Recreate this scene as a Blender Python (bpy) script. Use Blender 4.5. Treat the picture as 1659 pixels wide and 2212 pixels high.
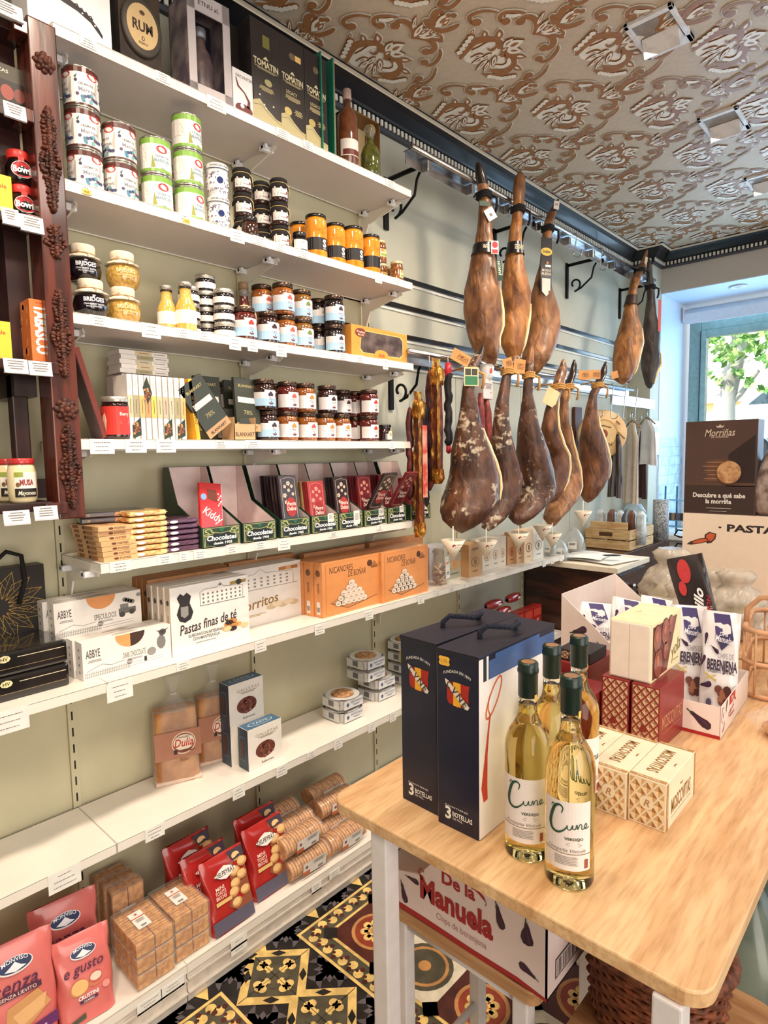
# scene settings
EXPO=-.12; WORLD_S=.6; SUN_S=9.0; WIN_P=46; LSP=110
WARM=(1.0,.85,.68); WARM2=(1.0,.91,.82)
LAMPS=[(1.05,-.13,.1,.5,.7,8),(1.05,.72,.1,.9,.7,8),(1.05,1.56,.1,1.6,.8,8),(1.05,2.40,.1,2.4,1.0,8),(1.05,3.24,.2,3.2,1.1,6),(1.05,4.09,.2,4.0,1.3,5)]
FILLS=[(2.4,-.6,26),(2.4,1.2,22),(2.6,3.0,9)]
SIDE_FILLS=[(3.9,.3,1.2,0,1.1,.9,2.8,2.0,90,(1,.93,.84)),(3.9,3.4,1.6,0,3.2,1.9,2.2,2.0,36,(.86,.93,1.0))]
import bpy, bmesh, math, random
from math import sin, cos, pi, radians, atan2, sqrt, hypot
from mathutils import Vector as V, Matrix as Mx
for o in list(bpy.data.objects): bpy.data.objects.remove(o)
SC=bpy.context.scene; COL=SC.collection
RND=random.Random(7)
# ---------------- camera ----------------
CAMP=(1.88,0.0,1.55); FPX=1323.36
RR=((0.73410007,0.04963939,-0.6772245),(0.67882379,-0.0788881,0.73005132),(-0.01718565,-0.99564682,-0.09160816))
cd=bpy.data.cameras.new('camera'); cam=bpy.data.objects.new('camera',cd); COL.objects.link(cam)
cd.sensor_fit='HORIZONTAL'; cd.sensor_width=36; cd.lens=FPX/1659*36; cd.clip_start=.05; cd.clip_end=200
m=Mx.Identity(4)
for i in range(3):
    m[i][0]=RR[i][0]; m[i][1]=-RR[i][1]; m[i][2]=-RR[i][2]; m[i][3]=CAMP[i]
cam.matrix_world=m; SC.camera=cam
# ---------------- world, lights, exposure ----------------
SC.view_settings.view_transform='Standard'; SC.view_settings.look='None'; SC.view_settings.gamma=1
SC.view_settings.use_curve_mapping=False
SC.view_settings.exposure=EXPO
w=bpy.data.worlds.new('world'); SC.world=w; w.use_nodes=True
nt=w.node_tree; bg=nt.nodes['Background']
sky=nt.nodes.new('ShaderNodeTexSky'); sky.sky_type='NISHITA'; sky.sun_elevation=radians(48); sky.sun_rotation=radians(215); sky.sun_disc=False; sky.sun_intensity=.3
nt.links.new(sky.outputs[0],bg.inputs[0]); bg.inputs[1].default_value=WORLD_S
def area(name,loc,size,power,col,rot=(0,0,0),shape='SQUARE',sy=None,spread=180):
    l=bpy.data.lights.new(name,'AREA'); l.energy=power; l.color=col; l.size=size; l.shape=shape; l.spread=radians(spread)
    if sy: l.shape='RECTANGLE'; l.size_y=sy
    o=bpy.data.objects.new(name,l); o.location=loc; o.rotation_euler=rot; COL.objects.link(o); return o
def aim(o,t): o.rotation_euler=(V(t)-o.location).to_track_quat('-Z','Y').to_euler()
sl=bpy.data.lights.new('sun','SUN'); sl.energy=SUN_S; sl.angle=.01; sl.color=(1,.95,.85)
so=bpy.data.objects.new('sun',sl); COL.objects.link(so); so.rotation_euler=(radians(42),0,radians(-25))
for k,(lx,ly,tx,ty,tz,p) in enumerate(LAMPS):
    o=area('ceiling_lamp_light',(lx,ly,2.97),.16,p,WARM,spread=LSP); aim(o,(tx,ty,tz))
for k,(lx,ly,p) in enumerate(FILLS):
    area('ceiling_fill_light',(lx,ly,3.02),.6,p,WARM2)  # added overhead fill out of view, not actual panels
for (fx,fy,fz,tx,ty,tz,sx_,sy_,pw,cl) in SIDE_FILLS:
    o=area('side_fill_light',(fx,fy,fz),sx_,pw,cl,sy=sy_); aim(o,(tx,ty,tz))  # added frontal fill from the unseen right side, no glazing there
o=area('window_daylight',(1.4,5.56,1.85),2.2,WIN_P,(.38,.68,1.0),sy=1.6); o.rotation_euler=(radians(-90),0,0)
# ---------------- pixel helpers (points of the photograph -> real planes) ----------------
def ray(px,py):
    d=(px-829.5,py-1106.0,FPX); return [sum(RR[i][k]*d[k] for k in range(3)) for i in range(3)]
def hit(px,py,ax,val):
    r=ray(px,py); t=(val-CAMP[ax])/r[ax]; return [CAMP[i]+t*r[i] for i in range(3)]
def prj(x,y,z):
    d=(x-CAMP[0],y-CAMP[1],z-CAMP[2]); c=[sum(RR[i][k]*d[i] for i in range(3)) for k in range(3)]
    return 829.5+FPX*c[0]/c[2],1106+FPX*c[1]/c[2]
def yat(px,x,z):
    lo,hi=-.6,7.5
    for _ in range(40):
        m_=(lo+hi)/2
        if prj(x,m_,z)[0]<px: lo=m_
        else: hi=m_
    return (lo+hi)/2
def xat(px,y,z):
    lo,hi=-1,4
    for _ in range(40):
        m_=(lo+hi)/2
        if prj(m_,y,z)[0]<px: lo=m_
        else: hi=m_
    return (lo+hi)/2
def zat(x,y,py):
    lo,hi=-.5,3.5
    for _ in range(40):
        m_=(lo+hi)/2
        if prj(x,y,m_)[1]>py: lo=m_
        else: hi=m_
    return (lo+hi)/2
# ---------------- materials ----------------
MC={}
def lin(c):
    return tuple(((v/255)/12.92 if v/255<=.04045 else ((v/255+.055)/1.055)**2.4) for v in c)
def M(name,c=(200,200,200),rough=.5,metal=0,coat=0,var=.06,vs=30,bump=0,trans=0,ior=1.45,alpha=1,emit=0,c2=None,sheen=0,stretch=None,lo=.4,hi=.6,crough=.1,detail=3):
    if name in MC: return MC[name]
    m=bpy.data.materials.new(name); m.use_nodes=True; nt=m.node_tree; b=nt.nodes['Principled BSDF']; I=b.inputs
    L=lin(c); I['Base Color'].default_value=(*L,1); I['Roughness'].default_value=rough; I['Metallic'].default_value=metal
    I['Coat Weight'].default_value=coat; I['Coat Roughness'].default_value=crough
    I['Transmission Weight'].default_value=trans; I['IOR'].default_value=ior; I['Alpha'].default_value=alpha
    if emit: I['Emission Color'].default_value=(*L,1); I['Emission Strength'].default_value=emit
    if var or bump or c2:
        tc=nt.nodes.new('ShaderNodeTexCoord'); mp=nt.nodes.new('ShaderNodeMapping'); nz=nt.nodes.new('ShaderNodeTexNoise')
        nz.inputs['Scale'].default_value=vs; nz.inputs['Detail'].default_value=detail
        if stretch: mp.inputs['Scale'].default_value=stretch
        nt.links.new(tc.outputs['Object'],mp.inputs[0]); nt.links.new(mp.outputs[0],nz.inputs[0])
        cr=nt.nodes.new('ShaderNodeValToRGB'); nt.links.new(nz.outputs['Fac'],cr.inputs[0])
        L2=lin(c2) if c2 else tuple(max(0,v*(1-var*1.6)) for v in L); L1=L if c2 else tuple(min(1,v*(1+var)) for v in L)
        cr.color_ramp.elements[0].position=lo; cr.color_ramp.elements[1].position=hi
        cr.color_ramp.elements[0].color=(*L2,1); cr.color_ramp.elements[1].color=(*L1,1)
        nt.links.new(cr.outputs[0],I['Base Color'])
        if bump:
            bp=nt.nodes.new('ShaderNodeBump'); bp.inputs['Strength'].default_value=min(1,bump); bp.inputs['Distance'].default_value=.004*max(1,bump)
            nt.links.new(nz.outputs['Fac'],bp.inputs['Height']); nt.links.new(bp.outputs[0],I['Normal'])
    MC[name]=m; return m
def P(*c,**k):   # a plain printed/painted colour
    k.setdefault('var',.02)
    return M('paint_%d_%d_%d'%c+''.join('_%s%s'%i for i in sorted(k.items())),c,**k)
WHITE=P(240,236,228,rough=.4); BLACK=P(22,20,20,rough=.4); INK=P(40,36,34,rough=.5)
PAPER=P(238,234,226,rough=.7,var=.02)
# ---------------- mesh builder ----------------
TXT={}
def text_mesh(s,bold=0,shear=0):
    k=(s,bold,shear)
    if k in TXT: return TXT[k]
    c=bpy.data.curves.new('t','FONT'); c.body=s; c.size=1; c.offset=bold; c.shear=shear; c.resolution_u=2; c.fill_mode='FRONT' if hasattr(c,'fill_mode') else 'FRONT'
    o=bpy.data.objects.new('t',c); COL.objects.link(o); dg=bpy.context.evaluated_depsgraph_get(); dg.update()
    me=o.evaluated_get(dg).to_mesh(); vs=[(v.co.x,v.co.y) for v in me.vertices]; fs=[tuple(p.vertices) for p in me.polygons]
    o.evaluated_get(dg).to_mesh_clear(); bpy.data.objects.remove(o); bpy.data.curves.remove(c)
    if vs:
        x0=min(v[0] for v in vs); x1=max(v[0] for v in vs); y0=min(v[1] for v in vs); y1=max(v[1] for v in vs)
        vs=[(v[0]-x0,v[1]) for v in vs]; r=(vs,fs,x1-x0,y1)
    else: r=(vs,fs,0,0)
    TXT[k]=r; return r
class MB:
    def __init__(s): s.v=[];s.f=[];s.mi=[];s.sm=[];s.mats=[];s.T=None
    def m(s,mat):
        if mat not in s.mats: s.mats.append(mat)
        return s.mats.index(mat)
    def add(s,vs,fs,mat,smooth=False):
        o=len(s.v)
        if s.T is not None: vs=[s.T@V(v) for v in vs]
        s.v.extend([tuple(v) for v in vs])
        k=s.m(mat)
        for f in fs: s.f.append(tuple(i+o for i in f)); s.mi.append(k); s.sm.append(smooth)
        return s
    def box(s,x0,x1,y0,y1,z0,z1,mat,b=0):
        if b<=0:
            vs=[(x,y,z) for x in (x0,x1) for y in (y0,y1) for z in (z0,z1)]
            return s.add(vs,[(0,1,3,2),(4,6,7,5),(0,4,5,1),(2,3,7,6),(0,2,6,4),(1,5,7,3)],mat)
        bm=bmesh.new(); bmesh.ops.create_cube(bm,size=1)
        for v in bm.verts: v.co=V(((x0+x1)/2+v.co.x*(x1-x0),(y0+y1)/2+v.co.y*(y1-y0),(z0+z1)/2+v.co.z*(z1-z0)))
        bmesh.ops.bevel(bm,geom=list(bm.edges),offset=b,segments=2,affect='EDGES',profile=.6)
        bm.verts.index_update(); s.add([v.co.copy() for v in bm.verts],[[v.index for v in f.verts] for f in bm.faces],mat); bm.free(); return s
    def lathe(s,prof,mat,n=24,c=(0,0,0),mats=None,smooth=True,sx=1,sy=1,wob=None):
        vs=[];fs=[];K=len(prof)
        for r,z in prof:
            for i in range(n):
                a=2*pi*i/n; q=r*(wob(a,z) if wob else 1)
                vs.append((c[0]+q*cos(a)*sx,c[1]+q*sin(a)*sy,c[2]+z))
        o=len(s.v)
        if s.T is not None: vs=[s.T@V(v) for v in vs]
        s.v.extend([tuple(v) for v in vs])
        for j in range(K-1):
            k=s.m(mats[j] if mats else mat)
            for i in range(n):
                i2=(i+1)%n; s.f.append((o+j*n+i,o+j*n+i2,o+(j+1)*n+i2,o+(j+1)*n+i)); s.mi.append(k); s.sm.append(smooth)
        for j,fl in ((0,1),(K-1,0)):
            if prof[j][0]>1e-5:
                f=[o+j*n+i for i in range(n)]
                if fl: f.reverse()
                s.f.append(tuple(f)); s.mi.append(s.m(mats[0 if j==0 else -1] if mats else mat)); s.sm.append(False)
        return s
    def cyl(s,r,z0,z1,mat,n=20,c=(0,0,0)): return s.lathe([(r,z0),(r,z1)],mat,n,c)
    def prism(s,poly,a0,a1,mat,ax='z'):
        n=len(poly); f=lambda p,a: (p[0],p[1],a) if ax=='z' else ((a,p[0],p[1]) if ax=='x' else (p[0],a,p[1]))
        vs=[f(p,a0) for p in poly]+[f(p,a1) for p in poly]
        fs=[tuple(range(n-1,-1,-1)),tuple(range(n,2*n))]+[(i,(i+1)%n,n+(i+1)%n,n+i) for i in range(n)]
        return s.add(vs,fs,mat)
    def tube(s,pts,r,mat,n=8,closed=False,cap=True):
        pts=[V(p) for p in pts]; K=len(pts); rs=r if isinstance(r,(list,tuple)) else [r]*K
        vs=[];prev=None
        for i,p in enumerate(pts):
            if closed: t=pts[(i+1)%K]-pts[i-1]
            else: t=pts[min(i+1,K-1)]-pts[max(i-1,0)]
            if t.length<1e-9: t=V((0,0,1))
            t.normalize()
            if prev is None:
                a=V((0,0,1)) if abs(t.z)<.9 else V((1,0,0)); u=t.cross(a).normalized()
            else: u=(prev-t*prev.dot(t)).normalized()
            prev=u; w_=t.cross(u)
            for k in range(n): a=2*pi*k/n; vs.append(p+(u*cos(a)+w_*sin(a))*rs[i])
        fs=[]
        for i in range(K if closed else K-1):
            j=(i+1)%K
            for k in range(n): k2=(k+1)%n; fs.append((i*n+k,i*n+k2,j*n+k2,j*n+k))
        if cap and not closed: fs.append(tuple(range(n-1,-1,-1))); fs.append(tuple((K-1)*n+k for k in range(n)))
        return s.add(vs,fs,mat,True)
    def grid(s,fn,nu,nv,mat,smooth=True,closeu=False,matf=None):
        vs=[fn(i/(nu if closeu else nu-1),j/(nv-1)) for j in range(nv) for i in range(nu)]; fs=[]
        for j in range(nv-1):
            for i in range(nu if closeu else nu-1): i2=(i+1)%nu; fs.append((j*nu+i,j*nu+i2,(j+1)*nu+i2,(j+1)*nu+i))
        return s.add(vs,fs,mat,smooth)
    def blob(s,c,r,mat,n=10,seed=0,am=.15):
        rd=random.Random(seed); bm=bmesh.new(); bmesh.ops.create_icosphere(bm,subdivisions=2,radius=1)
        for v in bm.verts:
            q=1+rd.uniform(-am,am); v.co=V((c[0]+v.co.x*r[0]*q,c[1]+v.co.y*r[1]*q,c[2]+v.co.z*r[2]*q))
        bm.verts.index_update(); s.add([v.co.copy() for v in bm.verts],[[v.index for v in f.verts] for f in bm.faces],mat,True); bm.free(); return s
    # ---- flat print on a surface: fr = function (u,v,off) -> point
    def rect(s,fr,u0,v0,u1,v1,mat,k=1,n=1):
        vs=[];fs=[]
        for i in range(n+1):
            u=u0+(u1-u0)*i/n; vs+= [fr(u,v0,k*EPS),fr(u,v1,k*EPS)]
        for i in range(n): fs.append((2*i,2*i+2,2*i+3,2*i+1))
        return s.add(vs,fs,mat)
    def poly(s,fr,pts,mat,k=1): return s.add([fr(p[0],p[1],k*EPS) for p in pts],[tuple(range(len(pts)))],mat)
    def disc(s,fr,u,v,r,mat,k=1,n=14,ry=None): return s.poly(fr,[(u+r*cos(2*pi*i/n),v+(ry or r)*sin(2*pi*i/n)) for i in range(n)],mat,k)
    def stroke(s,fr,pts,w,mat,k=1):
        K=len(pts); ws=w if isinstance(w,(list,tuple)) else [w]*K; vs=[]
        for i in range(K):
            a=pts[max(i-1,0)]; b=pts[min(i+1,K-1)]; dx,dy=b[0]-a[0],b[1]-a[1]; L=hypot(dx,dy) or 1; nx,ny=-dy/L*ws[i]/2,dx/L*ws[i]/2
            vs+=[fr(pts[i][0]+nx,pts[i][1]+ny,k*EPS),fr(pts[i][0]-nx,pts[i][1]-ny,k*EPS)]
        return s.add(vs,[(2*i,2*i+1,2*i+3,2*i+2) for i in range(K-1)],mat)
    def text(s,fr,t,u,v,h,mat,al='c',bold=.012,shear=0,wx=1,k=2,maxw=None,rot=0,arc=None):
        vs,fs,W,_=text_mesh(t,bold,shear)
        if not vs: return s
        sc=h/.72; sx=sc*wx
        if maxw and W*sx>maxw: sx=maxw/W
        ox={'c':-W*sx/2,'l':0,'r':-W*sx}[al]; cr,sr=cos(rot),sin(rot)
        def q(p):
            a,b=p[0]*sx+ox,p[1]*sc-h/2
            if arc: b+= arc*(1-(2*a/(W*sx))**2)
            return fr(u+a*cr-b*sr,v+a*sr+b*cr,k*EPS)
        return s.add([q(p) for p in vs],fs,mat)
    def lines(s,fr,u0,u1,v,h,n,mat,gap=1.8,k=2,seed=0,al='c'):
        rd=random.Random(seed*7+int(abs(u0+v)*1e4))
        for i in range(n):
            w_=(u1-u0)*rd.uniform(.6,1); a=(u0+u1)/2-w_/2 if al=='c' else u0
            s.rect(fr,a,v-i*h*gap-h,a+w_,v-i*h*gap,mat,k)
        return s
    def build(s,name,parent=None,flip=False):
        me=bpy.data.meshes.new(name); me.from_pydata(s.v,[],s.f)
        for m_ in s.mats: me.materials.append(m_)
        me.polygons.foreach_set('material_index',s.mi); me.polygons.foreach_set('use_smooth',s.sm)
        me.validate(); me.update()
        o=bpy.data.objects.new(name,me); COL.objects.link(o); o.parent=parent; return o
EPS=.00035
def plane(o,u,v,n):
    o,u,v,n=V(o),V(u),V(v),V(n); return lambda a,b,k=0: o+u*a+v*b+n*k
def fronty(x0,z0=0,y=0): return plane((x0,y,z0),(1,0,0),(0,0,1),(0,-1,0))        # faces -Y
def right_(y0,z0=0,x=0): return plane((x,y0,z0),(0,1,0),(0,0,1),(1,0,0))          # faces +X
def left_(y0,z0=0,x=0): return plane((x,y0,z0),(0,-1,0),(0,0,1),(-1,0,0))
def top_(x0,y0,z=0): return plane((x0,y0,z),(1,0,0),(0,1,0),(0,0,1))
def cylf(r,c=(0,0),a0=-pi/2,rf=None): # u along arc (0 at front -Y, increasing to +X), v = z
    def f(u,v,k=0):
        R=(rf(v) if rf else r)+k; a=a0+u/(rf(v) if rf else r); return V((c[0]+R*cos(a),c[1]+R*sin(a),v))
    return f
# ---------------- things ----------------
def tag(o,label,cat,group=None,kind=None):
    if label: o['label']=label
    if cat: o['category']=cat
    if group: o['group']=group
    if kind: o['kind']=kind
    return o
def struct(name,mb,loc=(0,0,0)):
    o=mb.build(name); o['kind']='structure'; o.location=loc; return o
def thing(name,label,cat,loc=(0,0,0),rz=0,group=None,parts=None,one=None,rot=None,sc=None):
    """parts: list of (name, MB[, sublist]) ; one: single MB"""
    if one is not None: o=one.build(name)
    else:
        o=bpy.data.objects.new(name,None); o.empty_display_size=.05; COL.objects.link(o)
    tag(o,label,cat,group); o.location=loc; o.rotation_euler=rot if rot else (0,0,rz)
    if sc: o.scale=sc if not isinstance(sc,(int,float)) else (sc,)*3
    for p in (parts or []):
        c=p[1].build(p[0],o)
        if len(p)>2 and isinstance(p[2],str): c['label']=p[2]
        if len(p)>2 and isinstance(p[2],list):
            for q in p[2]: q[1].build(q[0],c)
    return o
def dup(r,loc,rz=None,label=None,group=None,rot=None,sc=None):
    n=r.copy(); COL.objects.link(n); n.location=loc
    if rot: n.rotation_euler=rot
    elif rz is not None: n.rotation_euler=(0,0,rz)
    if sc: n.scale=sc if not isinstance(sc,(int,float)) else (sc,)*3
    if label: n['label']=label
    if group: n['group']=group
    for c in list(r.children):
        d=c.copy(); COL.objects.link(d); d.parent=n
        for g in c.children:
            e=g.copy(); COL.objects.link(e); e.parent=d
    return n
ORD=['first','second','third','fourth','fifth','sixth','seventh','eighth','ninth','tenth','eleventh','twelfth','thirteenth','fourteenth','fifteenth','sixteenth']
# ================= ROOM =================
CREAM=M('wall_paint',(192,191,175),rough=.6,var=.03,vs=4)
PANEL=M('gondola_panel_paint',(206,198,166),rough=.5,var=.03,vs=5)
SHELFW=M('white_enamel_shelf',(238,230,218),rough=.28,var=.02,vs=8)
NAVY=M('black_cornice_paint',(11,12,18),rough=.35,coat=.3)
H=3.045
def floor():
    Y=M('tile_yellow',(232,196,120),rough=.35,var=.12,vs=25); K=M('tile_black',(38,34,34),rough=.3,var=.2,vs=20)
    G=M('tile_grey',(96,88,92),rough=.35,var=.15,vs=20); OL=M('tile_olive',(84,78,62),rough=.35,var=.15,vs=20)
    MR=M('tile_maroon',(82,36,30),rough=.35,var=.15,vs=20); RD=M('tile_red',(150,62,40),rough=.35,var=.12,vs=20)
    C=M('tile_cream',(226,214,190),rough=.35,var=.08,vs=20); TN=M('tile_tan',(196,140,84),rough=.35,var=.1,vs=20)
    b=MB(); b.box(-.05,4.2,-2.6,5.9,-.05,0,K)
    fr=lambda u,v,k=0: V((u,v,.0005+k*1.2))
    def leaf(cx,cy,a,L,w,mat,k=1,c=.35):
        pts=[(cx+cos(a)*L*t-sin(a)*c*L*sin(pi*t)*.5,cy+sin(a)*L*t+cos(a)*c*L*sin(pi*t)*.5) for t in [i/6 for i in range(7)]]
        b.stroke(fr,pts,[w*.5,w*.9,w,w,w*.8,w*.5,0],mat,k)
    def frame(cx,cy):
        R=.136
        for q,mat,k in ((1,Y,1),(.74,OL,2)):
            # cut to the cell in x
            b.poly(fr,[(cx-.1055*1.0,cy-(R*q-.1055) if R*q>.1055 else cy),(cx,cy-R*q),(cx+.1055,cy-(R*q-.1055) if R*q>.1055 else cy),(cx+.1055,cy+(R*q-.1055) if R*q>.1055 else cy),(cx,cy+R*q),(cx-.1055,cy+(R*q-.1055) if R*q>.1055 else cy)] if R*q>.1055 else [(cx-R*q,cy),(cx,cy-R*q),(cx+R*q,cy),(cx,cy+R*q)],mat,k)
        for sx in (1,-1):
            for sy in (1,-1):
                x,y=cx+sx*.059,cy+sy*.059; a=atan2(-sy*sx,1)*1; d=.024
                b.poly(fr,[(x-d*.7*sx,y+d*.7*sy),(x+sx*.008,y+sy*.008),(x+d*.7*sx,y-d*.7*sy),(x-sx*.008,y-sy*.008)],K,3)
        b.poly(fr,[(cx-.03,cy-.03),(cx+.03,cy-.03),(cx+.03,cy+.03),(cx-.03,cy+.03)],Y,3)
        b.poly(fr,[(cx-.022,cy-.022),(cx+.022,cy-.022),(cx+.022,cy+.022),(cx-.022,cy+.022)],OL,4)
        for a in range(4):
            t=a*pi/2; x,y=cx+cos(t)*.055,cy+sin(t)*.055
            b.stroke(fr,[(cx+cos(t)*.02,cy+sin(t)*.02),(x,y)],[.014,.02],Y,5)
            b.disc(fr,x+cos(t+pi/2)*.012,y+sin(t+pi/2)*.012,.013,Y,5); b.disc(fr,x-cos(t+pi/2)*.012,y-sin(t+pi/2)*.012,.013,Y,5); b.disc(fr,x+cos(t)*.008,y+sin(t)*.008,.01,Y,5)
            t+=pi/4; b.disc(fr,cx+cos(t)*.034,cy+sin(t)*.034,.013,OL,5)
        b.stroke(fr,[(cx-.1,cy),(cx+.1,cy)],.0015,K,6); b.stroke(fr,[(cx,cy-.13),(cx,cy+.13)],.0015,K,6)
    def leaves(cx,cy):
        for a in range(4):
            t=a*pi/2+pi/4
            for w in (1,-1): leaf(cx,cy,t+w*.35,.075,.026,G,1,.5*w)
            leaf(cx,cy,t,.05,.022,G,1,0)
    for j in (1.011,.035,1.99+.15,-.9): 
        for i in range(12):
            x=.463+.211*i
            frame(x,j); 
            leaves(x+.1055,j+.128); leaves(x+.1055,j-.128)
    for y in (.41,.62,.832,1.04,1.251,1.46,1.67,1.88,2.1):
        b.poly(fr,[(.31,y-.04),(.388,y-.0),(.31,y+.04)],Y,2); leaves(.352,y+.105)
    def band(x0,y0,x1,y1):      # bordered panel
        w=.068
        b.poly(fr,[(x0,y0),(x1,y0),(x1,y1),(x0,y1)],Y,2)
        e=.010; b.poly(fr,[(x0+e,y0+e),(x1-e,y0+e),(x1-e,y1-e),(x0+e,y1-e)],OL,3)
        # clover chain
        def chain(ax,ay,bx,by):
            L=hypot(bx-ax,by-ay); n=int(L/.034); ux,uy=(bx-ax)/L,(by-ay)/L
            for i in range(n):
                c=(ax+ux*(i+.5)*L/n,ay+uy*(i+.5)*L/n); s_=1 if i%2 else -1
                b.disc(fr,c[0]-uy*.006*s_,c[1]+ux*.006*s_,.016,Y,4,10); b.disc(fr,c[0]+uy*.013*s_,c[1]-ux*.013*s_,.0085,MR,5,8)
                b.disc(fr,c[0]-ux*.011,c[1]-uy*.011,.006,MR,5,7)
        h=w/2; chain(x0+h,y0+h,x1-h,y0+h); chain(x0+h,y0+h,x0+h,y1-h); chain(x1-h,y0+h,x1-h,y1-h); chain(x0+h,y1-h,x1-h,y1-h)
        b.poly(fr,[(x0+w,y0+w),(x1-w,y0+w),(x1-w,y1-w),(x0+w,y1-w)],Y,5)
        e=w+.010; b.poly(fr,[(x0+e,y0+e),(x1-e,y0+e),(x1-e,y1-e),(x0+e,y1-e)],K,6)
        # inner pattern: circle / diamond tiles of .2
        ix0,iy0=x0+e,y0+e; s=.207; nx=int((x1-e-ix0)/s+.01); ny=int((y1-e-iy0)/s+.01)
        for i in range(nx):
            for j in range(ny):
                cx,cy=ix0+(i+.5)*s,iy0+(j+.5)*s
                if (i+j)%2==0:
                    b.poly(fr,[(cx-s/2,cy-s/2),(cx+s/2,cy-s/2),(cx+s/2,cy+s/2),(cx-s/2,cy+s/2)],MR,7)
                    b.disc(fr,cx,cy,.078,TN,8,24); b.disc(fr,cx,cy,.067,RD,9,24)
                    for a in range(8): b.disc(fr,cx+cos(a*pi/4)*.036,cy+sin(a*pi/4)*.036,.014,Y,10,10); b.stroke(fr,[(cx,cy),(cx+cos(a*pi/4)*.036,cy+sin(a*pi/4)*.036)],.012,Y,10)
                    b.disc(fr,cx,cy,.016,TN,11,10)
                else:
                    b.poly(fr,[(cx-s/2,cy-s/2),(cx+s/2,cy-s/2),(cx+s/2,cy+s/2),(cx-s/2,cy+s/2)],C,7)
                    b.disc(fr,cx,cy,.088,OL,8,24); b.disc(fr,cx,cy,.074,TN,9,24); b.disc(fr,cx,cy,.064,OL,10,24); b.disc(fr,cx,cy,.02,TN,11,12)
                for sx in (0,1):
                    for sy in (0,1):
                        qx,qy=cx+(sx-.5)*s,cy+(sy-.5)*s
                        b.poly(fr,[(qx-.03,qy),(qx,qy-.03),(qx+.03,qy),(qx,qy+.03)],MR if (i+j)%2 else K,12)
    band(.39,1.153,2.1,2.0); band(.39,.17,2.1,.873); band(.39,2.28,2.1,3.6)
    struct('floor',b)
floor()
def ceiling():
    B=M('ceiling_wallpaper',(204,184,160),rough=.5,var=.03,vs=60); BR=M('ceiling_brown_print',(160,106,60),rough=.4,var=.05,vs=60); CR=M('ceiling_cream_print',(244,234,218),rough=.4,var=.03,vs=60)
    b=MB(); b.box(-.05,4.2,-2.6,5.9,H,H+.05,B)
    fr=lambda u,v,k=0: V((u,v,H-.0008-k))
    # one repeat of the damask, traced as strokes: crop coordinates -> ceiling plane
    S=[] # (kind, pts, widths)
    st=lambda *p,w=24,t=1: S.append(('s',p,w,t))
    st((362,405),(345,352),(280,325),(200,318),(110,350),(62,420),(30,500),w=44)
    st((330,330),(230,300),(120,310),(50,370),(5,470),w=12)
    st((385,470),(440,450),(495,500),(505,560),(440,612),(330,600),w=50)
    st((525,590),(450,640),(350,645),(265,632),w=30); st((345,355),(300,420),(250,400),w=14)
    st((120,430),(190,400),(250,360),(310,352),w=26,t=0)
    st((360,560),(430,570),(480,540),(470,490),w=26,t=0)
    for (x,y,a,L,w) in ((205,310,-2.0,85,62),(330,320,-1.75,100,74),(505,470,.05,130,52),(520,560,.35,110,50),(60,270,-1.2,50,34)): S.append(('l',(x,y,a,L,w),0,1))
    for (x,y,a,L,w) in ((390,395,-.9,110,62),(410,400,-.45,170,90),(430,420,.0,140,60),(250,480,2.6,120,34),(280,500,2.2,130,34),(300,520,1.8,100,30),(230,460,2.9,110,30),(300,450,2.5,110,34),(340,470,1.5,100,40)): S.append(('c',(x,y,a,L,w),0,0))
    S.append(('l',(375,430,-.55,80,40),0,1))
    for q in ((180,470,70),(420,540,62),(300,400,70),(130,400,40)): S.insert(0,('b',q,0,0))
    for i in range(7): S.append(('d',(560-i*36,655+abs(i-3)*-6+18,15),0,0))
    for i in range(5): S.append(('d',(70-i*16,300+i*34,15),0,0))
    st((485,158),(495,120),(560,112),(620,150),(648,210),(632,275),w=30); st((640,262),(740,272),(815,305),(838,360),(800,402),(755,385),w=30)
    st((355,158),(300,150),(282,105),(320,70),(420,62),(515,75),w=20); st((95,160),(40,165),(5,120),(40,80),(140,55),(262,70),w=20)
    st((330,95),(400,100),(470,85),w=22,t=0)
    st((735,485),(780,520),(850,490),(890,420),(885,368),w=22); st((700,640),(660,668),(740,688),(820,630),(852,540),w=22)
    for (x,y,a,L,w) in ((650,255,-.95,150,44),(690,250,-.55,180,50),(700,262,-.2,190,46),(840,180,.9,90,34),(640,180,-1.3,120,30)): S.append(('c',(x,y,a,L,w),0,0))
    for (x,y,a,L,w) in ((700,235,-.6,90,30),(790,240,-.95,90,34)): S.append(('l',(x,y,a,L,w),0,1))
    st((800,275),(870,285),(915,300),w=20); st((870,180),(900,215),(940,190),w=16)
    st((615,822),(622,760),(650,712),(705,712),w=34); st((622,822),(700,835),(780,815),(825,790),w=30)
    S.append(('c',(640,810,-.65,150,60),0,0)); S.append(('l',(690,800,-.6,80,34),0,1)); st((560,775),(580,800),(600,822),w=16); st((650,850),(690,870),(700,900),w=14)
    for q in ((740,735),(780,735),(570,770)): S.append(('d',(q[0],q[1],14),0,1))
    for q in ((480,150,24),(762,392,24),(345,150,22),(80,158,24),(745,490,22),(695,640,22)): S.append(('d',q,0,1))
    o=hit(740+350/4.1475,430/4.1475,2,H)
    def W(x,y): p=hit(740+x/4.1475,y/4.1475,2,H); return (p[0]-o[0],p[1]-o[1])
    sc=.00078
    def leafpts(x,y,a,L,w,n=6):
        up=[];dn=[]
        for i in range(n+1):
            t=i/n; ww=w/2*sin(pi*t**.8); cx,cy=x+cos(a)*L*t,y+sin(a)*L*t
            up.append((cx-sin(a)*ww,cy+cos(a)*ww)); dn.append((cx+sin(a)*ww,cy-cos(a)*ww))
        return up+dn[-2:0:-1]
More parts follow.
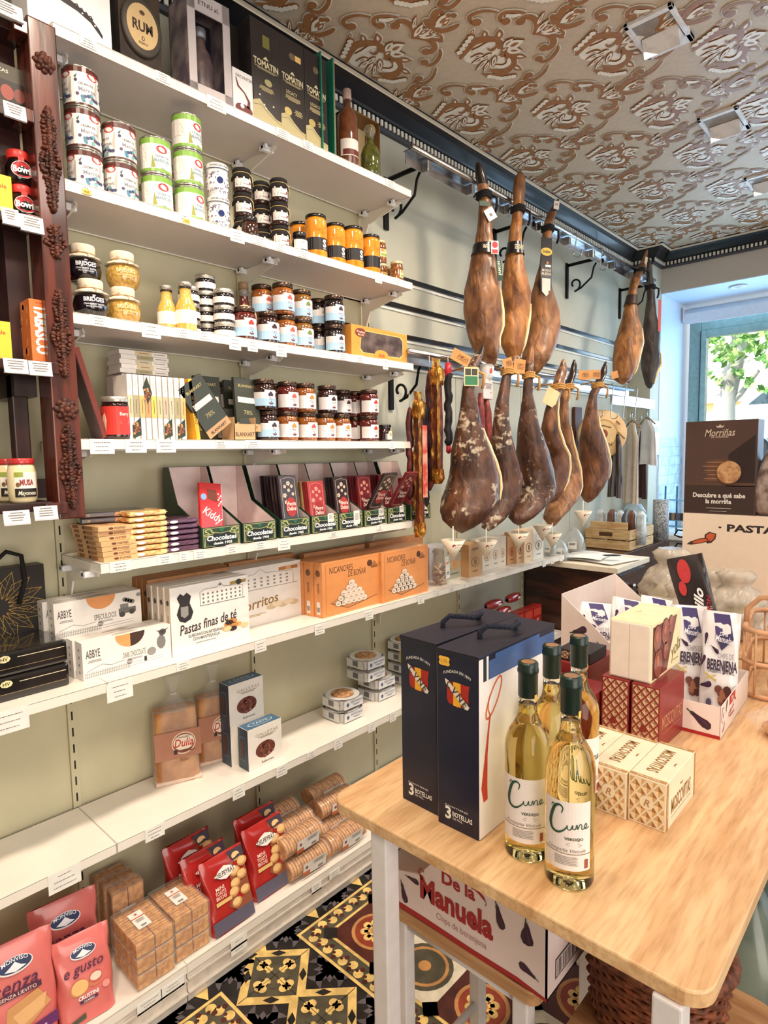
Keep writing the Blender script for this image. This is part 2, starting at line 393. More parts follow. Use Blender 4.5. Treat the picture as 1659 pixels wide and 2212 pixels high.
    shapes=[]
    for k,p,w,t in S:
        if k=='s':
            # smooth the stroke
            P_=[W(*q) for q in p]; Q=[]
            for i in range(len(P_)-1):
                a0=P_[max(i-1,0)];a1=P_[i];a2=P_[i+1];a3=P_[min(i+2,len(P_)-1)]
                for j in range(4):
                    u=j/4; Q.append(tuple(.5*((2*a1[d])+(-a0[d]+a2[d])*u+(2*a0[d]-5*a1[d]+4*a2[d]-a3[d])*u*u+(-a0[d]+3*a1[d]-3*a2[d]+a3[d])*u**3) for d in (0,1)))
            Q.append(P_[-1]); n=len(Q); ws=[w*sc*(.25+.75*sin(pi*min(1,(i+1)/(n)))**.6) for i in range(n)]
            shapes.append(('s',Q,ws,t))
        elif k in 'lc': shapes.append(('p',[W(*q) for q in leafpts(*p)],leafpts,t,[W(*q) for q in leafpts(p[0]-cos(p[2])*8,p[1]-sin(p[2])*8,p[2],p[3]+18,p[4]+20)],[W(*q) for q in leafpts(p[0]+cos(p[2])*p[3]*.25,p[1]+sin(p[2])*p[3]*.25,p[2],p[3]*.5,p[4]*.35)]))
        else: shapes.append((k,W(p[0],p[1]),p[2]*sc*1.0,t))
    for i in range(-1,12):
        for j in range(-6,9):
            cx=.235+.325*i; cy=1.80+.288*i+.555*j
            if not(-.1<cx<2.6 and .7<cy<5.3): continue
            f=lambda u,v,k=0: fr(cx+u,cy+v,k)
            for n_,s_ in enumerate(shapes):
                A,Bm=(BR,CR) if s_[3] else (CR,BR); k1,k2=1+n_*.11,9+n_*.11
                if s_[0]=='s': b.stroke(f,s_[1],[q+.009 for q in s_[2]],Bm,k1); b.stroke(f,s_[1],s_[2],A,k2)
                elif s_[0]=='p': b.poly(f,s_[4],Bm,k1); b.poly(f,s_[1],A,k2); b.poly(f,s_[5],Bm,k2+.05)
                elif s_[0]=='b': b.disc(f,s_[1][0],s_[1][1],s_[2],CR,.3+n_*.11,12)
                else: b.disc(f,s_[1][0],s_[1][1],s_[2]+.004,Bm,k1,8); b.disc(f,s_[1][0],s_[1][1],s_[2],A,k2,8)
    # keep the print inside the room
    struct('ceiling',b)
ceiling()
# walls
Y1,Y2,Y3,Y4,Y5=.6454,1.29,1.935,2.58,3.225
def walls():
    b=MB(); b.box(-.12,0,-2.6,6.2,0,H,CREAM)
    for y in (Y4,3.225,3.87): b.box(0,.0015,y-.001,y+.001,.1,1.95,P(150,145,130))
    bar=M('black_slat',(20,20,22),rough=.25,coat=.5)
    for z in (2.345,2.222,2.09,1.965): b.box(0,.012,1.80,4.83,z-.012,z+.012,bar,.004); b.box(.0,.006,1.80,4.83,z-.024,z-.012,P(225,222,212))
    struct('wall_left',b)
    b=MB()
    for y0,y1 in ((-1.29,-.645),(-.645,0),(0,Y1),(Y1,Y2),(Y2,Y3),(Y3,Y4)):
        b.box(0,.006,y0+.012,y1-.012,.1,1.36 if y0<0 else (2.62 if y1<1.95 else 1.36),PANEL)
    struct('trim_1',b)   # gondola back panels
    slot=BLACK
    for n,y in enumerate((-.645,0,Y1,Y2,Y3,Y4,Y5)):
        zt=2.6 if y in (Y1,Y2,Y3) else 1.36
        b=MB(); b.box(0,.014,y-.011,y+.011,.1,zt,PANEL)
        z=.14
        while z<zt-.05: b.box(.014,.0146,y-.0022,y+.0022,z,z+.026,slot); z+=.05
        thing('shelf_upright',['cream slotted steel upright far left below the black tins','cream slotted steel upright left of the pink bags','cream slotted steel upright at the left end of the dessert chocolate shelf','cream slotted steel upright behind the middle of the jar shelves','cream slotted steel upright at the right end of the jar shelves','cream slotted steel upright behind the blue bottle boxes','cream slotted steel upright beside the dark wooden cabinet'][n],'shelf upright',one=b,group='slotted uprights of the wall shelving')
    # far wall with window niche
    wl=M('far_wall_paint',(196,186,178),rough=.6,var=.02,vs=3); nb=M('niche_skylight_tint',(206,222,240),rough=.5,var=.02,vs=3)  # niche wall is white; blue skylight is put into its colour
    b=MB(); b.box(0,.17,4.83,5.02,0,H,CREAM); b.box(-.05,.17,5.02,6.0,0,H,nb); b.box(.17,2.8,5.02,5.75,2.755,H,wl)
    b.box(.17,2.8,5.02,5.75,0,.86,wl); b.box(2.8,4.2,5.02,5.75,0,H,wl)
    b.box(.17,.174,5.02,5.60,.88,2.755,nb); b.box(.17,2.8,5.025,5.70,2.75,2.756,nb)
    tl=M('niche_tile',(196,218,236),rough=.2,var=.1,vs=12); 
    z=.9; r=0
    while z<1.66:
        y=5.03-(r%2)*.075
        while y<5.6:
            a,c=max(5.03,y),min(5.6,y+.146)
            if c-a>.01: b.box(.174,.180,a,c,z,z+.072,tl)
            y+=.15
        z+=.076; r+=1
    struct('wall_far',b)
    b=MB(); b.box(.15,2.8,4.96,5.62,.86,.9,WHITE,.006); struct('trim_2',b)
    b=MB(); b.box(4.0,4.15,-2.6,6.0,0,H,CREAM); struct('wall_right',b)
    b=MB(); b.box(-.05,4.2,-2.7,-2.5,0,H,CREAM); struct('wall_back',b)
    # window
    gf=M('window_frame_sage',(146,176,172),rough=.4)
    b=MB()
    for (x0,x1,z0,z1) in ((.21,.30,.9,2.62),(1.5,1.6,.9,2.62),(2.7,2.8,.9,2.62)): b.box(x0,x1,5.6,5.68,z0,z1,gf,.006)
    for (x0,x1) in ((.30,1.5),(1.6,2.7)):
        b.box(x0,x1,5.6,5.68,2.53,2.62,gf,.006); b.box(x0,x1,5.6,5.68,.9,.97,gf,.006)
        for a in (x0+.0,x1-.045): b.box(a,a+.045,5.585,5.655,.97,2.53,gf,.005)
        b.box(x0+.045,x1-.045,5.585,5.655,2.475,2.53,gf,.005)
    b.box(.30,.304,5.58,5.60,.97,2.53,INK)
    b.box(.345,1.46,5.63,5.634,.97,2.48,M('window_glass',(240,250,248),rough=0,trans=1,ior=1.01,var=0)); b.box(1.64,2.66,5.63,5.634,.97,2.48,MC['window_glass'])
    struct('window_1',b)
    b=MB(); b.tube([(.20,5.53,2.665),(2.7,5.53,2.665)],.045,P(224,226,230),16); b.box(.19,.2,5.48,5.58,2.6,2.72,P(235,235,238)); b.box(.20,2.7,5.485,5.49,2.58,2.665,P(224,226,230))
    thing('roller_blind','white rolled-up blind above the sage green window','blind',one=b)
    b=MB(); b.lathe([(.055,0),(.062,-.006),(.04,-.012),(.03,0)],P(230,235,240,rough=.3),24); b.lathe([(.028,-.002),(.0,-.004)],P(120,130,135,metal=.5),16)
    thing('recessed_downlight','round white downlight in the ceiling of the window niche','ceiling light',(.655,5.2,2.749),one=b)
walls()
def cornice():
    # profile (d from wall, z)
    def run(b,p0,p1,n,i0=0,i1=0):
        # straight run from p0 to p1 along wall; n = unit into room; i0/i1: mitre signs (+1 inside corner shortens with d, -1 outside lengthens)
        d=V((p1[0]-p0[0],p1[1]-p0[1],0)); d.normalize(); n=V((*n,0))
        prof=[(0,H-.112),(.018,H-.112),(.022,H-.098),(.018,H-.094),(.018,H-.068),(.03,H-.066),(.034,H-.058),(.05,H-.045),(.07,H-.028),(.092,H-.016),(.092,H-.010),(.105,H-.008),(.105,H-.0015),(0,H-.0015)]
        mt=[NAVY]*13; mt[10]=mt[9]=GOLDW; mt[1]=P(70,70,80,rough=.3)
        for k in range(len(prof)-1):
            vs=[]
            for (a,z) in (prof[k],prof[k+1]):
                vs+=[V((*p0,0))+d*(a*i0)+n*a+V((0,0,z)),V((*p1,0))-d*(a*i1)+n*a+V((0,0,z))]
            b.add(vs,[(0,1,3,2)],mt[k])
        L=(V((*p1,0))-V((*p0,0))).length; s=.0-(.02 if i0<0 else -.02)
        t=s
        while t<L-.02*i1-.014:
            q=V((*p0,0))+d*t; e=q+d*.0135
            vs=[]
            for pt in (q,e):
                for a in (.0185,.024):
                    for z in (H-.0935,H-.070): vs.append(pt+n*a+V((0,0,z)))
            b.add(vs,[(0,1,3,2),(4,6,7,5),(0,4,5,1),(2,3,7,6),(0,2,6,4),(1,5,7,3)],DENT); t+=.0265
    GOLDW=P(222,206,184,rough=.4); DENT=P(232,226,214,rough=.45)
    b=MB(); run(b,(0,-2.5),(0,4.83),(1,0),0,1); struct('trim_3',b)
    b=MB(); run(b,(0,4.83),(.17,4.83),(0,-1),1,-1); run(b,(.17,4.83),(.17,5.02),(1,0),-1,1); run(b,(.17,5.02),(4.0,5.02),(0,-1),1,0); struct('trim_4',b)
    # ceiling spot lights
    mw=M('luminaire_white',(232,230,232),rough=.4); inn=M('luminaire_inside',(150,142,136),rough=.5)
    LB=['nearest and largest in view','middle one','farthest one, cut by the right edge of the picture']
    for i,y in enumerate((2.40,3.245,4.09)):
        b=MB(); a=.082; yo=.122
        for (x0,x1,y0,y1) in ((-a,a,-yo,-yo+.022),(-a,a,yo-.05,yo),(-a,-a+.016,-yo,yo),(a-.016,a,-yo,yo)): b.box(x0,x1,y0,y1,-.014,0,mw,.002)
        b2=MB(); b2.box(-a+.016,a-.016,-yo+.022,yo-.05,-.004,-.0015,inn); b2.prism([(.0,-.006),(.03,-.060),(.036,-.060),(.072,-.012)],-a+.02,a-.02,mw,'x')
        b3=MB(); b3.box(-a+.03,a-.03,.076,.086,-.016,-.0138,BLACK)
        thing('ceiling_luminaire','square white ceiling spotlight, '+LB[i],'ceiling light',(1.035,y,H-.0005),parts=[('frame',b),('reflector',b2),('vent_slot',b3)],group='ceiling spotlights')
cornice()
# ================= SHELVES =================
XF=.28; XB=.352
ZS={1:2.577,2:2.227,3:1.914,4:1.605,5:1.285,6:.970,7:.523,8:.118}
SN={1:'topmost',2:'second from the top',3:'third from the top',4:'fourth from the top',5:'fifth from the top',6:'sixth from the top',7:'seventh from the top',8:'bottom'}
def bracket_mb(y,z,L,clip=True):
    b=MB(); b.prism([(.014,z-.028),(L-.02,z-.028),(L-.01,z-.04),(.13,z-.062),(.06,z-.075),(.036,z-.13),(.03,z-.17),(.014,z-.17)],y-.0025,y+.0025,SHELFW,'y')
    return b
def clip_mb(y,z,L):
    r=[]
    for x in (.05,L-.045): b=MB(); b.box(x-.008,x+.008,y-.03,y+.012,z-.045,z-.028,P(240,240,244,rough=.2),.003); b.box(x-.018,x+.018,y-.03,y-.02,z-.042,z-.028,P(240,240,244,rough=.2),.003); r.append(b)
    return r
def shelf(k,y0,y1,z,xf,label,t=.027,ys=(),br=True):
    b=MB(); b.box(.016,xf,y0,y1,z-.003,z,SHELFW,.001); b.box(xf-.0015,xf,y0,y1,z-t,z,SHELFW,.0006); b.box(.016,.02,y0,y1,z-t,z,SHELFW)
    b.box(.016,xf,y0,y0+.0015,z-t,z,SHELFW); b.box(.016,xf,y1-.0015,y1,z-t,z,SHELFW)
    b.box(.02,xf-.002,y0+.002,y1-.002,z-.024,z-.022,M('shelf_underside',(214,204,200),rough=.4,var=.01))
    parts=[('shelf_board',b)]
    for y in ys: parts.append(('bracket',bracket_mb(y,z,xf-.03)));
    for y in ys:
        for c_ in clip_mb(y,z,xf-.03): parts.append(('clip',c_))
    return thing('wall_shelf',label,'shelf',parts=parts,group='white wall shelves')
nm={1:'topmost white shelf holding the tall spirit boxes',2:'white shelf holding the stacked tins and peach jars',3:'white shelf holding the yellow sauces and blue-labelled jams',4:'white shelf holding the white chocolate bars and two layers of jam',5:'white shelf holding the green chocolate display boxes'}
for k in (1,2,3,4,5): shelf(k,Y1 if k==5 else .61,1.913,ZS[k],XF,nm[k],ys=(Y1+.012,Y2,1.9))
for a,c,l in ((-.645,Y1-.001,'white shelf board under the black tins, left of the biscuit boxes'),(Y1,1.934,'white shelf board under the biscuit and nut pastry boxes'),(Y3,3.235,'long white shelf board below the hanging hams')): shelf(6,a,c,ZS[6],XF,l,ys=(a+.02,) if a>1.9 else ())
for a,c,l in ((-.645,Y1-.001,'empty white shelf board at the lower left edge'),(Y1,1.934,'white shelf board under the bread bags and blue biscuit boxes'),(Y3,3.235,'white shelf board mostly hidden behind the blue bottle boxes')): shelf(7,a,c,ZS[7],XF,l)
for a,c,l in ((-.5,.79,'white base shelf with kick plate under the pink bags'),(.791,2.08,'white base shelf with kick plate under the red bags and toast rolls'),(2.081,3.235,'white base shelf far end behind the table')):
    b=MB(); b.box(.016,XB,a,c,ZS[8]-.003,ZS[8],SHELFW,.001); b.box(XB-.0015,XB,a,c,ZS[8]-.027,ZS[8],SHELFW)
    b2=MB(); b2.box(XB-.012,XB-.006,a+.001,c-.001,0,ZS[8]-.02,M('kick_plate',(226,214,200),rough=.35))
    b3=MB(); b3.box(XB-.006,XB+.002,a+.001,c-.001,ZS[8]-.052,ZS[8]-.046,P(200,190,178,rough=.3)); b3.box(XB-.006,XB+.004,a+.001,c-.001,ZS[8]-.09,ZS[8]-.087,P(200,190,178,rough=.3))
    thing('base_shelf',l,'shelf',parts=[('shelf_board',b),('kick_plate',b2),('ticket_rail',b3)],group='white wall shelves')
# ---- price tags ----
def pricetag(k,px,w,drop,n,x=None,z=None,h=.034,tilt=0):
    z0=ZS[k] if z is None else z; xx=(XF if k<8 else XB) if x is None else x
    y=yat(px,xx,z0-.015)
    b=MB(); b.box(0,.0012,-w/2,w/2,-drop-h,-drop,PAPER)
    f=right_(-w/2,-drop-h,.0012); rd=random.Random(px)
    g1=P(120,112,110,rough=.7); v=h*.78
    for i in range(3):
        L=w*rd.uniform(.4,.75); u=(w-L)/2
        while u<(w+L)/2-.002:
            l=rd.uniform(.002,.007); b.rect(f,u,v-.0018,min(u+l,(w+L)/2),v,g1,1); u+=l+.0012
        v-=h*.27
    return thing('price_tag','white price tag on the %s shelf edge, %s from the left'%(SN[k],n),'price tag',(xx+.0008,y,z0),one=b,group='price tags on the shelf edges')
TG={1:[(190,.05,.0,.022),(352,.05,0,.022),(467,.075,0,.034),(610,.06,0,.024),(665,.05,0,.022),(843,.06,0,.022)],
2:[(187,.03,.004,.018),(400,.045,0,.026),(512,.06,0,.036),(560,.06,0,.024),(606,.045,0,.024),(655,.05,0,.024),(817,.045,0,.038),(857,.05,0,.026)],
3:[(214,.06,0,.026),(326,.065,.0,.038),(396,.05,0,.026),(440,.05,0,.026),(507,.05,.002,.038),(545,.045,.002,.036),(607,.05,.002,.04),(741,.05,0,.024),(777,.045,0,.024),(832,.035,0,.038)],
4:[(220,.075,0,.038),(293,.07,0,.036),(358,.07,0,.036),(477,.045,.002,.02),(547,.075,0,.026),(846,.04,0,.03)],
5:[(260,.07,0,.028),(356,.055,0,.026),(396,.035,0,.026),(432,.05,0,.026),(500,.045,0,.024),(562,.05,0,.024),(613,.06,.0,.038),(720,.05,0,.018),(820,.04,0,.018),(902,.04,-.001,.034)],
6:[(20,.1,.0,.055),(258,.085,.006,.05),(395,.05,.0,.026),(562,.055,.004,.036),(690,.055,.006,.034),(797,.05,.006,.034),(909,.05,.004,.034),(945,.04,.0,.026),(975,.04,.0,.026),(1003,.04,.0,.024),(1040,.04,.0,.022),(1175,.045,.003,.032),(1193,.045,.003,.03),(1212,.045,.003,.03)],
7:[(139,.095,.0,.052),(334,.07,.0,.038),(515,.055,.004,.036),(608,.055,0,.036),(672,.05,0,.026),(730,.05,.002,.036),(803,.05,.002,.034),(848,.045,.002,.034)],
8:[(322,.085,.02,.034),(372,.085,.02,.034),(515,.07,.02,.05),(683,.055,.02,.034),(722,.06,.018,.03)]}
for k,l in TG.items():
    for i,q in enumerate(l): pricetag(k,q[0],q[1]*.82,q[2],ORD[i],h=q[3])
# orange stickers on shelf 2
for px,n in ((186,'under the left-most tall stack of tins'),(402,'under the green tins')):
    b=MB(); b.poly(right_(0,0,0),[(-.012,0),(-.009,.004),(-.012,.008),(-.009,.012),(.012,.012),(.009,.008),(.012,.004),(.009,0)],P(250,180,80),1); b.text(right_(0,0,0),'4,25',0,.006,.005,INK,k=2)
    thing('price_sticker','small orange price sticker on the shelf edge '+n,'price tag',(XF+.0026,yat(px,XF,2.212),2.203),one=b,group='orange price stickers')
# ================= WALL IRONWORK, RAILS =================
IRON=M('wrought_iron',(24,22,22),rough=.45,metal=.6,bump=.3,vs=60)
STEEL=M('brushed_steel',(190,190,192),rough=.22,metal=1,var=.1,vs=15)
def iron(y,z,L,label):
    b=MB(); b.box(0,.012,-.014,.014,-.2,.02,IRON,.003)
    b2=MB(); b2.tube([(0.006,0,0.005),(L*.5,0,.006),(L,0,.005)],.010,IRON,8)
    b3=MB(); pts=[]
    for i in range(26):
        t=i/25; a=-pi*.5+t*pi*1.75; r=.045*(1-t*.72); pts.append((.058+cos(a)*r*1.0,0,-.12+sin(a)*r-.0))
    pts=pts[::-1]+[(.1,0,-.15),(L*.72,0,-.10),(L*.78,0,-.04),(L*.86,0,-.012)]
    for i in range(14): a=pi-i*.38; r=.024*(1-i/18); pts.append((L*.86+.028+cos(a)*r,0,-.018+sin(a)*r))
    b3.tube(pts,.006,IRON,6)
    thing('wall_bracket','black wrought-iron scroll bracket '+label,'bracket',(.0,y,z),parts=[('wall_plate',b),('arm',b2),('scroll',b3)],group='wrought-iron brackets')
iron(yat(838,.02,2.72),2.735,.235,'at the left end of the upper ham rail')
iron(yat(1070,.01,2.62),2.735,.235,'between the first and second upper hams')
iron(yat(1226,.01,2.62),2.735,.235,'in the clear wall to the right of the three upper hams')
iron(yat(1340,.01,2.6),2.735,.235,'behind the small pair of hams in the corner')
iron(yat(846,.01,1.85),1.955,.215,'at the left end of the lower ham rail')
b=MB(); b.box(-.004,.0,0,2.66,-.052,-.004,STEEL,.001); b.box(-.012,.022,0,2.66,-.004,.0,STEEL); b2=MB(); b2.tube([(.03,0,.004),(.03,2.66,.004)],.011,STEEL,10)
SBL=[]
for i in range(9): b3=MB(); b3.box(.0,.03,.1+i*.31,.125+i*.31,-.055,-.01,STEEL,.003); SBL.append(('slide_block',b3))
thing('ham_rail','upper polished steel rail running below the cornice','rail',(.24,1.93,2.745),parts=[('rail_plate',b),('rail_tube',b2)]+SBL)
b=MB(); b.box(-.004,.0,0,2.35,-.045,0,STEEL,.001); b2=MB(); b2.tube([(.028,0,.0),(.028,2.35,.0)],.010,STEEL,10)
thing('ham_rail','lower polished steel rail carrying the big row of hams','rail',(.235,1.90,1.965),parts=[('rail_plate',b),('rail_tube',b2)])
def hook_mb(s=1,L=.11):
    b=MB(); pts=[(0,0,.012*s),(.012*s,0,.018*s),(.02*s,0,.008*s),(.016*s,0,-.02*s),(0.004,0,-L+.03)]
    for i in range(9): a=pi-i*pi*1.15/8; pts.append((.026+cos(a)*.024,0,-L+.02-sin(a)*.024))
    b.tube(pts,.003*s,STEEL,6); return b
for px,l in ((1238,'left of the pair on the upper rail'),(1294,'right of the pair on the upper rail')):
    thing('s_hook','empty steel hook '+l,'hook',(.272,yat(px,.27,2.70),2.74),one=hook_mb(),group='steel hooks')
for i,px in enumerate((1285,1318,1345,1370)):
    thing('s_hook','long dark hook hanging from the lower rail, %s from the left near the aprons'%ORD[i],'hook',(.262,yat(px,.26,1.9),1.962),one=hook_mb(1,.2),group='steel hooks')
# ================= LEFT MAHOGANY CABINET =================
MAH=M('mahogany',(98,42,26),rough=.3,var=.3,vs=8,stretch=(6,6,.6),coat=.4,c2=(60,24,16),bump=.15)
MAHD=M('dark_mahogany',(52,22,18),rough=.4,coat=.2,var=.2,vs=10)
CARV=M('carved_mahogany',(80,38,24),rough=.55,var=.3,vs=30)
def carving(b,x,y,z,h,w,kind):
    rd=random.Random(int(z*1000))
    if kind=='r':
        for k in range(2):
            for i in range(8): a=i*pi/4+k*.4; r=w*(.36-.16*k); b.blob((x+.004*k,y+cos(a)*r,z+sin(a)*r),(.006,w*.14,w*.14),CARV,seed=i,am=.25)
        b.blob((x+.008,y,z),(.008,w*.14,w*.14),CARV); return
    n=int(h/.0065)
    for i in range(n):
        t=(i+.5)/n; ww=w*.5*(sin(pi*t)**.7)*(.75+.25*cos(t*14)); zz=z-h/2+h*t
        for s_ in (-1,1):
            for q in (.3,.8): b.blob((x+rd.uniform(0,.005),y+s_*ww*q,zz+rd.uniform(-.004,.004)),(.0045,.0058,.0048),CARV,seed=i*7+int(q*10)+s_,am=.35)
        b.blob((x+.006,y,zz),(.007,.006,.007),CARV,seed=i,am=.3)
def cabinet():
    ya,yb=.553,.615; x0,x1=.205,.287
    p=MB(); p.box(x0,x1,ya,yb,1.408,2.562,MAH,.003)
    CV=[]
    for z_,h_,w_,k_ in ((2.47,.06,.05,'r'),(2.255,.23,.05,'l'),(2.07,.07,.055,'l'),(1.855,.2,.05,'l'),(1.675,.05,.06,'r'),(1.535,.2,.056,'l')): c=MB(); carving(c,x1,.584,z_,h_,w_,k_); CV.append(('carved_rosette' if k_=='r' else 'carved_spray',c))
    zt=[2.545,2.355,2.12,1.788,1.452]
    parts=[('pillar',p)]+CV
    for z in zt:
        s=MB(); s.box(.02,.265,-.3,ya,z-.022,z,MAHD,.002); s.box(.235,.292,ya-.03,ya+.02 if z<2 else ya,z-.03,z-.002,MAH,.002); parts.append(('shelf_board',s))
    b=MB(); b.box(.02,.20,.50,.55,1.71,2.56,MAHD); b.box(.016,.02,.2,.60,1.80,2.56,MAHD); b.box(.016,.02,-.3,.2,1.80,2.56,MAHD); parts.append(('side_panel',b))
    for y0,y1,xx in ((.44,.47,.05),(.50,.535,.14)):
        s=MB(); s.box(xx,xx+.04,y0,y1,1.452,1.765,MAHD,.003); parts.append(('strut',s))
    thing('wall_cabinet','dark carved mahogany wall cabinet standing at the left edge','cabinet',parts=parts)
cabinet()
def ctag(px,z,w,n,h=.034):
    y=yat(px,.29,z-.01); b=MB(); b.box(0,.001,-w/2,w/2,-h,0,PAPER); f=right_(-w/2,-h,.001)
    g1=P(130,122,120,rough=.7); b.lines(f,w*.15,w*.85,h*.85,.0022,4,g1,2.6)
    b.box(-.004,.002,-w/2,w/2,-h-.004,-h,P(200,196,200,rough=.2))
    thing('price_tag','white price tag in a holder on the mahogany cabinet, '+n,'price tag',(.294,y,z),one=b,group='price tags on the cabinet',rot=(0,radians(-8),0))
ctag(6,2.563,.075,'at the top left corner',.03); ctag(30,2.350,.045,'under the boxed bottles',.03); ctag(66,2.113,.05,'under the red-capped jars'); ctag(20,2.118,.035,'under the yellow carton')
ctag(85,1.784,.05,'under the orange boxes',.03); ctag(32,1.785,.05,'under the yellow packet',.03); ctag(97,1.444,.052,'under the cream sauce jar',.03); ctag(34,1.438,.055,'bottom left of the cabinet',.03)
# ================= GOODS =================
CACHE={}
RW=pi/2     # things on the wall shelves face the room (+X)
def put(key,fn,name,label,cat,loc,rz=RW,group=None,rot=None,sc=None):
    """build the first of a kind with its parts, copy the rest"""
    if key in CACHE: return dup(CACHE[key],loc,rz,label,group or CACHE[key].get('group'),rot,sc)
    r=fn(); 
    o=thing(name,label,cat,loc,rz,group,one=r,rot=rot,sc=sc) if isinstance(r,MB) else thing(name,label,cat,loc,rz,group,parts=r,rot=rot,sc=sc)
    CACHE[key]=o; return o
def at(px,x,k,dz=0): z=ZS[k] if k<9 else k; return (x,yat(px,x,z+dz),z+dz)
# ---- generic jar ----
def jar(r,h,body,lid,lidh=.014,lidr=None,neck=.9,label=None,nseg=28,facets=0,shoulder=.016,lidm2=None,extra=None,round_=0):
    def f():
        b=MB(); hb=h-lidh; lr=lidr or r*neck
        if round_: prof=[(r*.55,0),(r*.78,.002)]+[(r*(.78+.22*sin(pi*t/8)**.7) if t<8 else r*.78,.002+(hb-.012)*t/8) for t in range(1,9)]+[(lr*.9,hb-.004),(lr*.9,hb)]
        else: prof=[(r*.9,0),(r*.98,.004),(r,.009),(r,hb-shoulder-.004),(r*.985,hb-shoulder),(r*.93,hb-shoulder*.45),(lr*.93,hb-.004),(lr*.93,hb)]
        wob=(lambda a,z: 1-.035*abs(sin(a*facets/2))) if facets else None
        b.lathe(prof,body,nseg,wob=wob)
        l=MB(); l.lathe([(lr*.97,hb-.001),(lr,hb+.001),(lr,h-.0015),(lr*.95,h),(0,h-.0006)],lid,nseg)
        ps=[('jar_body',b),('lid',l)]
        if label:
            p=MB(); label(p,cylf(r*1.004),r,hb); ps.append(('paper_label',p))
        if extra: ps+=extra(r,h,hb)
        return ps
    return f
def glassy(n,c,c2=None,**k): return M(n,c,rough=.12,coat=1,c2=c2,var=.15,vs=k.pop('vs',40),crough=.03,**k)
JAM_D=glassy('dark_jam',(46,20,18)); JAM_B=glassy('black_jam',(24,14,18)); JAM_A=glassy('amber_jam',(158,92,36),(120,60,22)); JAM_R=glassy('red_jam',(92,28,24)); JAM_O=glassy('olive_jam',(128,84,36))
LIDG=M('dark_metal_lid',(84,66,56),rough=.25,metal=.8); LIDK=M('black_lid',(24,20,20),rough=.25,coat=.4); LIDS=M('tin_lid',(196,190,180),rough=.3,metal=.7); LIDC=M('cream_gold_lid',(222,204,160),rough=.3,metal=.3)
def jamlabel(fruit,blue,word):
    def L(p,f,r,hb):
        w=r*1.25; z0,z1=.012,hb-.024
        p.rect(f,-w,z0,w,z1-.004,P(240,232,228,rough=.5),1,10)
        p.poly(f,[(-w,z1-.004),(-w*.1,z1-.004),(-w*.1,z1+.004),(-w*.5,z1+.001)],P(240,232,228,rough=.5),1); p.rect(f,-w*.1,z1-.004,w,z1+.003,P(240,232,228,rough=.5),1,6)
        p.rect(f,-w,z0,-w*.35,z1-.004,P(214,206,206,rough=.5),2,4)
        if blue: p.rect(f,-w,z0,w,z0+(z1-z0)*.5,P(166,200,226,rough=.5),3,10)
        for (a,c) in ((-.0045,0),(.0045,0),(0,.005)): p.disc(f,w*.3+a,z1-.012+c,.0052,P(*fruit),4,9)
        p.text(f,word,w*.3,z0+.026,.0042,P(196,80,90) if blue else P(90,70,66),k=5,maxw=r*.9)
        p.lines(f,w*.05,w*.6,z0+.021,.0012,1,P(130,120,118),k=5)
        p.poly(f,[(w*.12,z0+.011),(w*.5,z0+.011),(w*.42,z0+.005),(w*.2,z0+.005)],P(110,56,56),5); p.poly(f,[(w*.3,z0+.012),(w*.38,z0+.012),(w*.31,z0+.018)],P(110,56,56),5)
        if blue: p.disc(f,w*.85,z1-.013,.0045,P(200,70,60),4,9)
    return L
FR={'straw':(200,50,40),'fig':(190,60,70),'berry':(60,50,60),'orange':(220,130,50),'plum':(200,90,80),'dark':(60,30,34),'green':(110,130,60),'mango':(224,140,60)}
def jam(kind,body,fruit,blue,word,name,label,px,k,lay,x=.215,hh=.098,rr=.037,grp='jam jars'):
    l=at(px,x,k); l=(l[0],l[1],l[2]+.0005+lay*(hh+.0005))
    if lay: l=(l[0],yat(px,x,l[2]+hh/2),l[2])
    else: l=(l[0],yat(px,x,l[2]+hh/2),l[2])
    put(('jam',kind),jar(rr,hh,body,LIDG,facets=8,label=jamlabel(FR[fruit],blue,word)),'jam_jar',label,'jam jar',l,RW-.38,group=grp)
# ---- shelf 4, two layers of jam ----
g4='white-labelled jam jars on the fourth shelf'
for i,(px,kd,bd,fr,bl,wd,c) in enumerate([(578,'bb',JAM_D,'berry',1,'Mora','dark jam with blue and white label'),(621,'o1',JAM_A,'mango',0,'Mango','amber jam with an orange fruit on the label'),(663,'p1',JAM_A,'plum',0,'Pomelo','amber jam with a round pink fruit on the label'),(703,'n1',JAM_A,'orange',0,'Naranja','amber jam with two oranges on the label'),(737,'m1',JAM_A,'mango',0,'Melocoton','amber jam with a peach on the label')]):
    jam(kd,bd,fr,bl,wd,'','%s jar, lower row of the fourth shelf, %s from left'%(c.split(' with')[0],ORD[i]),px,4,0,grp=g4)
jam('s1',JAM_R,'straw',0,'Fresa','','red jam jar in the lower row, seen from its side, beside the strawberry jar',768,4,0,x=.135,grp=g4)
jam('s1',JAM_R,'straw',0,'Fresa','','strawberry jam jar at the right end of the lower row, fourth shelf',797,4,0,grp=g4)
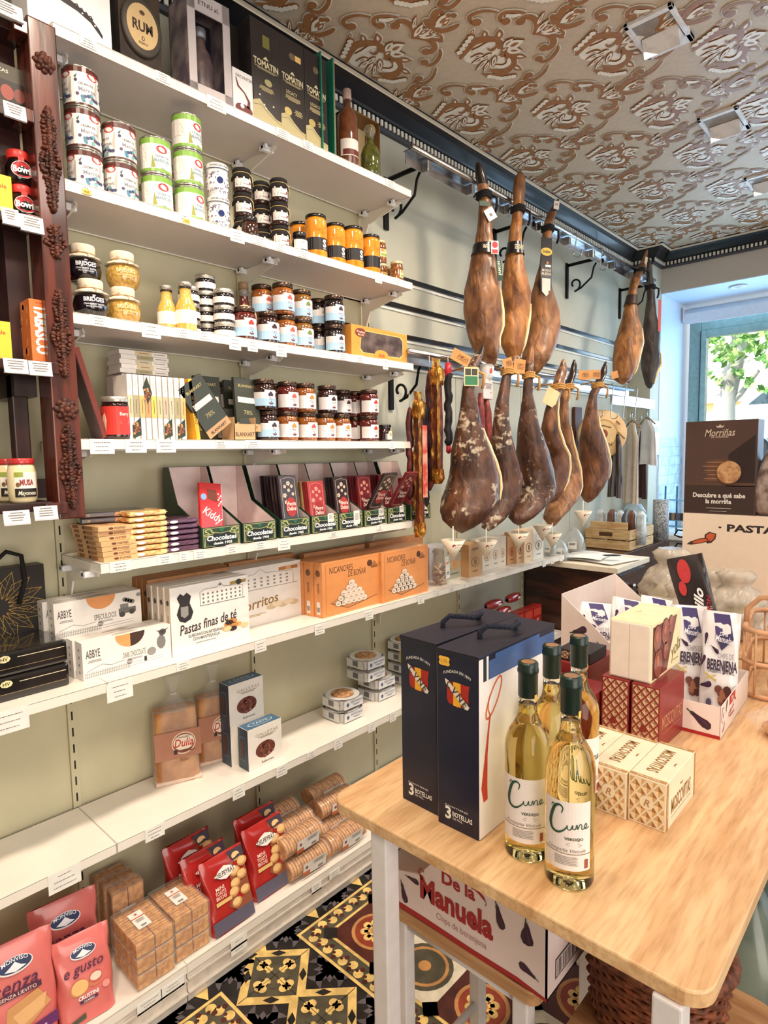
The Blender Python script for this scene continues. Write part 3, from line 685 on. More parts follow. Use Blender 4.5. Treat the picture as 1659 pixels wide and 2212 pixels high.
for i,(px,kd,bd,fr,bl,wd,x,l) in enumerate([(570,'bb',JAM_D,'berry',1,'Mora',.22,'tall standing dark jam jar with blue label, upper row of the fourth shelf'),(596,'o1',JAM_A,'mango',0,'Mango',.14,'amber jam jar half hidden in the upper row behind the blue-labelled one'),(621,'g1',JAM_R,'plum',0,'Frambuesa',.215,'red jam jar with raspberry label, upper row of the fourth shelf'),(659,'n1',JAM_A,'orange',0,'Naranja',.215,'amber jam jar with oranges, upper row of the fourth shelf'),(706,'k1',JAM_D,'dark',0,'Ciruela',.215,'dark plum jam jar, upper row of the fourth shelf'),(739,'k1',JAM_D,'dark',0,'Ciruela',.145,'dark jam jar turned away, upper row, right of the plum jam'),(766,'s1',JAM_R,'straw',0,'Fresa',.135,'red jam jar second from the right end, upper row of the fourth shelf'),(797,'s1',JAM_R,'straw',0,'Fresa',.215,'strawberry jam jar at the right end of the upper row, fourth shelf')]):
    jam(kd,bd,fr,bl,wd,'',l,px,4,1,x=x,grp=g4)
for px,x,l,lay in ((492,.09,'dark jam jar at the far back left of the fourth shelf',1),(528,.13,'dark jam jar behind the dark chocolate display, upper row',1),(492,.09,'lower dark jam jar at the far back left of the fourth shelf',0),(528,.13,'lower dark jam jar behind the dark chocolate display',0),(596,.14,'lower amber jam jar hidden behind the front row',0),(706,.14,'lower dark jam jar behind the orange jam',0)):
    jam('k1',JAM_D,'dark',0,'Ciruela','',l,px,4,lay,x=x,grp=g4)
def honeylabel(p,f,r,hb): 
    p.rect(f,-r*.2,.008,r*.9,.03,P(236,228,200),1,4); p.disc(f,r*.4,.03,.013,P(236,228,200),2,12); p.rect(f,r*.35,.03,r*.55,.055,P(225,205,140),1); p.lines(f,r*.05,r*.75,.03,.002,3,P(110,90,70),k=3)
put('hon',jar(.028,.066,JAM_D,LIDK,label=honeylabel),'honey_jar','small dark honey jar at the right end of the fourth shelf','honey jar',at(832,.22,4),RW-.3)
# ---- shelf 3 ----
g3='blue-labelled jam jars on the third shelf'
for i,(px,kd,bd,fr,wd,lay,x,l) in enumerate([
 (528,'bs',JAM_R,'straw','Fresa',0,.225,'strawberry jam jar with blue label, lower row of the third shelf'),
 (578,'bd',JAM_D,'dark','Cereza',0,.225,'dark cherry jam jar with blue label, lower row of the third shelf'),
 (617,'bo',JAM_A,'plum','Pomelo',0,.225,'amber jam jar with pink fruit and blue label, lower row, third shelf'),
 (654,'bg',JAM_O,'green','Tomate',0,.225,'olive-brown jam jar with green fruit, lower row of the third shelf'),
 (689,'bk',JAM_B,'berry','Arandano',0,.15,'black jam jar left of another in the lower row, third shelf'),
 (722,'bk',JAM_B,'berry','Arandano',0,.225,'black jam jar beside the window box, lower row of the third shelf'),
 (566,'bo',JAM_A,'plum','Pomelo',1,.16,'amber jam jar left of two others, upper row of the third shelf'),
 (611,'bo',JAM_A,'plum','Pomelo',1,.225,'large amber jam jar in the middle, upper row of the third shelf'),
 (651,'bg',JAM_O,'green','Tomate',1,.20,'olive-brown jam jar with its label turned right, upper row, third shelf'),
 (687,'bk',JAM_B,'berry','Arandano',1,.15,'black jam jar left of another in the upper row, third shelf'),
 (721,'bk',JAM_B,'berry','Arandano',1,.225,'black jam jar above the window box corner, upper row, third shelf')]):
    jam(kd,bd,fr,1,wd,'',l,px,3,lay,x=x,hh=.102,rr=.0375,grp=g3)
jam('bd',JAM_D,'dark',1,'Cereza','','lower dark jam jar at the back under the amber one, third shelf',552,3,0,x=.14,hh=.102,rr=.0375,grp=g3)
# syrup bottle with round tag
def syrup():
    G=glassy('maple_syrup',(86,26,16)); b=MB(); b.lathe([(.026,0),(.029,.006),(.0295,.05),(.029,.075),(.022,.105),(.0145,.128),(.0125,.15),(.0125,.165)],G,24)
    g=MB(); g.lathe([(.0128,.15),(.0128,.172)],M('clear_glass_neck',(215,205,195),rough=.05,trans=.6,var=0),20); g.tube([(.012,0,.165),(.024,0,.158),(.022,0,.142),(.014,0,.138)],.003,MC['clear_glass_neck'],6)
    c=MB(); c.lathe([(.0145,.17),(.0145,.19),(.013,.191),(0,.191)],P(150,120,90),20)
    t=MB(); f=plane((0,-.031,.085),(1,0,0),(0,.15,1),(0,-1,0)); t.disc(f,0,0,.031,P(232,190,150),1,28,.036); t.disc(f,0,0,.028,P(110,34,26),2,28,.032); t.disc(f,0,.003,.02,P(222,170,140),3,24,.022); t.disc(f,0,.003,.018,P(130,50,40),4,24,.02)
    t.text(f,'Maple Joe',0,-.004,.011,P(245,220,190),k=5,maxw=.052); t.stroke(f,[(-.018,-.018),(0,-.024),(.018,-.018)],.003,P(240,200,160),5); t.text(f,'SIROP',0,.012,.005,P(245,220,190),k=5)
    return [('bottle_body',b),('glass_neck',g),('cap',c),('round_label',t)]
put('syr',syrup,'syrup_bottle','dark syrup bottle with a round brown label, standing behind the strawberry jam','bottle',(.135,yat(527,.135,2.05),ZS[3]+.0005),RW-.5,sc=(1.15,1.15,1.1))
# cream sauce stacks with tin lids
def tinlab(p,f,r,hb): p.rect(f,-r*2.2,.006,r*1.5,hb-.012,P(238,232,228),1,14); p.lines(f,-r*.2,r*1.0,hb*.62,.0016,2,P(90,80,76),k=2); p.lines(f,-r*1.8,-r*.8,hb*.6,.0012,3,P(150,140,136),k=2)
smallj=jar(.0315,.049,JAM_B,LIDS,lidh=.013,neck=.97,label=tinlab,shoulder=.004)
gt='small tin-lidded spread jars on the third shelf'
for (px,x,n,l0,z0) in ((484,.215,3,'front right stack',0),(446,.155,4,'rear stack between the other two',0),(409,.17,3,'left stack, behind the yellow bottle',0)):
    for i in range(n):
        y=yat(px,x,ZS[3]+.08); put('smj',smallj,'spread_jar','small tin-lidded jar, %s, %s from the bottom'%(l0,ORD[i]),'jar',(x,y,ZS[3]+.0005+i*.0495),RW-.35,gt)
# yellow sauce bottles
SAU=glassy('yellow_sauce',(226,186,96),(206,164,76))
def saucelab(p,r): 
    f=cylf(r*1.004); p.rect(f,-r*2,.02,r*1.5,.055,P(240,234,226),1,14); p.lines(f,r*.1,r*1.1,.042,.0016,3,P(110,100,90),k=2)
def sauce():
    b=MB(); b.lathe([(.024,0),(.027,.005),(.027,.062),(.023,.075),(.0155,.092),(.014,.115),(.0155,.12)],SAU,24); c=MB(); c.lathe([(.017,.118),(.0175,.128),(.0165,.13),(0,.13)],LIDS,20); c2=MB(); c2.lathe([(.0165,.113),(.0165,.118)],LIDK,20)
    p=MB(); saucelab(p,.027); return [('bottle_body',b),('cap',c),('neck_ring',c2),('paper_label',p)]
put('sau',sauce,'sauce_bottle','slim yellow sauce bottle with white label, left of its twin','bottle',(.20,yat(361,.2,1.97),ZS[3]),RW-.4,'yellow sauce bottles')
put('sau',sauce,'sauce_bottle','yellow sauce bottle with white label standing in front of the tin-lidded jars','bottle',(.235,yat(402,.235,1.97),ZS[3]),RW-.4,'yellow sauce bottles',sc=1.08)
# round mustard / sauce jars with cloth caps
CLOTH=M('printed_cloth_cap',(226,212,188),rough=.8,c2=(200,160,130),vs=60,lo=.36,hi=.42)
def bridges(body,ink,w2):
    def f():
        b=MB(); b.lathe([(.026,0),(.034,.004),(.042,.02),(.044,.034),(.041,.05),(.033,.062),(.029,.066)],body,28)
        c=MB(); c.lathe([(.044,.060),(.038,.066),(.0305,.070),(.0285,.073),(.0305,.078),(.031,.093),(.029,.096),(0,.097)],CLOTH,32,wob=lambda a,z: 1+(.05*sin(a*11) if z<.068 else .012*sin(a*9)))
        s=MB(); s.tube([(cos(a*pi/12)*.0295,sin(a*pi/12)*.0295,.0735) for a in range(24)],.0013,P(170,130,80),5,True); s.tube([(.005,-.031,.073),(.012,-.04,.066),(.010,-.043,.058)],.0012,P(170,130,80),5)
        p=MB(); rf=lambda z: .0445; f=cylf(.0445); p.text(f,'BRIDGES',.006,.042,.0105,ink,k=1,bold=.03,maxw=.05); p.text(f,'MRS',.006,.0515,.003,ink,k=1); p.text(f,w2,.006,.030,.0042,ink,k=1,maxw=.05); p.text(f,'SAUCE WITH PORT' if w2[0]=='C' else 'MUSTARD',.006,.024,.0032,ink,k=1)
        return [('jar_body',b),('cloth_cap',c),('string',s),('printed_label',p)]
    return f
BLKS=glassy('black_cranberry_sauce',(22,16,22)); MUS=glassy('wholegrain_mustard',(200,160,84),(170,128,56),vs=120)
for px,x,lay,l in ((180,.18,1,'upper'),(197,.225,0,'lower')):
    put('brk',bridges(BLKS,P(236,232,240),'CRANBERRY SAUCE'),'sauce_jar','%s round black sauce jar with a cloth-covered lid, beside the mahogany pillar'%l,'jar',(x,yat(px,x,ZS[3]+.04+lay*.1),ZS[3]+.0005+lay*.098),RW-.35,'cloth-capped sauce jars')
for px,x,lay,l in ((265,.195,1,'upper'),(267,.21,0,'lower')):
    put('bry',bridges(MUS,P(236,214,150),'HONEY MUSTARD'),'mustard_jar','%s round yellow mustard jar with a cloth-covered lid'%l,'jar',(x,yat(px,x,ZS[3]+.04+lay*.1),ZS[3]+.0005+lay*.098),RW-.35,'cloth-capped sauce jars')
# window gift box
def winbox():
    W,Hh,D=.235,.118,.07; o=P(226,150,66,rough=.35,coat=.4); b=MB()
    b.box(-W/2,W/2,0,D,0,Hh,o,.001)
    f=fronty(-W/2,0,0); g=P(250,214,130,rough=.3,metal=.4)
    oc=[(.045,.022),(.175+.025,.022),(.213,.035),(.213,.088),(.20,.1),(.06,.1),(.04,.088),(.034,.035)]
    b.poly(f,[(q[0]+(.003 if q[0]>.11 else -.003),q[1]+(.003 if q[1]>.06 else -.003)) for q in oc],g,1)
    w=MB(); w.poly(f,oc,M('cellophane_window',(112,96,92),rough=.15,coat=1,c2=(70,58,58),vs=22,bump=.6),2)
    p=MB(); p.disc(f,.12,.018,.03,o,4,20,.022); p.poly(f,[(.105,.012),(.135,.012),(.13,.028),(.12,.022),(.11,.028)],P(180,100,40),5); p.disc(f,.036,.092,.022,P(120,44,36),4,14,.016); p.text(f,'Frutos',.036,.095,.009,P(245,220,190),k=6,maxw=.034); p.text(f,'SECOS',.036,.084,.006,P(245,220,190),k=6)
    return [('carton',b),('window',w),('printed_emblem',p)]
y0,y1=yat(762,.25,ZS[3]),yat(888,.265,ZS[3])
put('winb',winbox,'gift_box','orange gift box with a clear octagonal window, right end of the third shelf','box',(.245,(y0+y1)/2,ZS[3]),RW,sc=((y1-y0)/.235,1,1))
# ---- shelf 2 ----
def tinlid(r,h): return [(r,0),(r*1.02,.001),(r*1.02,.003),(r,.005),(r,h-.005),(r*1.02,h-.003),(r*1.02,h-.001),(r*.99,h),(r*.97,h-.003),(0,h-.003)]
TINM=M('tin_metal',(206,200,190),rough=.2,metal=.9)
def tin(r,h,kind):
    def f():
        b=MB(); b.lathe(tinlid(r,h),TINM,28); p=MB(); f=cylf(r*1.003)
        p.rect(f,-pi*r,.005,pi*r,h-.005,P(236,230,224,rough=.3),1,28)
        if kind=='mar':
            p.rect(f,-pi*r,h-.017,pi*r,h-.005,P(84,40,34,rough=.3),2,28); p.rect(f,-pi*r,.005,pi*r,.009,P(84,40,34,rough=.3),2,28)
            for u in (-.055,.012,.075):
                p.disc(f,u+.022,h-.022,.014,P(190,60,56),3,16,.0085); p.text(f,'Torres',u+.022,h-.022,.0055,WHITE,k=4,maxw=.022)
                p.text(f,'CREMA DE',u+.005,h*.55,.0055,P(110,104,110),k=3); p.text(f,'Marron',u+.008,h*.42,.010,P(130,130,140),k=3,maxw=.042)
                rd=random.Random(3)
                for i in range(16): p.disc(f,u+.006+rd.uniform(-.022,.026),.022+rd.uniform(-.008,.01),.0042,[P(70,130,150),P(60,70,110),P(120,170,170),P(90,60,90)][i%4],3+i%3,8)
                p.disc(f,u-.018,h*.62,.004,P(50,50,80),3,8); p.poly(f,[(u-.022,h*.7),(u-.014,h*.78),(u-.018,h*.66)],P(70,80,70),3); p.stroke(f,[(u-.03,h*.7),(u-.034,h*.4),(u-.03,h*.2)],[.003,.009,.002],P(190,180,170),2)
        elif kind=='grn':
            G=P(128,172,72,rough=.3); p.rect(f,-pi*r,h-.018,pi*r,h-.005,G,2,28); p.rect(f,-pi*r,.005,pi*r,.012,G,2,28); p.rect(f,-pi*r,.03,-r*.35,h-.018,P(232,224,216),3,8)
            p.disc(f,.012,h-.030,.015,P(190,60,56),4,16,.009); p.text(f,'Liger',.012,h-.030,.006,WHITE,k=5,maxw=.022)
            p.text(f,'CREMA DE',.012,h*.47,.006,P(120,150,170),k=4); p.text(f,'MARRON',.012,h*.36,.008,P(120,150,170),k=4,maxw=.042); p.lines(f,-.005,.03,h*.28,.002,1,P(150,150,150),k=4); p.text(f,'500g',.012,h*.16,.004,P(120,120,120),k=4)
            p.poly(f,[(-.018,.014),(-.006,.014),(-.013,h*.5)],P(150,150,60),4); p.lines(f,-r*1.6,-r*.6,h*.7,.0018,8,P(190,180,172),k=4,al='l')
        return [('tin_body',b),('printed_wrap',p)]
    return f
gT='stacked food tins on the second shelf'
def stack(key,fn,px,x,n,h,lab,name,cat,k=2,grp=gT,pz=None,rz=RW,sc=None):
    for i in range(n):
        put(key,fn,name,lab%((ORD[i] if n>1 else 'only')+' from the bottom' if n>1 else 'standing alone'),cat,(x,yat(px,x,ZS[k]+h*(n/2)),ZS[k]+.0004+i*(h+.0004)),rz,grp,sc=sc)
def lay(n,i): return {1:[''],2:['lower','upper'],3:['bottom','middle','top'],4:['bottom','second','third','top']}[n][i]
def stack2(key,fn,px,x,n,h,lab,name,cat,k=2,grp=gT,rz=RW,jit=0):
    for i in range(n):
        zz=ZS[k]+h*n/2; put(key,fn,name,lay(n,i)+' '+lab if n>1 else lab,cat,(x+jit*((i*37)%5-2)/2,yat(px,x,zz)+jit*((i*53)%5-2)/2,ZS[k]+.0004+i*(h+.0004)),rz,grp)
tm=tin(.0415,.098,'mar'); tg=tin(.0405,.088,'grn')
for i in range(3): put('tm',tm,'food_tin',['bottom','middle','top'][i]+' brown-rimmed blueberry-print tin of the tall stack by the pillar','tin',(.215,yat(180,.215,ZS[2]+.15),ZS[2]+.0005+i*.0985),RW-.5,gT)
for i in range(2): put('tm',tm,'food_tin',['lower','upper'][i]+' brown-rimmed blueberry-print tin of the two-high stack','tin',(.215,yat(260,.215,ZS[2]+.1),ZS[2]+.0005+i*.0985),RW-.25,gT)
for i in range(2): put('tg',tg,'food_tin',['lower','upper'][i]+' green and white chestnut cream tin of the two-high stack','tin',(.215,yat(339,.215,ZS[2]+.08),ZS[2]+.0005+i*.0985),RW-.35,gT,sc=(1,1,1.11))
for i in range(3): put('tg',tg,'food_tin',['bottom','middle','top'][i]+' green and white chestnut cream tin of the three-high stack','tin',(.215,yat(407,.215,ZS[2]+.15),ZS[2]+.0005+i*.0985),RW,gT,sc=(1,1,1.11))
for px,x,i in ((300,.12,0),(350,.10,0),(350,.10,1)): put('tg',tg,'food_tin','green and white tin standing at the back of the second shelf'+(', left one' if px==300 else (', upper of two' if i else ', lower of two')),'tin',(x,yat(px,x,ZS[2]+.08),ZS[2]+.0005+i*.0985),RW,gT,sc=(1,1,1.11))
# ceramic pots
def pot():
    W=M('glazed_ceramic',(236,232,232),rough=.12,coat=.6,var=.02); BL=P(44,58,110,rough=.15,coat=.5); b=MB(); b.lathe([(.026,0),(.028,.003),(.032,.02),(.034,.04),(.033,.06),(.0315,.072),(.034,.078),(.0345,.09),(.032,.094),(.030,.094),(0,.09)],W,28)
    p=MB(); f=cylf(.0345); rd=random.Random(4)
    p.disc(f,.006,.044,.0095,BL,2,16)
    for i in range(90):
        u,v=rd.uniform(-.06,.06),rd.choice([.012,.02,.03,.036,.05,.058,.064])+rd.uniform(-.002,.002)
        if hypot(u-.006,v-.044)<.012: continue
        a=rd.uniform(0,pi); d=.004; p.stroke(f,[(u-d*cos(a),v-d*sin(a)),(u+d*.3,v+d*.3),(u+d*cos(a),v+d*sin(a))],[.0008,.0025,.0008],BL if i%4 else P(110,60,60),1)
    p.rect(f,-.1,.0765,.1,.0785,P(30,34,60),2,24); p.text(f,'CONSERVAS FINAS',.006,.0855,.0055,P(40,44,70),k=3,maxw=.06)
    for u in (-.06,.06): p.text(f,'ANCHOAS',u,.0855,.0055,P(40,44,70),k=3,maxw=.045)
    return [('pot_body',b),('painted_pattern',p)]
for i in range(2): put('pot',pot,'ceramic_pot',['lower','upper'][i]+' blue and white painted ceramic pot','pot',(.225,yat(471,.225,ZS[2]+.09),ZS[2]+.0005+i*.0945),RW-.5,'painted ceramic pots')
# fabric topped jars
def clothjar():
    b=MB(); J=glassy('cloth_jar_fruit',(58,32,24)); b.lathe([(.026,0),(.0295,.004),(.030,.012),(.030,.045),(.028,.052),(.026,.055)],J,24)
    c=MB(); DK=M('black_cloth',(30,26,26),rough=.9); c.lathe([(.032,.038),(.031,.048),(.0275,.054),(.0265,.057),(.0285,.062),(.0285,.069),(.026,.072),(0,.073)],DK,28,wob=lambda a,z: 1+(.06*sin(a*9) if z<.05 else .015*sin(a*7)))
    s=MB(); s.tube([(cos(a*pi/10)*.0275,sin(a*pi/10)*.0275,.0568) for a in range(20)],.0012,P(200,170,110),5,True); s.tube([(.016,-.024,.057),(.026,-.026,.045),(.03,-.022,.02)],.0013,P(206,176,120),5)
    p=MB(); f=cylf(.0305); p.rect(f,-.03,.012,.026,.042,P(232,222,214),1,8); p.poly(f,[(-.012,.0425),(.016,.0425),(.001,.03)],P(34,28,28),2); p.lines(f,-.026,-.008,.026,.0014,4,P(110,100,100),k=2); p.text(f,'Artesana',.008,.022,.0045,P(70,60,60),k=2,maxw=.026); p.disc(f,.02,.026,.004,P(150,40,40),2,8)
    return [('jar_body',b),('cloth_cap',c),('string',s),('paper_label',p)]
gC='small jars with black cloth caps'
for (px,x,n,l) in ((525,.20,3,'black-capped jar of the left stack beside the ceramic pots'),(566,.165,3,'black-capped jar of the middle stack, set further back'),(604,.225,3,'black-capped jar of the front right stack')):
    for i in range(n): put('cj',clothjar,'preserve_jar',['bottom','middle','top'][i]+' '+l,'jar',(x,yat(px,x,ZS[2]+.1),ZS[2]+.0005+i*.0735),RW-.4,gC,sc=1.0)
def wl(p,f,r,hb): p.rect(f,-r*1.0,.006,r*1.4,hb-.012,P(238,230,224),1,8); p.lines(f,-r*.2,r*.9,hb*.4,.0016,3,P(130,90,90),k=2); p.stroke(f,[(r*.1,hb*.55),(r*.4,hb*.62)],.002,P(140,60,60),2)
put('wj',jar(.026,.062,JAM_B,LIDK,label=wl),'preserve_jar','small black-lidded jar with a plain white label in front of the peaches','jar',(.25,yat(647,.25,ZS[2]+.03),ZS[2]),RW-.45)
put('gj',jar(.026,.058,glassy('dark_preserve',(60,30,20)),LIDK),'preserve_jar','small unlabelled dark glass jar at the front edge below the cloth-capped stack','jar',(.255,yat(540,.255,ZS[2]+.03),ZS[2]),RW)
# peach jars
PEA=M('peach_halves_in_syrup',(236,150,44),rough=.1,coat=1,c2=(176,90,20),vs=26,bump=.35,lo=.3,hi=.52,crough=.02)
def peachfill():
    def L(p,f,r,hb):
        p.rect(f,-pi*r,hb*.24,pi*r,hb*.52,P(32,28,32,rough=.4),1,26); p.text(f,'S',r*.35,hb*.40,hb*.17,WHITE,k=3,bold=.04); p.lines(f,r*.1,r*.62,hb*.29,.0016,2,P(200,196,196),k=3)
        for u in (-1.3,-1.1,-.9): p.rect(f,r*u,hb*.26,r*u+.001,hb*.5,P(120,112,112),2)
        for i in range(3): p.stroke(f,[(-r*.9+i*r*.7,hb*(.62+.09*(i%2))),(-r*.2+i*r*.6,hb*(.70+.05*i)),(r*.5+i*r*.4,hb*(.64+.06*i))],[.0004,.003,.0004],P(150,76,20,rough=.2,coat=1),1)
        for i in range(2): p.stroke(f,[(-r*1.1+i*r,hb*.14),(-r*.1+i*r*.5,hb*.18)],[.0004,.003],P(150,76,20,rough=.2,coat=1),1)
    return L
pj=jar(.0385,.158,PEA,LIDK,lidh=.010,neck=.95,label=peachfill(),shoulder=.01)
for px,x,l in ((683,.205,'first from the left'),(724,.19,'second from the left'),(763,.215,'third from the left'),(800,.20,'fourth from the left, its letter at the edge')): put('pj',pj,'peach_jar','tall orange peach jar with black label, '+l,'jar',(x,yat(px,x,ZS[2]+.08),ZS[2]),RW-.25 if px!=800 else RW+.25,'peach jars')
put('pj',pj,'peach_jar','orange peach jar at the back behind the small white-labelled jar','jar',(.11,yat(648,.11,ZS[2]+.1),ZS[2]),RW,'peach jars')
OLV=glassy('brown_beans',(152,92,44),(110,62,28),vs=90)
def ollab(p,f,r,hb): p.rect(f,-r*.4,hb*.3,r*1.5,hb*.68,P(236,220,180),1,8); p.rect(f,-r*.2,hb*.34,r*1.3,hb*.46,P(150,170,70),2,6); p.disc(f,r*.4,hb*.6,.006,P(180,190,90),3,10); p.disc(f,r*.0,hb*.6,.006,P(210,140,90),3,10)
oj=jar(.0265,.088,OLV,LIDC,lidh=.009,neck=.95,label=ollab)
for px,x,i,l in ((823,.15,0,'lower'),(821,.15,1,'upper')): put('oj',oj,'bean_jar',l+' gold-lidded brown jar of a two-high stack right of the peaches','jar',(x,yat(px,x,ZS[2]+.08),ZS[2]+.0005+i*.0885),RW-.4,'gold-lidded brown jars')
put('oj',oj,'bean_jar','gold-lidded brown jar alone at the right end of the second shelf','jar',(.215,yat(857,.215,ZS[2]+.03),ZS[2]),RW,'gold-lidded brown jars')
put('oj',oj,'bean_jar','gold-lidded brown jar behind the lone one at the right end','jar',(.15,yat(845,.15,ZS[2]+.03),ZS[2]),RW,'gold-lidded brown jars')
# ---- carton helper: local frame front=-Y, origin at base front-left ... centre x ----
def carton(W,D,Hh,mat,front=None,left=None,top=None,right=None,bev=.0008,topm=None):
    b=MB(); b.box(-W/2,W/2,0,D,0,Hh,mat,bev)
    if topm: b.rect(top_(-W/2,0,Hh),.0008,.0008,W-.0008,D-.0008,topm,1)
    if front: front(b,fronty(-W/2,0,0),W,Hh)
    if left: left(b,left_(D,0,-W/2),D,Hh)
    if right: right(b,right_(0,0,W/2),D,Hh)
    if top: top(b,top_(-W/2,0,Hh),W,D)
    return b
def bx(key,fn,name,label,px0,px1,k,x,cat='box',grp=None,z=None,rz=RW,sz=1,sd=1,W=None,dz=0):
    """box facing +X on a shelf, its front face spanning pixel columns px0..px1 at its base"""
    zz=(ZS[k]+.0003 if z is None else z)+dz; y0,y1=yat(px0,x,zz),yat(px1,x,zz)
    return put(key,fn,name,label,cat,(x,(y0+y1)/2,zz),rz,grp,sc=((y1-y0)/W if W else 1,sd,sz))
# ===== shelf 1: spirits =====
WB=P(236,232,232,rough=.4); KRAFT=M('kraft_board',(206,150,96),rough=.6,var=.08,vs=40)
def knife(b,f,W,h):
    K=P(52,48,50,rough=.35)
    b.poly(f,[(W*.20,h*.74),(W*.30,h*.58),(W*.38,h*.55),(W*.58,h*.50),(W*.74,h*.40),(W*.86,h*.22),(W*.88,h*.19),(W*.885,h*.26),(W*.84,h*.36),(W*.72,h*.52),(W*.55,h*.62),(W*.44,h*.68),(W*.40,h*1.0),(W*.34,h*1.0),(W*.34,h*.68)],K,1)
    for i in range(4): b.stroke(f,[(W*(.55+.055*i),h*(.60-.035*i)),(W*(.58+.055*i),h*(.63-.035*i)),(W*(.60+.055*i),h*(.57-.035*i))],.003,K,2)
    b.disc(f,W*.79,h*.38,.002,WB,3,6); b.disc(f,W*.64,h*.50,.002,WB,3,6); b.stroke(f,[(W*.1,h*.97),(W*.28,h*.93),(W*.7,h*.96)],.012,P(90,80,76),1)
bx('kn',lambda:carton(.15,.10,.30,WB,front=lambda b,f,W,h:knife(b,f,W,.125)),'knife_box','white carton printed with a black folding knife, top left corner of the picture',60,243,1,.262,W=.15)
def rum():
    DK=M('aged_dark_box',(70,56,44),rough=.6,c2=(40,30,26),vs=12); b=carton(.15,.14,.22,DK)
    q=MB(); f=fronty(-.075,0,-.001); b.mats
    q.lathe([(.068,-.002),(.072,0),(.072,.010),(.066,.012),(.0,.012)],P(70,62,54),36)
    q.v=[(v[0],-v[2],v[1]*1.0+.115) for v in q.v]; g=lambda u,v,k=0: V((u,-.0125-k,v+.115))
    q.disc(g,0,0,.056,P(206,176,128),1,32); q.text(g,'RUM',0,.0,.026,P(60,44,34),k=2,maxw=.085,bold=.03); q.disc(g,0,.034,.01,P(90,66,46),2,10,.006); q.disc(g,0,-.03,.006,P(90,66,46),2,10); q.disc(g,0,-.03,.0035,P(206,176,128),3,8); q.text(g,'RESERVA',0,-.042,.006,P(70,52,40),k=2)
    return [('carton',b),('barrel_head',q)]
bx('rum',rum,'spirit_box','dark spirit box with a round wooden barrel end on its front',262,352,1,.235,W=.15)
def statue():
    m=M('marbled_box',(176,160,160),rough=.5,c2=(110,96,110),vs=14); b=MB(); W,D,h=.125,.11,.275
    b.box(-W/2,W/2,.004,D,0,.004,m); b.box(-W/2,W/2,0,D,h-.004,h,m); b.box(-W/2,-W/2+.003,0,D,0,h,m); b.box(W/2-.003,W/2,0,D,0,h,m); b.box(-W/2,W/2,D-.003,D,0,h,P(40,36,50))
    fw=P(196,186,186,rough=.5)
    for q in ((-W/2,W/2,0,.03),(-W/2,W/2,h-.05,h),(-W/2,-W/2+.022,0,h),(W/2-.022,W/2,0,h)): b.box(q[0],q[1],-.003,0,q[2],q[3],fw)
    f=fronty(-W/2,0,-.003); b.text(f,'ETNU al.',W/2,h-.025,.012,P(70,60,70),k=1,maxw=.08)
    c=MB(); c.lathe([(.03,.01),(.034,.02),(.036,.11),(.026,.15),(.016,.165),(.014,.19)],M('stone_bottle',(120,100,94),rough=.4,c2=(80,66,70),vs=20),20,(0,.055,0)); c.lathe([(.017,.188),(.018,.215),(0,.217)],P(150,150,160,metal=.5),16,(0,.055,0))
    return [('carton',b),('boxed_bottle',c)]
bx('st',statue,'gift_box','marbled gift box with an open window showing a grey bottle',412,500,1,.262,W=.125,rz=RW-.06)
bx('dk1',lambda:carton(.08,.09,.29,P(30,24,22)),'spirit_box','plain black box behind the small wine-splash carton',503,548,1,.20,W=.08)
def splash(b,f,W,h):
    R=P(110,50,44); b.stroke(f,[(W*.15,h*.80),(W*.25,h*.62),(W*.55,h*.52),(W*.75,h*.36),(W*.72,h*.2)],[.003,.007,.005,.009,.012],R,1); b.disc(f,W*.5,h*.13,W*.42,R,1,16,h*.13); b.disc(f,W*.42,h*.2,.007,WB,2,8); b.text(f,'DECANTER',W*.55,h*.86,.008,P(110,90,90),k=1,maxw=W*.8)
bx('spl',lambda:carton(.07,.06,.125,WB,front=splash),'small_box','small white carton with a red wine splash picture',505,550,1,.262,W=.07)
def tomatin(legacy):
    def fr(b,f,W,h):
        G=P(206,190,140,rough=.35); S_=P(190,176,130,rough=.4)
        b.poly(f,[(0,0),(W,0),(W,h*.10),(W*.8,h*.11),(W*.5,h*.17),(W*.25,h*.24),(0,h*.20)],S_,1); b.stroke(f,[(0,h*.16),(W*.3,h*.19),(W*.6,h*.12),(W,h*.07)],.0012,P(120,110,80),2)
        b.text(f,'TOMATIN',W*.5,h*.60,h*.062,P(226,212,170),k=2,bold=.03,maxw=W*.86); b.lines(f,W*.1,W*.9,h*.555,.002,2,S_,k=2); b.poly(f,[(W*.4,h*.645),(W*.5,h*.68),(W*.6,h*.645)],P(226,212,170),2)
        if legacy: b.text(f,'LEGACY',W*.45,h*.455,h*.035,G,k=2,maxw=W*.45); b.lines(f,W*.15,W*.85,h*.42,.002,4,S_,k=2); b.disc(f,W*.28,h*.255,W*.15,P(210,190,120,metal=.4,rough=.3),3,20); b.lines(f,W*.52,W*.9,h*.30,.002,5,S_,k=3); b.disc(f,W*.5,h*.83,W*.13,P(120,106,80),2,6,h*.04)
        else: b.rect(f,W*.4,h*.76,W*.64,h*.88,P(126,120,60),2); b.disc(f,W*.56,h*.43,W*.13,P(170,160,110),3,20); b.lines(f,W*.2,W*.8,h*.38,.002,4,S_,k=2); [b.disc(f,W*u,h*v,.0025,WHITE,3,6) for u,v in ((.25,.28),(.72,.22),(.46,.17),(.4,.2))]
        if legacy==2: b.rect(f,W*.62,h*.80,W*.86,h*.86,P(250,200,120),3)
    return lambda: carton(.08,.085,.30,P(44,38,38,rough=.35,coat=.3),front=fr)
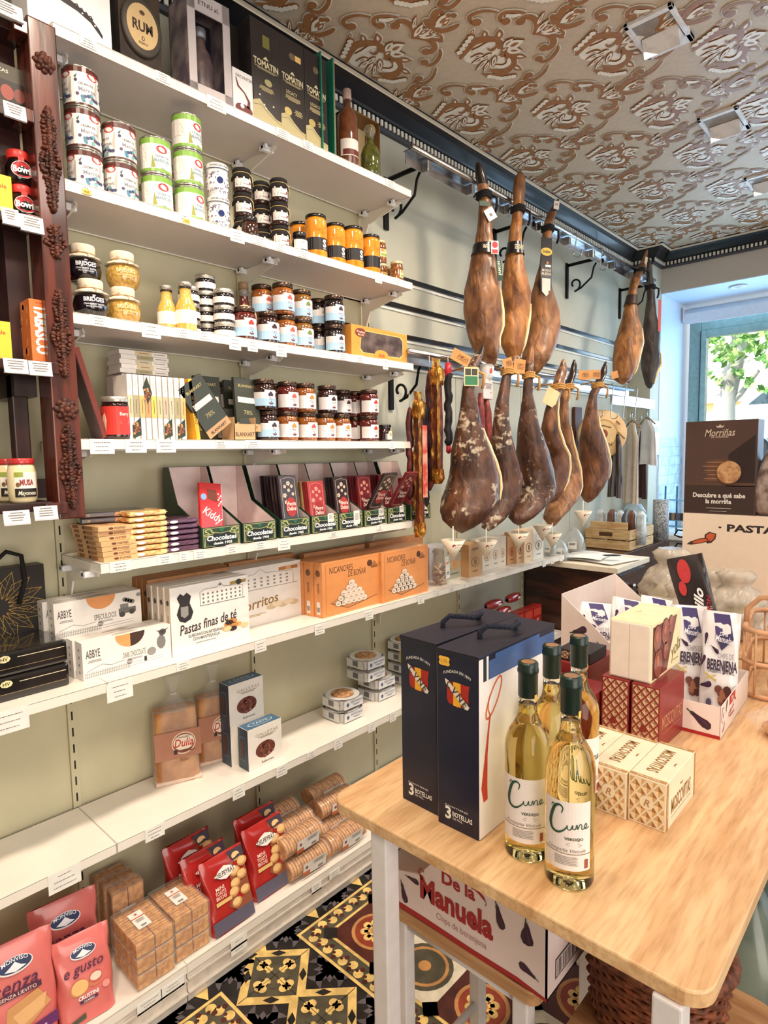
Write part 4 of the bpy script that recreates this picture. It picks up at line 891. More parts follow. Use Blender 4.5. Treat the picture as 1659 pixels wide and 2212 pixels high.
bx('to0',tomatin(0),'whisky_box','tall dark whisky carton with a starry picture, leftmost of the three',547,609,1,.262,W=.08,cat='box',grp='tall whisky cartons')
bx('to2',tomatin(2),'whisky_box','tall dark whisky carton with an orange sticker, middle of the three',609,661,1,.262,W=.08,grp='tall whisky cartons')
bx('to1',tomatin(1),'whisky_box','tall dark whisky carton touching the green box flap, rightmost of three',662,709,1,.262,W=.08,grp='tall whisky cartons')
def greenbox():
    G=P(34,120,98,rough=.5); b=MB(); h=.315; b.box(-.03,-.027,0,.1,0,h,G); b.box(-.03,.0,.097,.1,0,h,G); b.box(.0,.003,-.004,.1,0,h,G); b.box(.003,.005,-.004,.1,0,h,P(170,130,90)); b.box(-.03,.003,0,.1,0,.004,G); return b
bx('grb',greenbox,'gift_box','open green gift box seen edge-on beside the whisky cartons',708,734,1,.27,W=.033)
def spirit(body,r,h,cap,lab):
    def f():
        b=MB(); b.lathe([(r*.85,0),(r,.006),(r,h*.62),(r*.8,h*.70),(r*.36,h*.78),(r*.34,h*.88)],body,24); c=MB(); c.lathe([(r*.42,h*.86),(r*.44,h*.87),(r*.42,h*.99),(0,h)],cap,20); p=MB(); f_=cylf(r*1.005); p.rect(f_,-r*1.6,h*.12,r*1.6,h*.33,P(236,228,220),1,14); p.rect(f_,-r*1.3,h*.13,r*1.3,h*.2,P(110,50,44),2,12); p.lines(f_,-r,r,h*.31,.002,2,P(120,80,70),k=2)
        return [('bottle_body',b),('cap',c)]+([('paper_label',p)] if lab else [])
    return f
put('wh',spirit(glassy('amber_whisky',(112,62,36)),.036,.27,P(196,170,160,rough=.3),1),'spirit_bottle','amber spirit bottle with a pink cap beside the green box','bottle',(.235,yat(752,.235,2.65),ZS[1]),RW)
def frameb():
    b=MB(); K=P(132,98,54,rough=.4,metal=.2); W,h,D=.135,.25,.08
    b.box(-W/2,W/2,0,D,0,.004,K); b.box(-W/2,W/2,0,D,h-.005,h,K); b.box(-W/2,-W/2+.005,0,D,0,h,K); b.box(W/2-.005,W/2,0,D,0,h,K); b.box(-W/2,W/2,D-.004,D,0,h,P(232,206,160)); return b
bx('frb',frameb,'gift_box','open bronze-coloured gift box with a cream lining, right end of top shelf',755,823,1,.19,W=.135)
def greenbottle():
    G=glassy('green_herb_liqueur',(96,96,30),(60,66,18)); b=MB(); b.lathe([(.032,0),(.036,.006),(.037,.075),(.03,.10),(.014,.115),(.012,.135)],G,24); c=MB(); c.lathe([(.0,.132),(.013,.134),(.013,.145),(.019,.152),(.022,.165),(.018,.178),(0,.184)],M('glass_stopper',(190,180,150),rough=.05,trans=.7,var=0),20); return [('bottle_body',b),('glass_stopper',c)]
put('gb',greenbottle,'liqueur_bottle','squat green liqueur bottle with a glass ball stopper, front right of top shelf','bottle',(.245,yat(800,.245,2.63),ZS[1]),RW)
# ===== shelf 4 left =====
def booklet():
    b=MB(); b.box(-.04,.03,0,.014,0,.235,P(112,46,36,rough=.35),.001); b.box(-.037,.027,-.001,0,.004,.231,P(96,76,74,rough=.3)); return b
o=put('lean',booklet,'chocolate_box','flat red-brown chocolate box leaning against the cabinet pillar','box',(.16,yat(217,.24,ZS[4]),ZS[4]+.003)); o.rotation_euler=(0,radians(0),0)
o.matrix_world=Mx.Translation((.215,yat(222,.25,ZS[4])+.004,ZS[4]+.002))@Mx.Rotation(radians(15),4,'X')
def redlab(p,f,r,hb): p.rect(f,-r*2.4,.012,r*1.4,hb-.012,P(206,58,50,rough=.4),1,18); p.poly(f,[(-r*1.1,.016),(-r*.85,.02),(-r*.75,.05),(-r*.9,.07),(-r*1.15,.06)],P(236,190,160),2); p.text(f,'Berry',r*.5,hb*.68,.009,WHITE,k=2,maxw=r*1.1); p.lines(f,r*.1,r*.9,hb*.5,.002,3,P(240,170,150),k=2)
put('rj',jar(.043,.112,glassy('dark_red_jar',(44,18,18)),LIDS,lidh=.014,neck=.98,label=redlab,shoulder=.006),'spread_jar','red-labelled jar with a silver lid in front of the white chocolate bars','jar',(.232,yat(252,.232,1.65),ZS[4]),RW-.35,sc=(.86,.86,1))
CHO=[P(206,192,160),P(168,158,120),P(238,176,110),P(226,150,96),P(236,196,90),P(214,190,150),P(198,174,150)]
def bar(c):
    def f():
        b=MB(); W,D,h=.0135,.085,.185; b.box(-W/2,W/2,0,D,0,h,P(240,232,222,rough=.35),.0006); f_=fronty(-W/2,0,-.0004); b.rect(f_,0,h*.34,W,h*.68,c,1); b.lines(f_,W*.3,W*.7,h*.9,.001,6,P(150,140,130),gap=5,k=2); b.stroke(f_,[(W*.5,h*.4),(W*.5,h*.62)],.0016,P(110,90,70),2); return b
    return f
gw='upright white chocolate bars'
for i in range(10):
    px=283+i*12.6
    z=ZS[4]+.001; y=yat(px+3,.262,z)
    put('bar%d'%(i%7),bar(CHO[i%7]),'chocolate_bar','upright white chocolate bar, %s from the left of the standing row'%ORD[i],'chocolate bar',(.262,y,z),RW,gw,sc=(1,1,.93))
def lozenge(mir=1):
    b=MB(); f=fronty(0,0,0); G=P(50,58,44,rough=.4); b.poly(f,[(-.012,0),(.012,.010),(.012,.058),(-.012,.036)] if mir>0 else [(0,0),(.014,.03),(.0,.075),(-.012,.045)],G,1)
    for i in range(10): b.disc(f,(i*37%17-8)*.001,.014+(i*53%23)*.0013,.0035,P(150,84,60) if i%3 else P(190,140,90),2,7)
    return b
for px,z,m_,l in ((296,1.607,1,'lower left'),(364,1.606,1,'lower middle'),(392,1.606,1,'lower right'),(318,1.70,-1,'upper middle')):
    put('loz%d'%m_,lambda m_=m_:lozenge(m_),'wrapper_sticker','dark green printed lozenge on the white chocolate bars, '+l,'sticker',(.2632,yat(px,.263,z+.03),z),RW,'lozenge prints on the chocolate bars')
def barflat(c):
    def f():
        b=MB(); W,D,h=.19,.09,.0125; b.box(-W/2,W/2,0,D,0,h,P(236,228,222,rough=.35),.0006); f_=fronty(-W/2,0,-.0004); b.rect(f_,W*.32,0.0008,W*.66,h-.0008,c,1); b.lines(f_,W*.7,W*.95,h*.6,.002,1,P(150,140,130),k=2); b.lines(f_,W*.38,W*.6,h*.6,.002,1,P(130,110,80),k=2); return b
    return f
def stackbox():
    b=MB(); b.box(-.10,.10,0,.09,0,.19,P(222,210,206,rough=.5),.001); return b
put('stb',lambda:carton(.155,.10,.187,P(218,206,202,rough=.5)),'display_carton','pale carton standing behind the upright chocolate bars','box',(.165,yat(322,.16,1.70),ZS[4]),RW)
for i in range(5): put('bf%d'%(i%3),barflat(CHO[[1,5,0,1,2][i]]),'chocolate_bar','flat white chocolate bar, %s from the bottom of the lying stack'%ORD[i],'chocolate bar',(.17,yat(309,.165,1.85)+.004*(i%2),ZS[4]+.1885+i*.0129),RW,'lying white chocolate bars',sc=(.75,.9,1))
def ybook(): b=MB(); b.box(-.006,.006,0,.09,0,.175,P(240,176,50,rough=.35),.001); b.text(fronty(-.006,0,0),'CHANTHABURI',.006,.085,.0085,P(80,50,20),k=1,rot=pi/2,maxw=.13); return b
o=put('yb',ybook,'chocolate_bar','leaning yellow chocolate bar spine beside the white ones','chocolate bar',(.262,yat(433,.262,ZS[4]),ZS[4]+.001),RW,rot=(0,radians(0),RW)); o.rotation_euler=Mx.Rotation(RW,3,'Z').to_4x4().to_3x3().to_4x4().to_euler(); o.matrix_world=Mx.Translation((.262,yat(430,.262,ZS[4]),ZS[4]+.001))@Mx.Rotation(radians(7),4,'X')@Mx.Rotation(RW,4,'Z')
DG=P(54,56,44,rough=.4,coat=.2)
def dbar(): b=MB(); b.box(-.045,.045,0,.012,0,.17,DG,.001); f=fronty(-.045,0,0); b.rect(f,.01,.09,.08,.108,P(226,216,206),1); b.text(f,'BLANXART',.045,.145,.009,P(190,170,110),k=1,maxw=.06); b.text(f,'78%',.045,.06,.014,P(150,140,100),k=1); b.rect(f,.0,0,.09,.025,P(190,150,110),1); b.text(f,'BLANXART',.045,.012,.009,INK,k=2,maxw=.07); return b
def place_m(o,loc,rx=0,ry=0,rz=0): o.matrix_world=Mx.Translation(loc)@Mx.Rotation(rz,4,'Z')@Mx.Rotation(ry,4,'Y')@Mx.Rotation(rx,4,'X')
gd='dark green chocolate bars on the fourth shelf'
for (px,x,rx,ry,l) in ((458,.19,-.1,0,'standing behind the leaning one'),(478,.262,0,-.62,'leaning to the left in front'),(520,.15,-.1,0,'upright behind the display pocket'),(540,.235,-.15,.05,'showing its full front in the display pocket')):
    o=put('db',dbar,'chocolate_bar','dark green chocolate bar, '+l,'chocolate bar',(0,0,0),RW,gd); y=yat(px,x,ZS[4]+.01); place_m(o,(x,y,ZS[4]+(.028 if ry<-.1 else .03)),rx,ry,RW)
def pocket():
    b=MB(); K=P(206,164,120,rough=.6); b.box(-.045,.045,0,.002,0,.05,K); b.box(-.045,-.043,0,.07,0,.07,K); b.box(.043,.045,0,.07,0,.07,K); b.box(-.045,.045,.068,.07,0,.1,P(34,34,30)); b.box(-.045,.045,0,.07,0,.002,K); b.text(fronty(-.045,0,0),'BLANXART',.045,.018,.013,P(60,50,40),k=1,maxw=.08); b.poly(fronty(-.045,0,0),[(.02,.05),(.07,.05),(.062,.068),(.028,.068)],DG,1); return b
bx('pk',pocket,'display_pocket','small kraft display pocket for dark chocolate bars, fourth shelf',507,553,4,.268,W=.09)
# ===== shelf 5 =====
z5=ZS[5]
def postre(): 
    b=MB(); W,D,h=.125,.185,.0165; b.box(-W/2,W/2,0,D,0,h,M('postres_wrapper',(226,176,124),rough=.4,var=.05,vs=20),.0012); f=fronty(-W/2,0,-.0002); b.text(f,'POSTRES',W*.62,h*.5,.0075,P(110,60,40),k=1,maxw=.04); b.disc(f,W*.36,h*.5,.009,P(110,60,40),1,12,.004)
    f2=left_(D,0,-W/2); b.rect(f2,D*.1,.003,D*.3,h-.003,P(150,96,70),1); b.rect(f2,D*.45,.003,D*.8,h-.003,P(176,120,80),1); b.disc(f2,D*.5,h*.5,.006,P(90,40,40),2,10)
    t=top_(-W/2,0,h); b.disc(t,W*.5,D*.4,.03,P(190,140,96),1,16,.05); b.disc(t,W*.5,D*.45,.014,P(140,90,60),2,10,.03); return b
rd=random.Random(5)
y0=yat(216,.27,z5); y1=yat(291,.27,z5)
for i in range(7): put('pos',postre,'dessert_chocolate','orange-beige dessert chocolate bar, %s from the bottom of its stack'%ORD[i],'chocolate bar',(.272-(.006 if i in(4,5) else 0)-.002*(i>3),(y0+y1)/2-.004*(6-i)*(-1)*(.4)-.0,z5+.0004+i*.0134),RW+(.03 if i==6 else 0),'dessert chocolate bars',sc=((y1-y0)/.125,.95,.78))
def cookie(c1,c2,nm):
    def f():
        b=MB(); W,D,h=.105,.15,.0225; m=M(nm,c1,rough=.25,c2=c2,vs=45,coat=.6,lo=.35,hi=.6,bump=.3)
        b.box(-W/2,W/2,0,D,.001,h-.001,m,.006)
        f_=fronty(-W/2,0,-.0006); b.disc(f_,W*.25,h*.5,.013,P(250,246,240),1,14,.006); b.box(-W/2-.004,-W/2,.004,D-.004,h/2-.001,h/2+.001,m); b.box(W/2,W/2+.004,.004,D-.004,h/2-.001,h/2+.001,m); return b
    return f
ca=cookie((240,206,140),(206,120,50),'gold_cookie_wrapper'); cb=cookie((96,58,84),(70,36,60),'purple_cookie_wrapper')
yc=yat(323,.265,z5+.05)
for i in range(8): put('ca',ca,'cookie_pack','golden biscuit pack, %s from the bottom of its stack'%ORD[i],'biscuit pack',(.268,yc+.002*(i%3-1),z5+.0005+i*.0158),RW,'golden biscuit packs',sc=(1,1,.69))
def dcook(): 
    b=MB(); W,D,h=.17,.12,.020; b.box(-W/2,W/2,0,D,0,h,P(52,36,40,rough=.3,coat=.5),.004); f=fronty(-W/2,0,-.0003); b.rect(f,W*.5,0.002,W*.98,h-.002,M('nutty_print',(190,130,80),rough=.3,c2=(90,50,30),vs=90,lo=.45,hi=.55),1); b.disc(f,W*.12,h*.5,.0045,P(190,150,110),2,10); b.text(f,'cookies',W*.28,h*.5,.005,P(170,130,100),k=2); return b
for i in range(2): put('dc',dcook,'cookie_pack',['lower','upper'][i]+' dark nut-print pack lying on the dessert chocolate stack','biscuit pack',(.20,yat(246,.20,1.42),z5+.0004+7*.0134+.001+i*.0158),RW-.25,'dark nut-print packs',sc=(1,1,.77))
yp=yat(390,.25,z5+.05)
for i in range(6): put('cb',cb,'cookie_pack','purple biscuit pack, %s from the bottom of its stack'%ORD[i],'biscuit pack',(.262,yp+.001*(i%2),z5+.0005+i*.0158),RW,'purple biscuit packs',sc=(1,1,.69))
# chocolate display boxes
GREEN=P(38,60,44,rough=.35,coat=.3); PINK=M('raw_board_inside',(226,204,200),rough=.7,var=.03)
def disp(hb=.24,open_=1):
    def f():
        W,D,hf=.098,.215,.062; b=MB(); b.box(-W/2,W/2,0,.002,0,hf,GREEN); b.box(-W/2,W/2,D-.002,D,0,hb,GREEN); b.box(-W/2+.002,W/2-.002,D-.003,D-.002,.003,hb-.001,PINK); b.box(-W/2,W/2,0,D,0,.003,PINK)
        prof=[(0,0),(D,0),(D,hb),(D*.84,hb),(D*.62,hb*.52),(0,hf)]
        for s in (-1,1):
            x0=s*W/2; b.prism(prof,x0-.0008,x0+.0008,GREEN,'x'); b.prism([(p[0]+(.001 if p[0]<.01 else -.001),p[1]+(.001 if p[1]<.01 else -.001)) for p in prof],x0-s*.0009-.0004,x0-s*.0009+.0004,PINK,'x')
        G=P(190,184,120,rough=.4); q=fronty(-W/2,0,0)
        b.rect(q,.003,.003,W-.003,hf-.003,G,1); b.rect(q,.0045,.0045,W-.0045,hf-.0045,P(44,66,46,rough=.35),2)
        b.disc(q,W*.5,hf*.36,W*.42,P(24,34,34,rough=.35),3,22,hf*.33)
        for s in (-1,1):
            for (a,c,r) in ((.34,.82,.010),(.28,.7,.008),(.40,.62,.006)): b.disc(q,W*(.5+s*a),hf*c,r,G,3,10,r*.6); b.disc(q,W*(.5+s*a),hf*c,r*.6,P(44,90,56),4,8,r*.35)
            b.stroke(q,[(W*(.5+s*.44),hf*.1),(W*(.5+s*.42),hf*.5),(W*(.5+s*.2),hf*.72),(W*.5,hf*.66)],.0015,G,4)
        b.poly(q,[(W*.42,hf*.9),(W*.58,hf*.9),(W*.5,hf*.7)],P(40,110,76),4)
        b.text(q,'Chocolates',W*.5,hf*.46,.0145,P(250,248,244),k=5,maxw=W*.78,bold=.03,shear=.15); b.text(q,'desde 1905',W*.52,hf*.2,.0075,P(250,248,244),k=5,bold=.03,maxw=W*.5)
        return b
    return f
dpx=[(438,520,.26),(526,597,.262),(606,670,.262),(674,731,.262),(733,784,.262),(787,836,.262),(838,878,.262),(886,929,.262)]
dl=['holding one red bar, leftmost','empty with pale inside, second from the left','full of black bars, third from the left','holding red and kraft bars, fourth from the left','with two paper tags, fifth from the left','with a black bar leaning forward, sixth','with a red bar leaning forward, seventh from the left','at the right end of the fifth shelf']
DP=[]
for i,(a,c,x) in enumerate(dpx):
    o=bx('disp',disp(),'chocolate_display','green chocolate display box '+dl[i],a,c,5,x+.012,W=.098,cat='display box',grp='green chocolate display boxes'); DP.append((o.location.y,o.scale[0]*.098))
def side_panel_print():
    b=MB(); f=left_(0,0,0); G=P(196,190,130,rough=.4)
    b.stroke(f,[(-.12,.04),(-.13,.10),(-.10,.16),(-.07,.2)],.0014,G,1)
    for (u,v,r) in ((-.09,.06,.017),(-.05,.045,.02)): b.disc(f,u,v,r,P(190,150,110),1,10,r*.8); b.disc(f,u,v+.01,r*.5,P(210,176,140),2,8)
    for (u,v) in ((-.11,.13),(-.10,.17),(-.06,.09)): b.disc(f,u,v,.009,P(96,120,60),1,8,.006)
    return b
def choc(base,panel,ink,kraft=0):
    def f():
        W,h=.075,.165; b=MB(); b.box(-W/2,W/2,0,.009,0,h,base,.0012); q=fronty(-W/2,0,-.0002)
        if not kraft:
            b.stroke(q,[(W*.12,.01),(W*.12,h*.93),(W*.5,h*.97),(W*.88,h*.93),(W*.88,.01)],.0012,ink,1)
            for (u,v,r) in ((.3,.78,.006),(.5,.84,.008),(.68,.78,.006),(.26,.6,.008),(.72,.62,.006),(.3,.46,.007),(.5,.70,.006)):
                for a in range(5): b.disc(q,W*u+cos(a*1.256)*r*.6,h*v+sin(a*1.256)*r*.6,r*.45,ink,2,6)
            b.disc(q,W*.56,h*.36,W*.3,panel,3,18,h*.2); b.text(q,'Vivora',W*.56,h*.43,.014,P(250,236,220),k=4,maxw=W*.5,shear=.2); b.text(q,'Delice',W*.56,h*.33,.014,P(250,236,220),k=4,maxw=W*.5,shear=.2); b.text(q,'Chocolate',W*.5,h*.07,.010,ink,k=4,maxw=W*.7,shear=.2)
        else:
            b.rect(q,W*.1,h*.62,W*.9,h*.68,P(80,70,50),1); b.text(q,'CHOCOLATE PURO',W*.5,h*.76,.007,P(80,66,46),k=1,maxw=W*.8); b.disc(q,W*.5,h*.52,.012,P(80,66,46),1,12); b.disc(q,W*.5,h*.52,.009,base,2,12); b.stroke(q,[(W*.15,h*.34),(W*.3,h*.43),(W*.7,h*.43),(W*.85,h*.34)],.010,P(80,66,46),1); b.text(q,'Nuez',W*.5,h*.25,.016,P(80,66,46),k=1,maxw=W*.6,shear=.2)
        return b
    return f
CB=choc(P(44,30,32,rough=.3,coat=.5),P(170,50,46),P(226,190,170)); CR_=choc(P(168,44,48,rough=.3,coat=.4),P(150,36,40),P(226,160,140)); CK=choc(P(196,156,104,rough=.6),P(1,1,1),P(80,66,46),1); CM=choc(P(110,30,36,rough=.3,coat=.4),P(96,26,30),P(210,150,130))
def fillbars(i,seq,tilt=-.12,x0=.225,dx=.012,zoff=.005,lab='',lift=.0,key='',grp=None):
    y,w=DP[i]
    for j,(ky,fn) in enumerate(seq):
        o=put(ky,fn,'chocolate_tablet','%s, %s from the front'%(lab,ORD[j]),'chocolate bar',(0,0,0),RW,grp); place_m(o,(x0-j*dx,y+.004*((j*5)%3-1),z5+zoff+lift),tilt,0,RW)
fillbars(2,[('CB',CB)]*9,lab='tall black chocolate tablet in the third green display box',lift=.035,x0=.262,dx=.0125,grp='black tablets in the third display')
fillbars(3,[('CR',CR_),('CK',CK),('CR',CR_),('CK',CK),('CB',CB),('CK',CK)],lab='chocolate tablet in the fourth green display box',lift=.01,x0=.25,grp='tablets in the fourth display')
fillbars(4,[('CB',CB)]*5,lab='black chocolate tablet in the fifth green display box',lift=.02,x0=.245,grp='black tablets in the fifth display')
fillbars(5,[('CM',CM)]*7,lab='dark red chocolate tablet in the sixth green display box',lift=.02,x0=.232,tilt=-.1,grp='red tablets in the sixth display')
fillbars(6,[('CM',CM)]*7,lab='dark red chocolate tablet in the seventh green display box',lift=.02,x0=.232,tilt=-.1,grp='red tablets in the seventh display')
fillbars(7,[('CR',CR_)]*5,lab='red chocolate tablet in the rightmost green display box',lift=.002,x0=.255,tilt=-.1,grp='red tablets in the last display')
for (i,ky,fn,l) in ((5,'CB',CB,'black'),(6,'CM',CM,'dark red')):
    y,w=DP[i]; o=put(ky,fn,'chocolate_tablet',l+' chocolate tablet tipping forward over the front of its display box','chocolate bar',(0,0,0),RW,'tipping tablets'); place_m(o,(.262,y,z5+.063),.62,0,RW)
def rbag():
    b=MB(); q=fronty(-.04,0,0); b.box(-.04,.04,0,.012,0,.15,P(200,36,36,rough=.2,coat=.8),.004); q=fronty(-.04,0,-.0004); b.poly(q,[(.03,.10),(.062,.09),(.058,.128),(.026,.13)],P(110,54,36),1); b.disc(q,.014,.105,.010,P(120,170,220),2,12); b.text(q,'Kiddy',.044,.05,.026,WHITE,k=2,maxw=.07,shear=.2,rot=-.5); [b.disc(q,.065+(i%3)*.004,.08+i*.006,.003,WHITE,2,6) for i in range(7)]; return b
y,w=DP[0]; o=put('rb',rbag,'chocolate_tablet','bright red chocolate bar with a blue dot in the leftmost display box','chocolate bar',(0,0,0),RW); place_m(o,(.235,y-.008,z5+.045),-.2,.12,RW)
# paper tags on the displays
for (px,w,h,zt,n) in ((714,.028,.03,1.352,'fourth'),(770,.03,.05,1.352,'fifth'),(823,.028,.028,1.35,'sixth'),(867,.024,.026,1.352,'seventh'),(918,.022,.024,1.35,'eighth')):
    b=MB(); b.box(0,.0008,-w/2,w/2,-h,0,PAPER); b.lines(right_(-w/2,-h,.0008),w*.15,w*.85,h*.8,.0014,int(h/.007),P(120,110,110),2.6,k=1)
    thing('price_tag','white paper tag stuck on the %s green display box'%n,'price tag',(.2755,yat(px,.275,1.33),zt-.002),one=b,group='paper tags on the display boxes')
# ===== shelf 6 =====
z6=ZS[6]
BT=P(26,22,22,rough=.12,coat=1); GD=P(196,160,80,rough=.3,metal=.5)
def tinbox():
    b=MB(); W,D,h=.29,.195,.06; b.box(-W/2,W/2,0,D,0,h,BT,.008); f=fronty(-W/2,0,-.0004)
    b.rect(f,.01,h*.70,W*.42,h*.73,P(220,206,170),1); b.rect(f,W*.6,h*.70,W-.008,h*.73,P(220,206,170),1); b.rect(f,.01,h*.3,W-.008,h*.32,P(150,130,90),1); b.disc(f,W*.5,h*.72,.014,P(230,214,160),2,8,.009); b.text(f,'HV',W*.5,h*.72,.009,BLACK,k=3)
    t=top_(-W/2,0,h)
    for (u,v,a) in ((.08,.06,.3),(.13,.09,1.2),(.18,.05,2.4),(.10,.13,.9),(.2,.12,2.0),(.05,.11,-.3)):
        b.stroke(t,[(u,v),(u+.025*cos(a),v+.025*sin(a)),(u+.05*cos(a+.3),v+.05*sin(a+.3))],[.001,.016,.001],GD,1); b.stroke(t,[(u+.006*cos(a),v+.006*sin(a)),(u+.025*cos(a),v+.025*sin(a)),(u+.044*cos(a+.3),v+.044*sin(a+.3))],[.001,.011,.001],BT,2)
    return b
for i in range(2): put('tb',tinbox,'gift_tin',['lower','upper'][i]+' flat black gift tin with gold leaves at the left edge','tin',(.222-.004*i,.575-.145,z6+.0003+i*.0605),RW,'flat black gift tins')
def blackbag():
    b=MB(); W,D,h=.30,.05,.30; b.box(-W/2,W/2,0,D,0,h,P(34,26,24,rough=.4),.002); f=fronty(-W/2,0,-.0003); rd=random.Random(2)
    for a in [i*.42 for i in range(15)]:
        L=.07+.02*(i%3); cx,cy=W*.62,h*.66; R_=.045
        x0_,y0_=cx+cos(a)*R_*.5,cy+sin(a)*R_*.5; x1_,y1_=cx+cos(a)*.115,cy+sin(a)*.095; mx,my=(x0_+x1_)/2,(y0_+y1_)/2
        b.stroke(f,[(x0_,y0_),(mx-sin(a)*.018,my+cos(a)*.018),(x1_,y1_)],.0012,GD,1); b.stroke(f,[(x0_,y0_),(mx+sin(a)*.018,my-cos(a)*.018),(x1_,y1_)],.0012,GD,1); b.stroke(f,[(x0_,y0_),(x1_,y1_)],.0008,GD,1)
        for t in (.35,.6): b.stroke(f,[(x0_+(x1_-x0_)*t,y0_+(y1_-y0_)*t),(x0_+(x1_-x0_)*(t+.15)-sin(a)*.012,y0_+(y1_-y0_)*(t+.15)+cos(a)*.012)],.0007,GD,1)
    b.disc(f,W*.5,h*.68,.02,P(230,170,60),2,12)
    s=MB(); s.tube([(.02,-.004,h-.03),(.03,-.006,h+.02),(.06,-.004,h+.045),(.095,-.004,h+.03),(.10,-.005,h-.04),(.08,-.008,h-.1)],.006,P(24,20,20,rough=.8),8); return [('bag_body',b),('cord_handle',s)]
put('bb_',blackbag,'gift_bag','black gift bag printed with gold leaves at the left edge','bag',(.055,yat(98,.055,1.2)-.15,z6+.0),RW,sc=(1,1,1))
def abby(word,c1,split):
    def fr(b,f,W,h):
        K=P(90,84,80); b.text(f,'ABBYE',W*.11,h*.68,h*.22,P(80,74,70),k=1,maxw=W*.15); b.lines(f,W*.05,W*.2,h*.5,.002,2,P(150,140,134),k=1); b.text(f,word,W*.56,h*.42,h*.16,P(120,112,106),k=1,maxw=W*.26); b.lines(f,W*.46,W*.66,h*.3,.0016,2,P(150,140,134),k=1)
        r=h*.36; pts=[(W*.52+r*cos(-pi*i/14),h+r*sin(-pi*i/14)) for i in range(15)]; b.poly(f,pts,c1,2)
        if split: b.poly(f,[(W*.52,h)]+[(W*.52+r*cos(-pi/2+pi*i/14),h+r*sin(-pi/2+pi*i/14)) for i in range(8)],P(70,50,40),3)
        for i in range(26): u=W*(.02+.5*i/26); b.stroke(f,[(u,.004),(u,h*.2)],.0012,P(150,144,138),1)
        for v in (.07,.14): b.stroke(f,[(W*.02,h*v),(W*.9,h*v+.004)],.001,P(150,144,138),1)
        b.stroke(f,[(W*.04,h*.22),(W*.2,h*.34),(W*.3,h*.26),(W*.45,h*.3)],.0015,P(150,144,138),1); b.disc(f,W*.5,h*.22,.008,P(170,164,158),1,6)
        if split: b.disc(f,W*.88,h*.55,.012,P(130,126,122),1,10,.02); b.disc(f,W*.9,h*.82,.010,P(90,86,84),1,8); b.disc(f,W*.76,h*.35,.012,P(150,146,142),1,9); b.rect(f,W*.67,h*.12,W*.7,h*.26,P(60,56,54),1); b.poly(f,[(W*.82,h*.9),(W*.9,h*.78),(W*.98,h*.92),(W*.9,h*.86)],P(70,66,64),2)
        else: b.rect(f,W*.72,h*.38,W*.93,h*.54,P(110,106,100),1); b.disc(f,W*.76,h*.36,.008,P(70,66,64),2,10); b.disc(f,W*.88,h*.4,.008,P(70,66,64),2,10); b.rect(f,W*.74,h*.54,W*.84,h*.66,P(130,126,120),1); [b.disc(f,W*(.8+.03*i),h*(.78-.03*i),.007,P(120,116,110),1,6) for i in range(4)]; b.disc(f,W*.97,h*.86,.006,P(150,146,142),1,8)
    def tp(b,t,W,D): b.lines(t,W*.35,W*.65,D*.6,.002,3,P(150,136,120),gap=3,k=1); b.rect(t,W*.34,D*.3,W*.6,D*.36,P(190,160,110),1)
    def lf(b,f,D,h): [b.rect(f,D*.4,h*(.15+.2*i),D*.6,h*(.15+.2*i)+.007,P(160,152,146),1) for i in range(4)]
    return lambda: carton(.215,.045,.10,P(240,232,224,rough=.4),front=fr,top=tp,left=lf)
sp=abby('SPECULOOS',P(222,150,90),0); dk=abby('DARK CHOCOLATE',P(226,160,96),1)
ga='long white biscuit cartons with cartoon animals'
a0=bx('sp',sp,'biscuit_box','long white biscuit carton, front one of the rear pair',120,307,6,.140,W=.215,grp=ga,dz=.1)
dup(a0,(a0.location.x-.047,a0.location.y-.012,a0.location.z),label='long white biscuit carton, behind its twin against the wall')
dup(a0,(a0.location.x-.002,a0.location.y+.004,ZS[6]+.0003),label='long white biscuit carton underneath the rear pair, mostly hidden')
dup(a0,(a0.location.x-.047,a0.location.y-.008,ZS[6]+.0003),label='long white biscuit carton at the bottom against the wall, hidden')
a1=bx('dk',dk,'biscuit_box','long white carton with a half-chocolate biscuit, frontmost of three',181,371,6,.228,W=.215,grp=ga,sz=1.02)
a2=dup(a1,(a1.location.x-.0475,a1.location.y-.006,a1.location.z),label='long white biscuit carton directly behind the frontmost one')
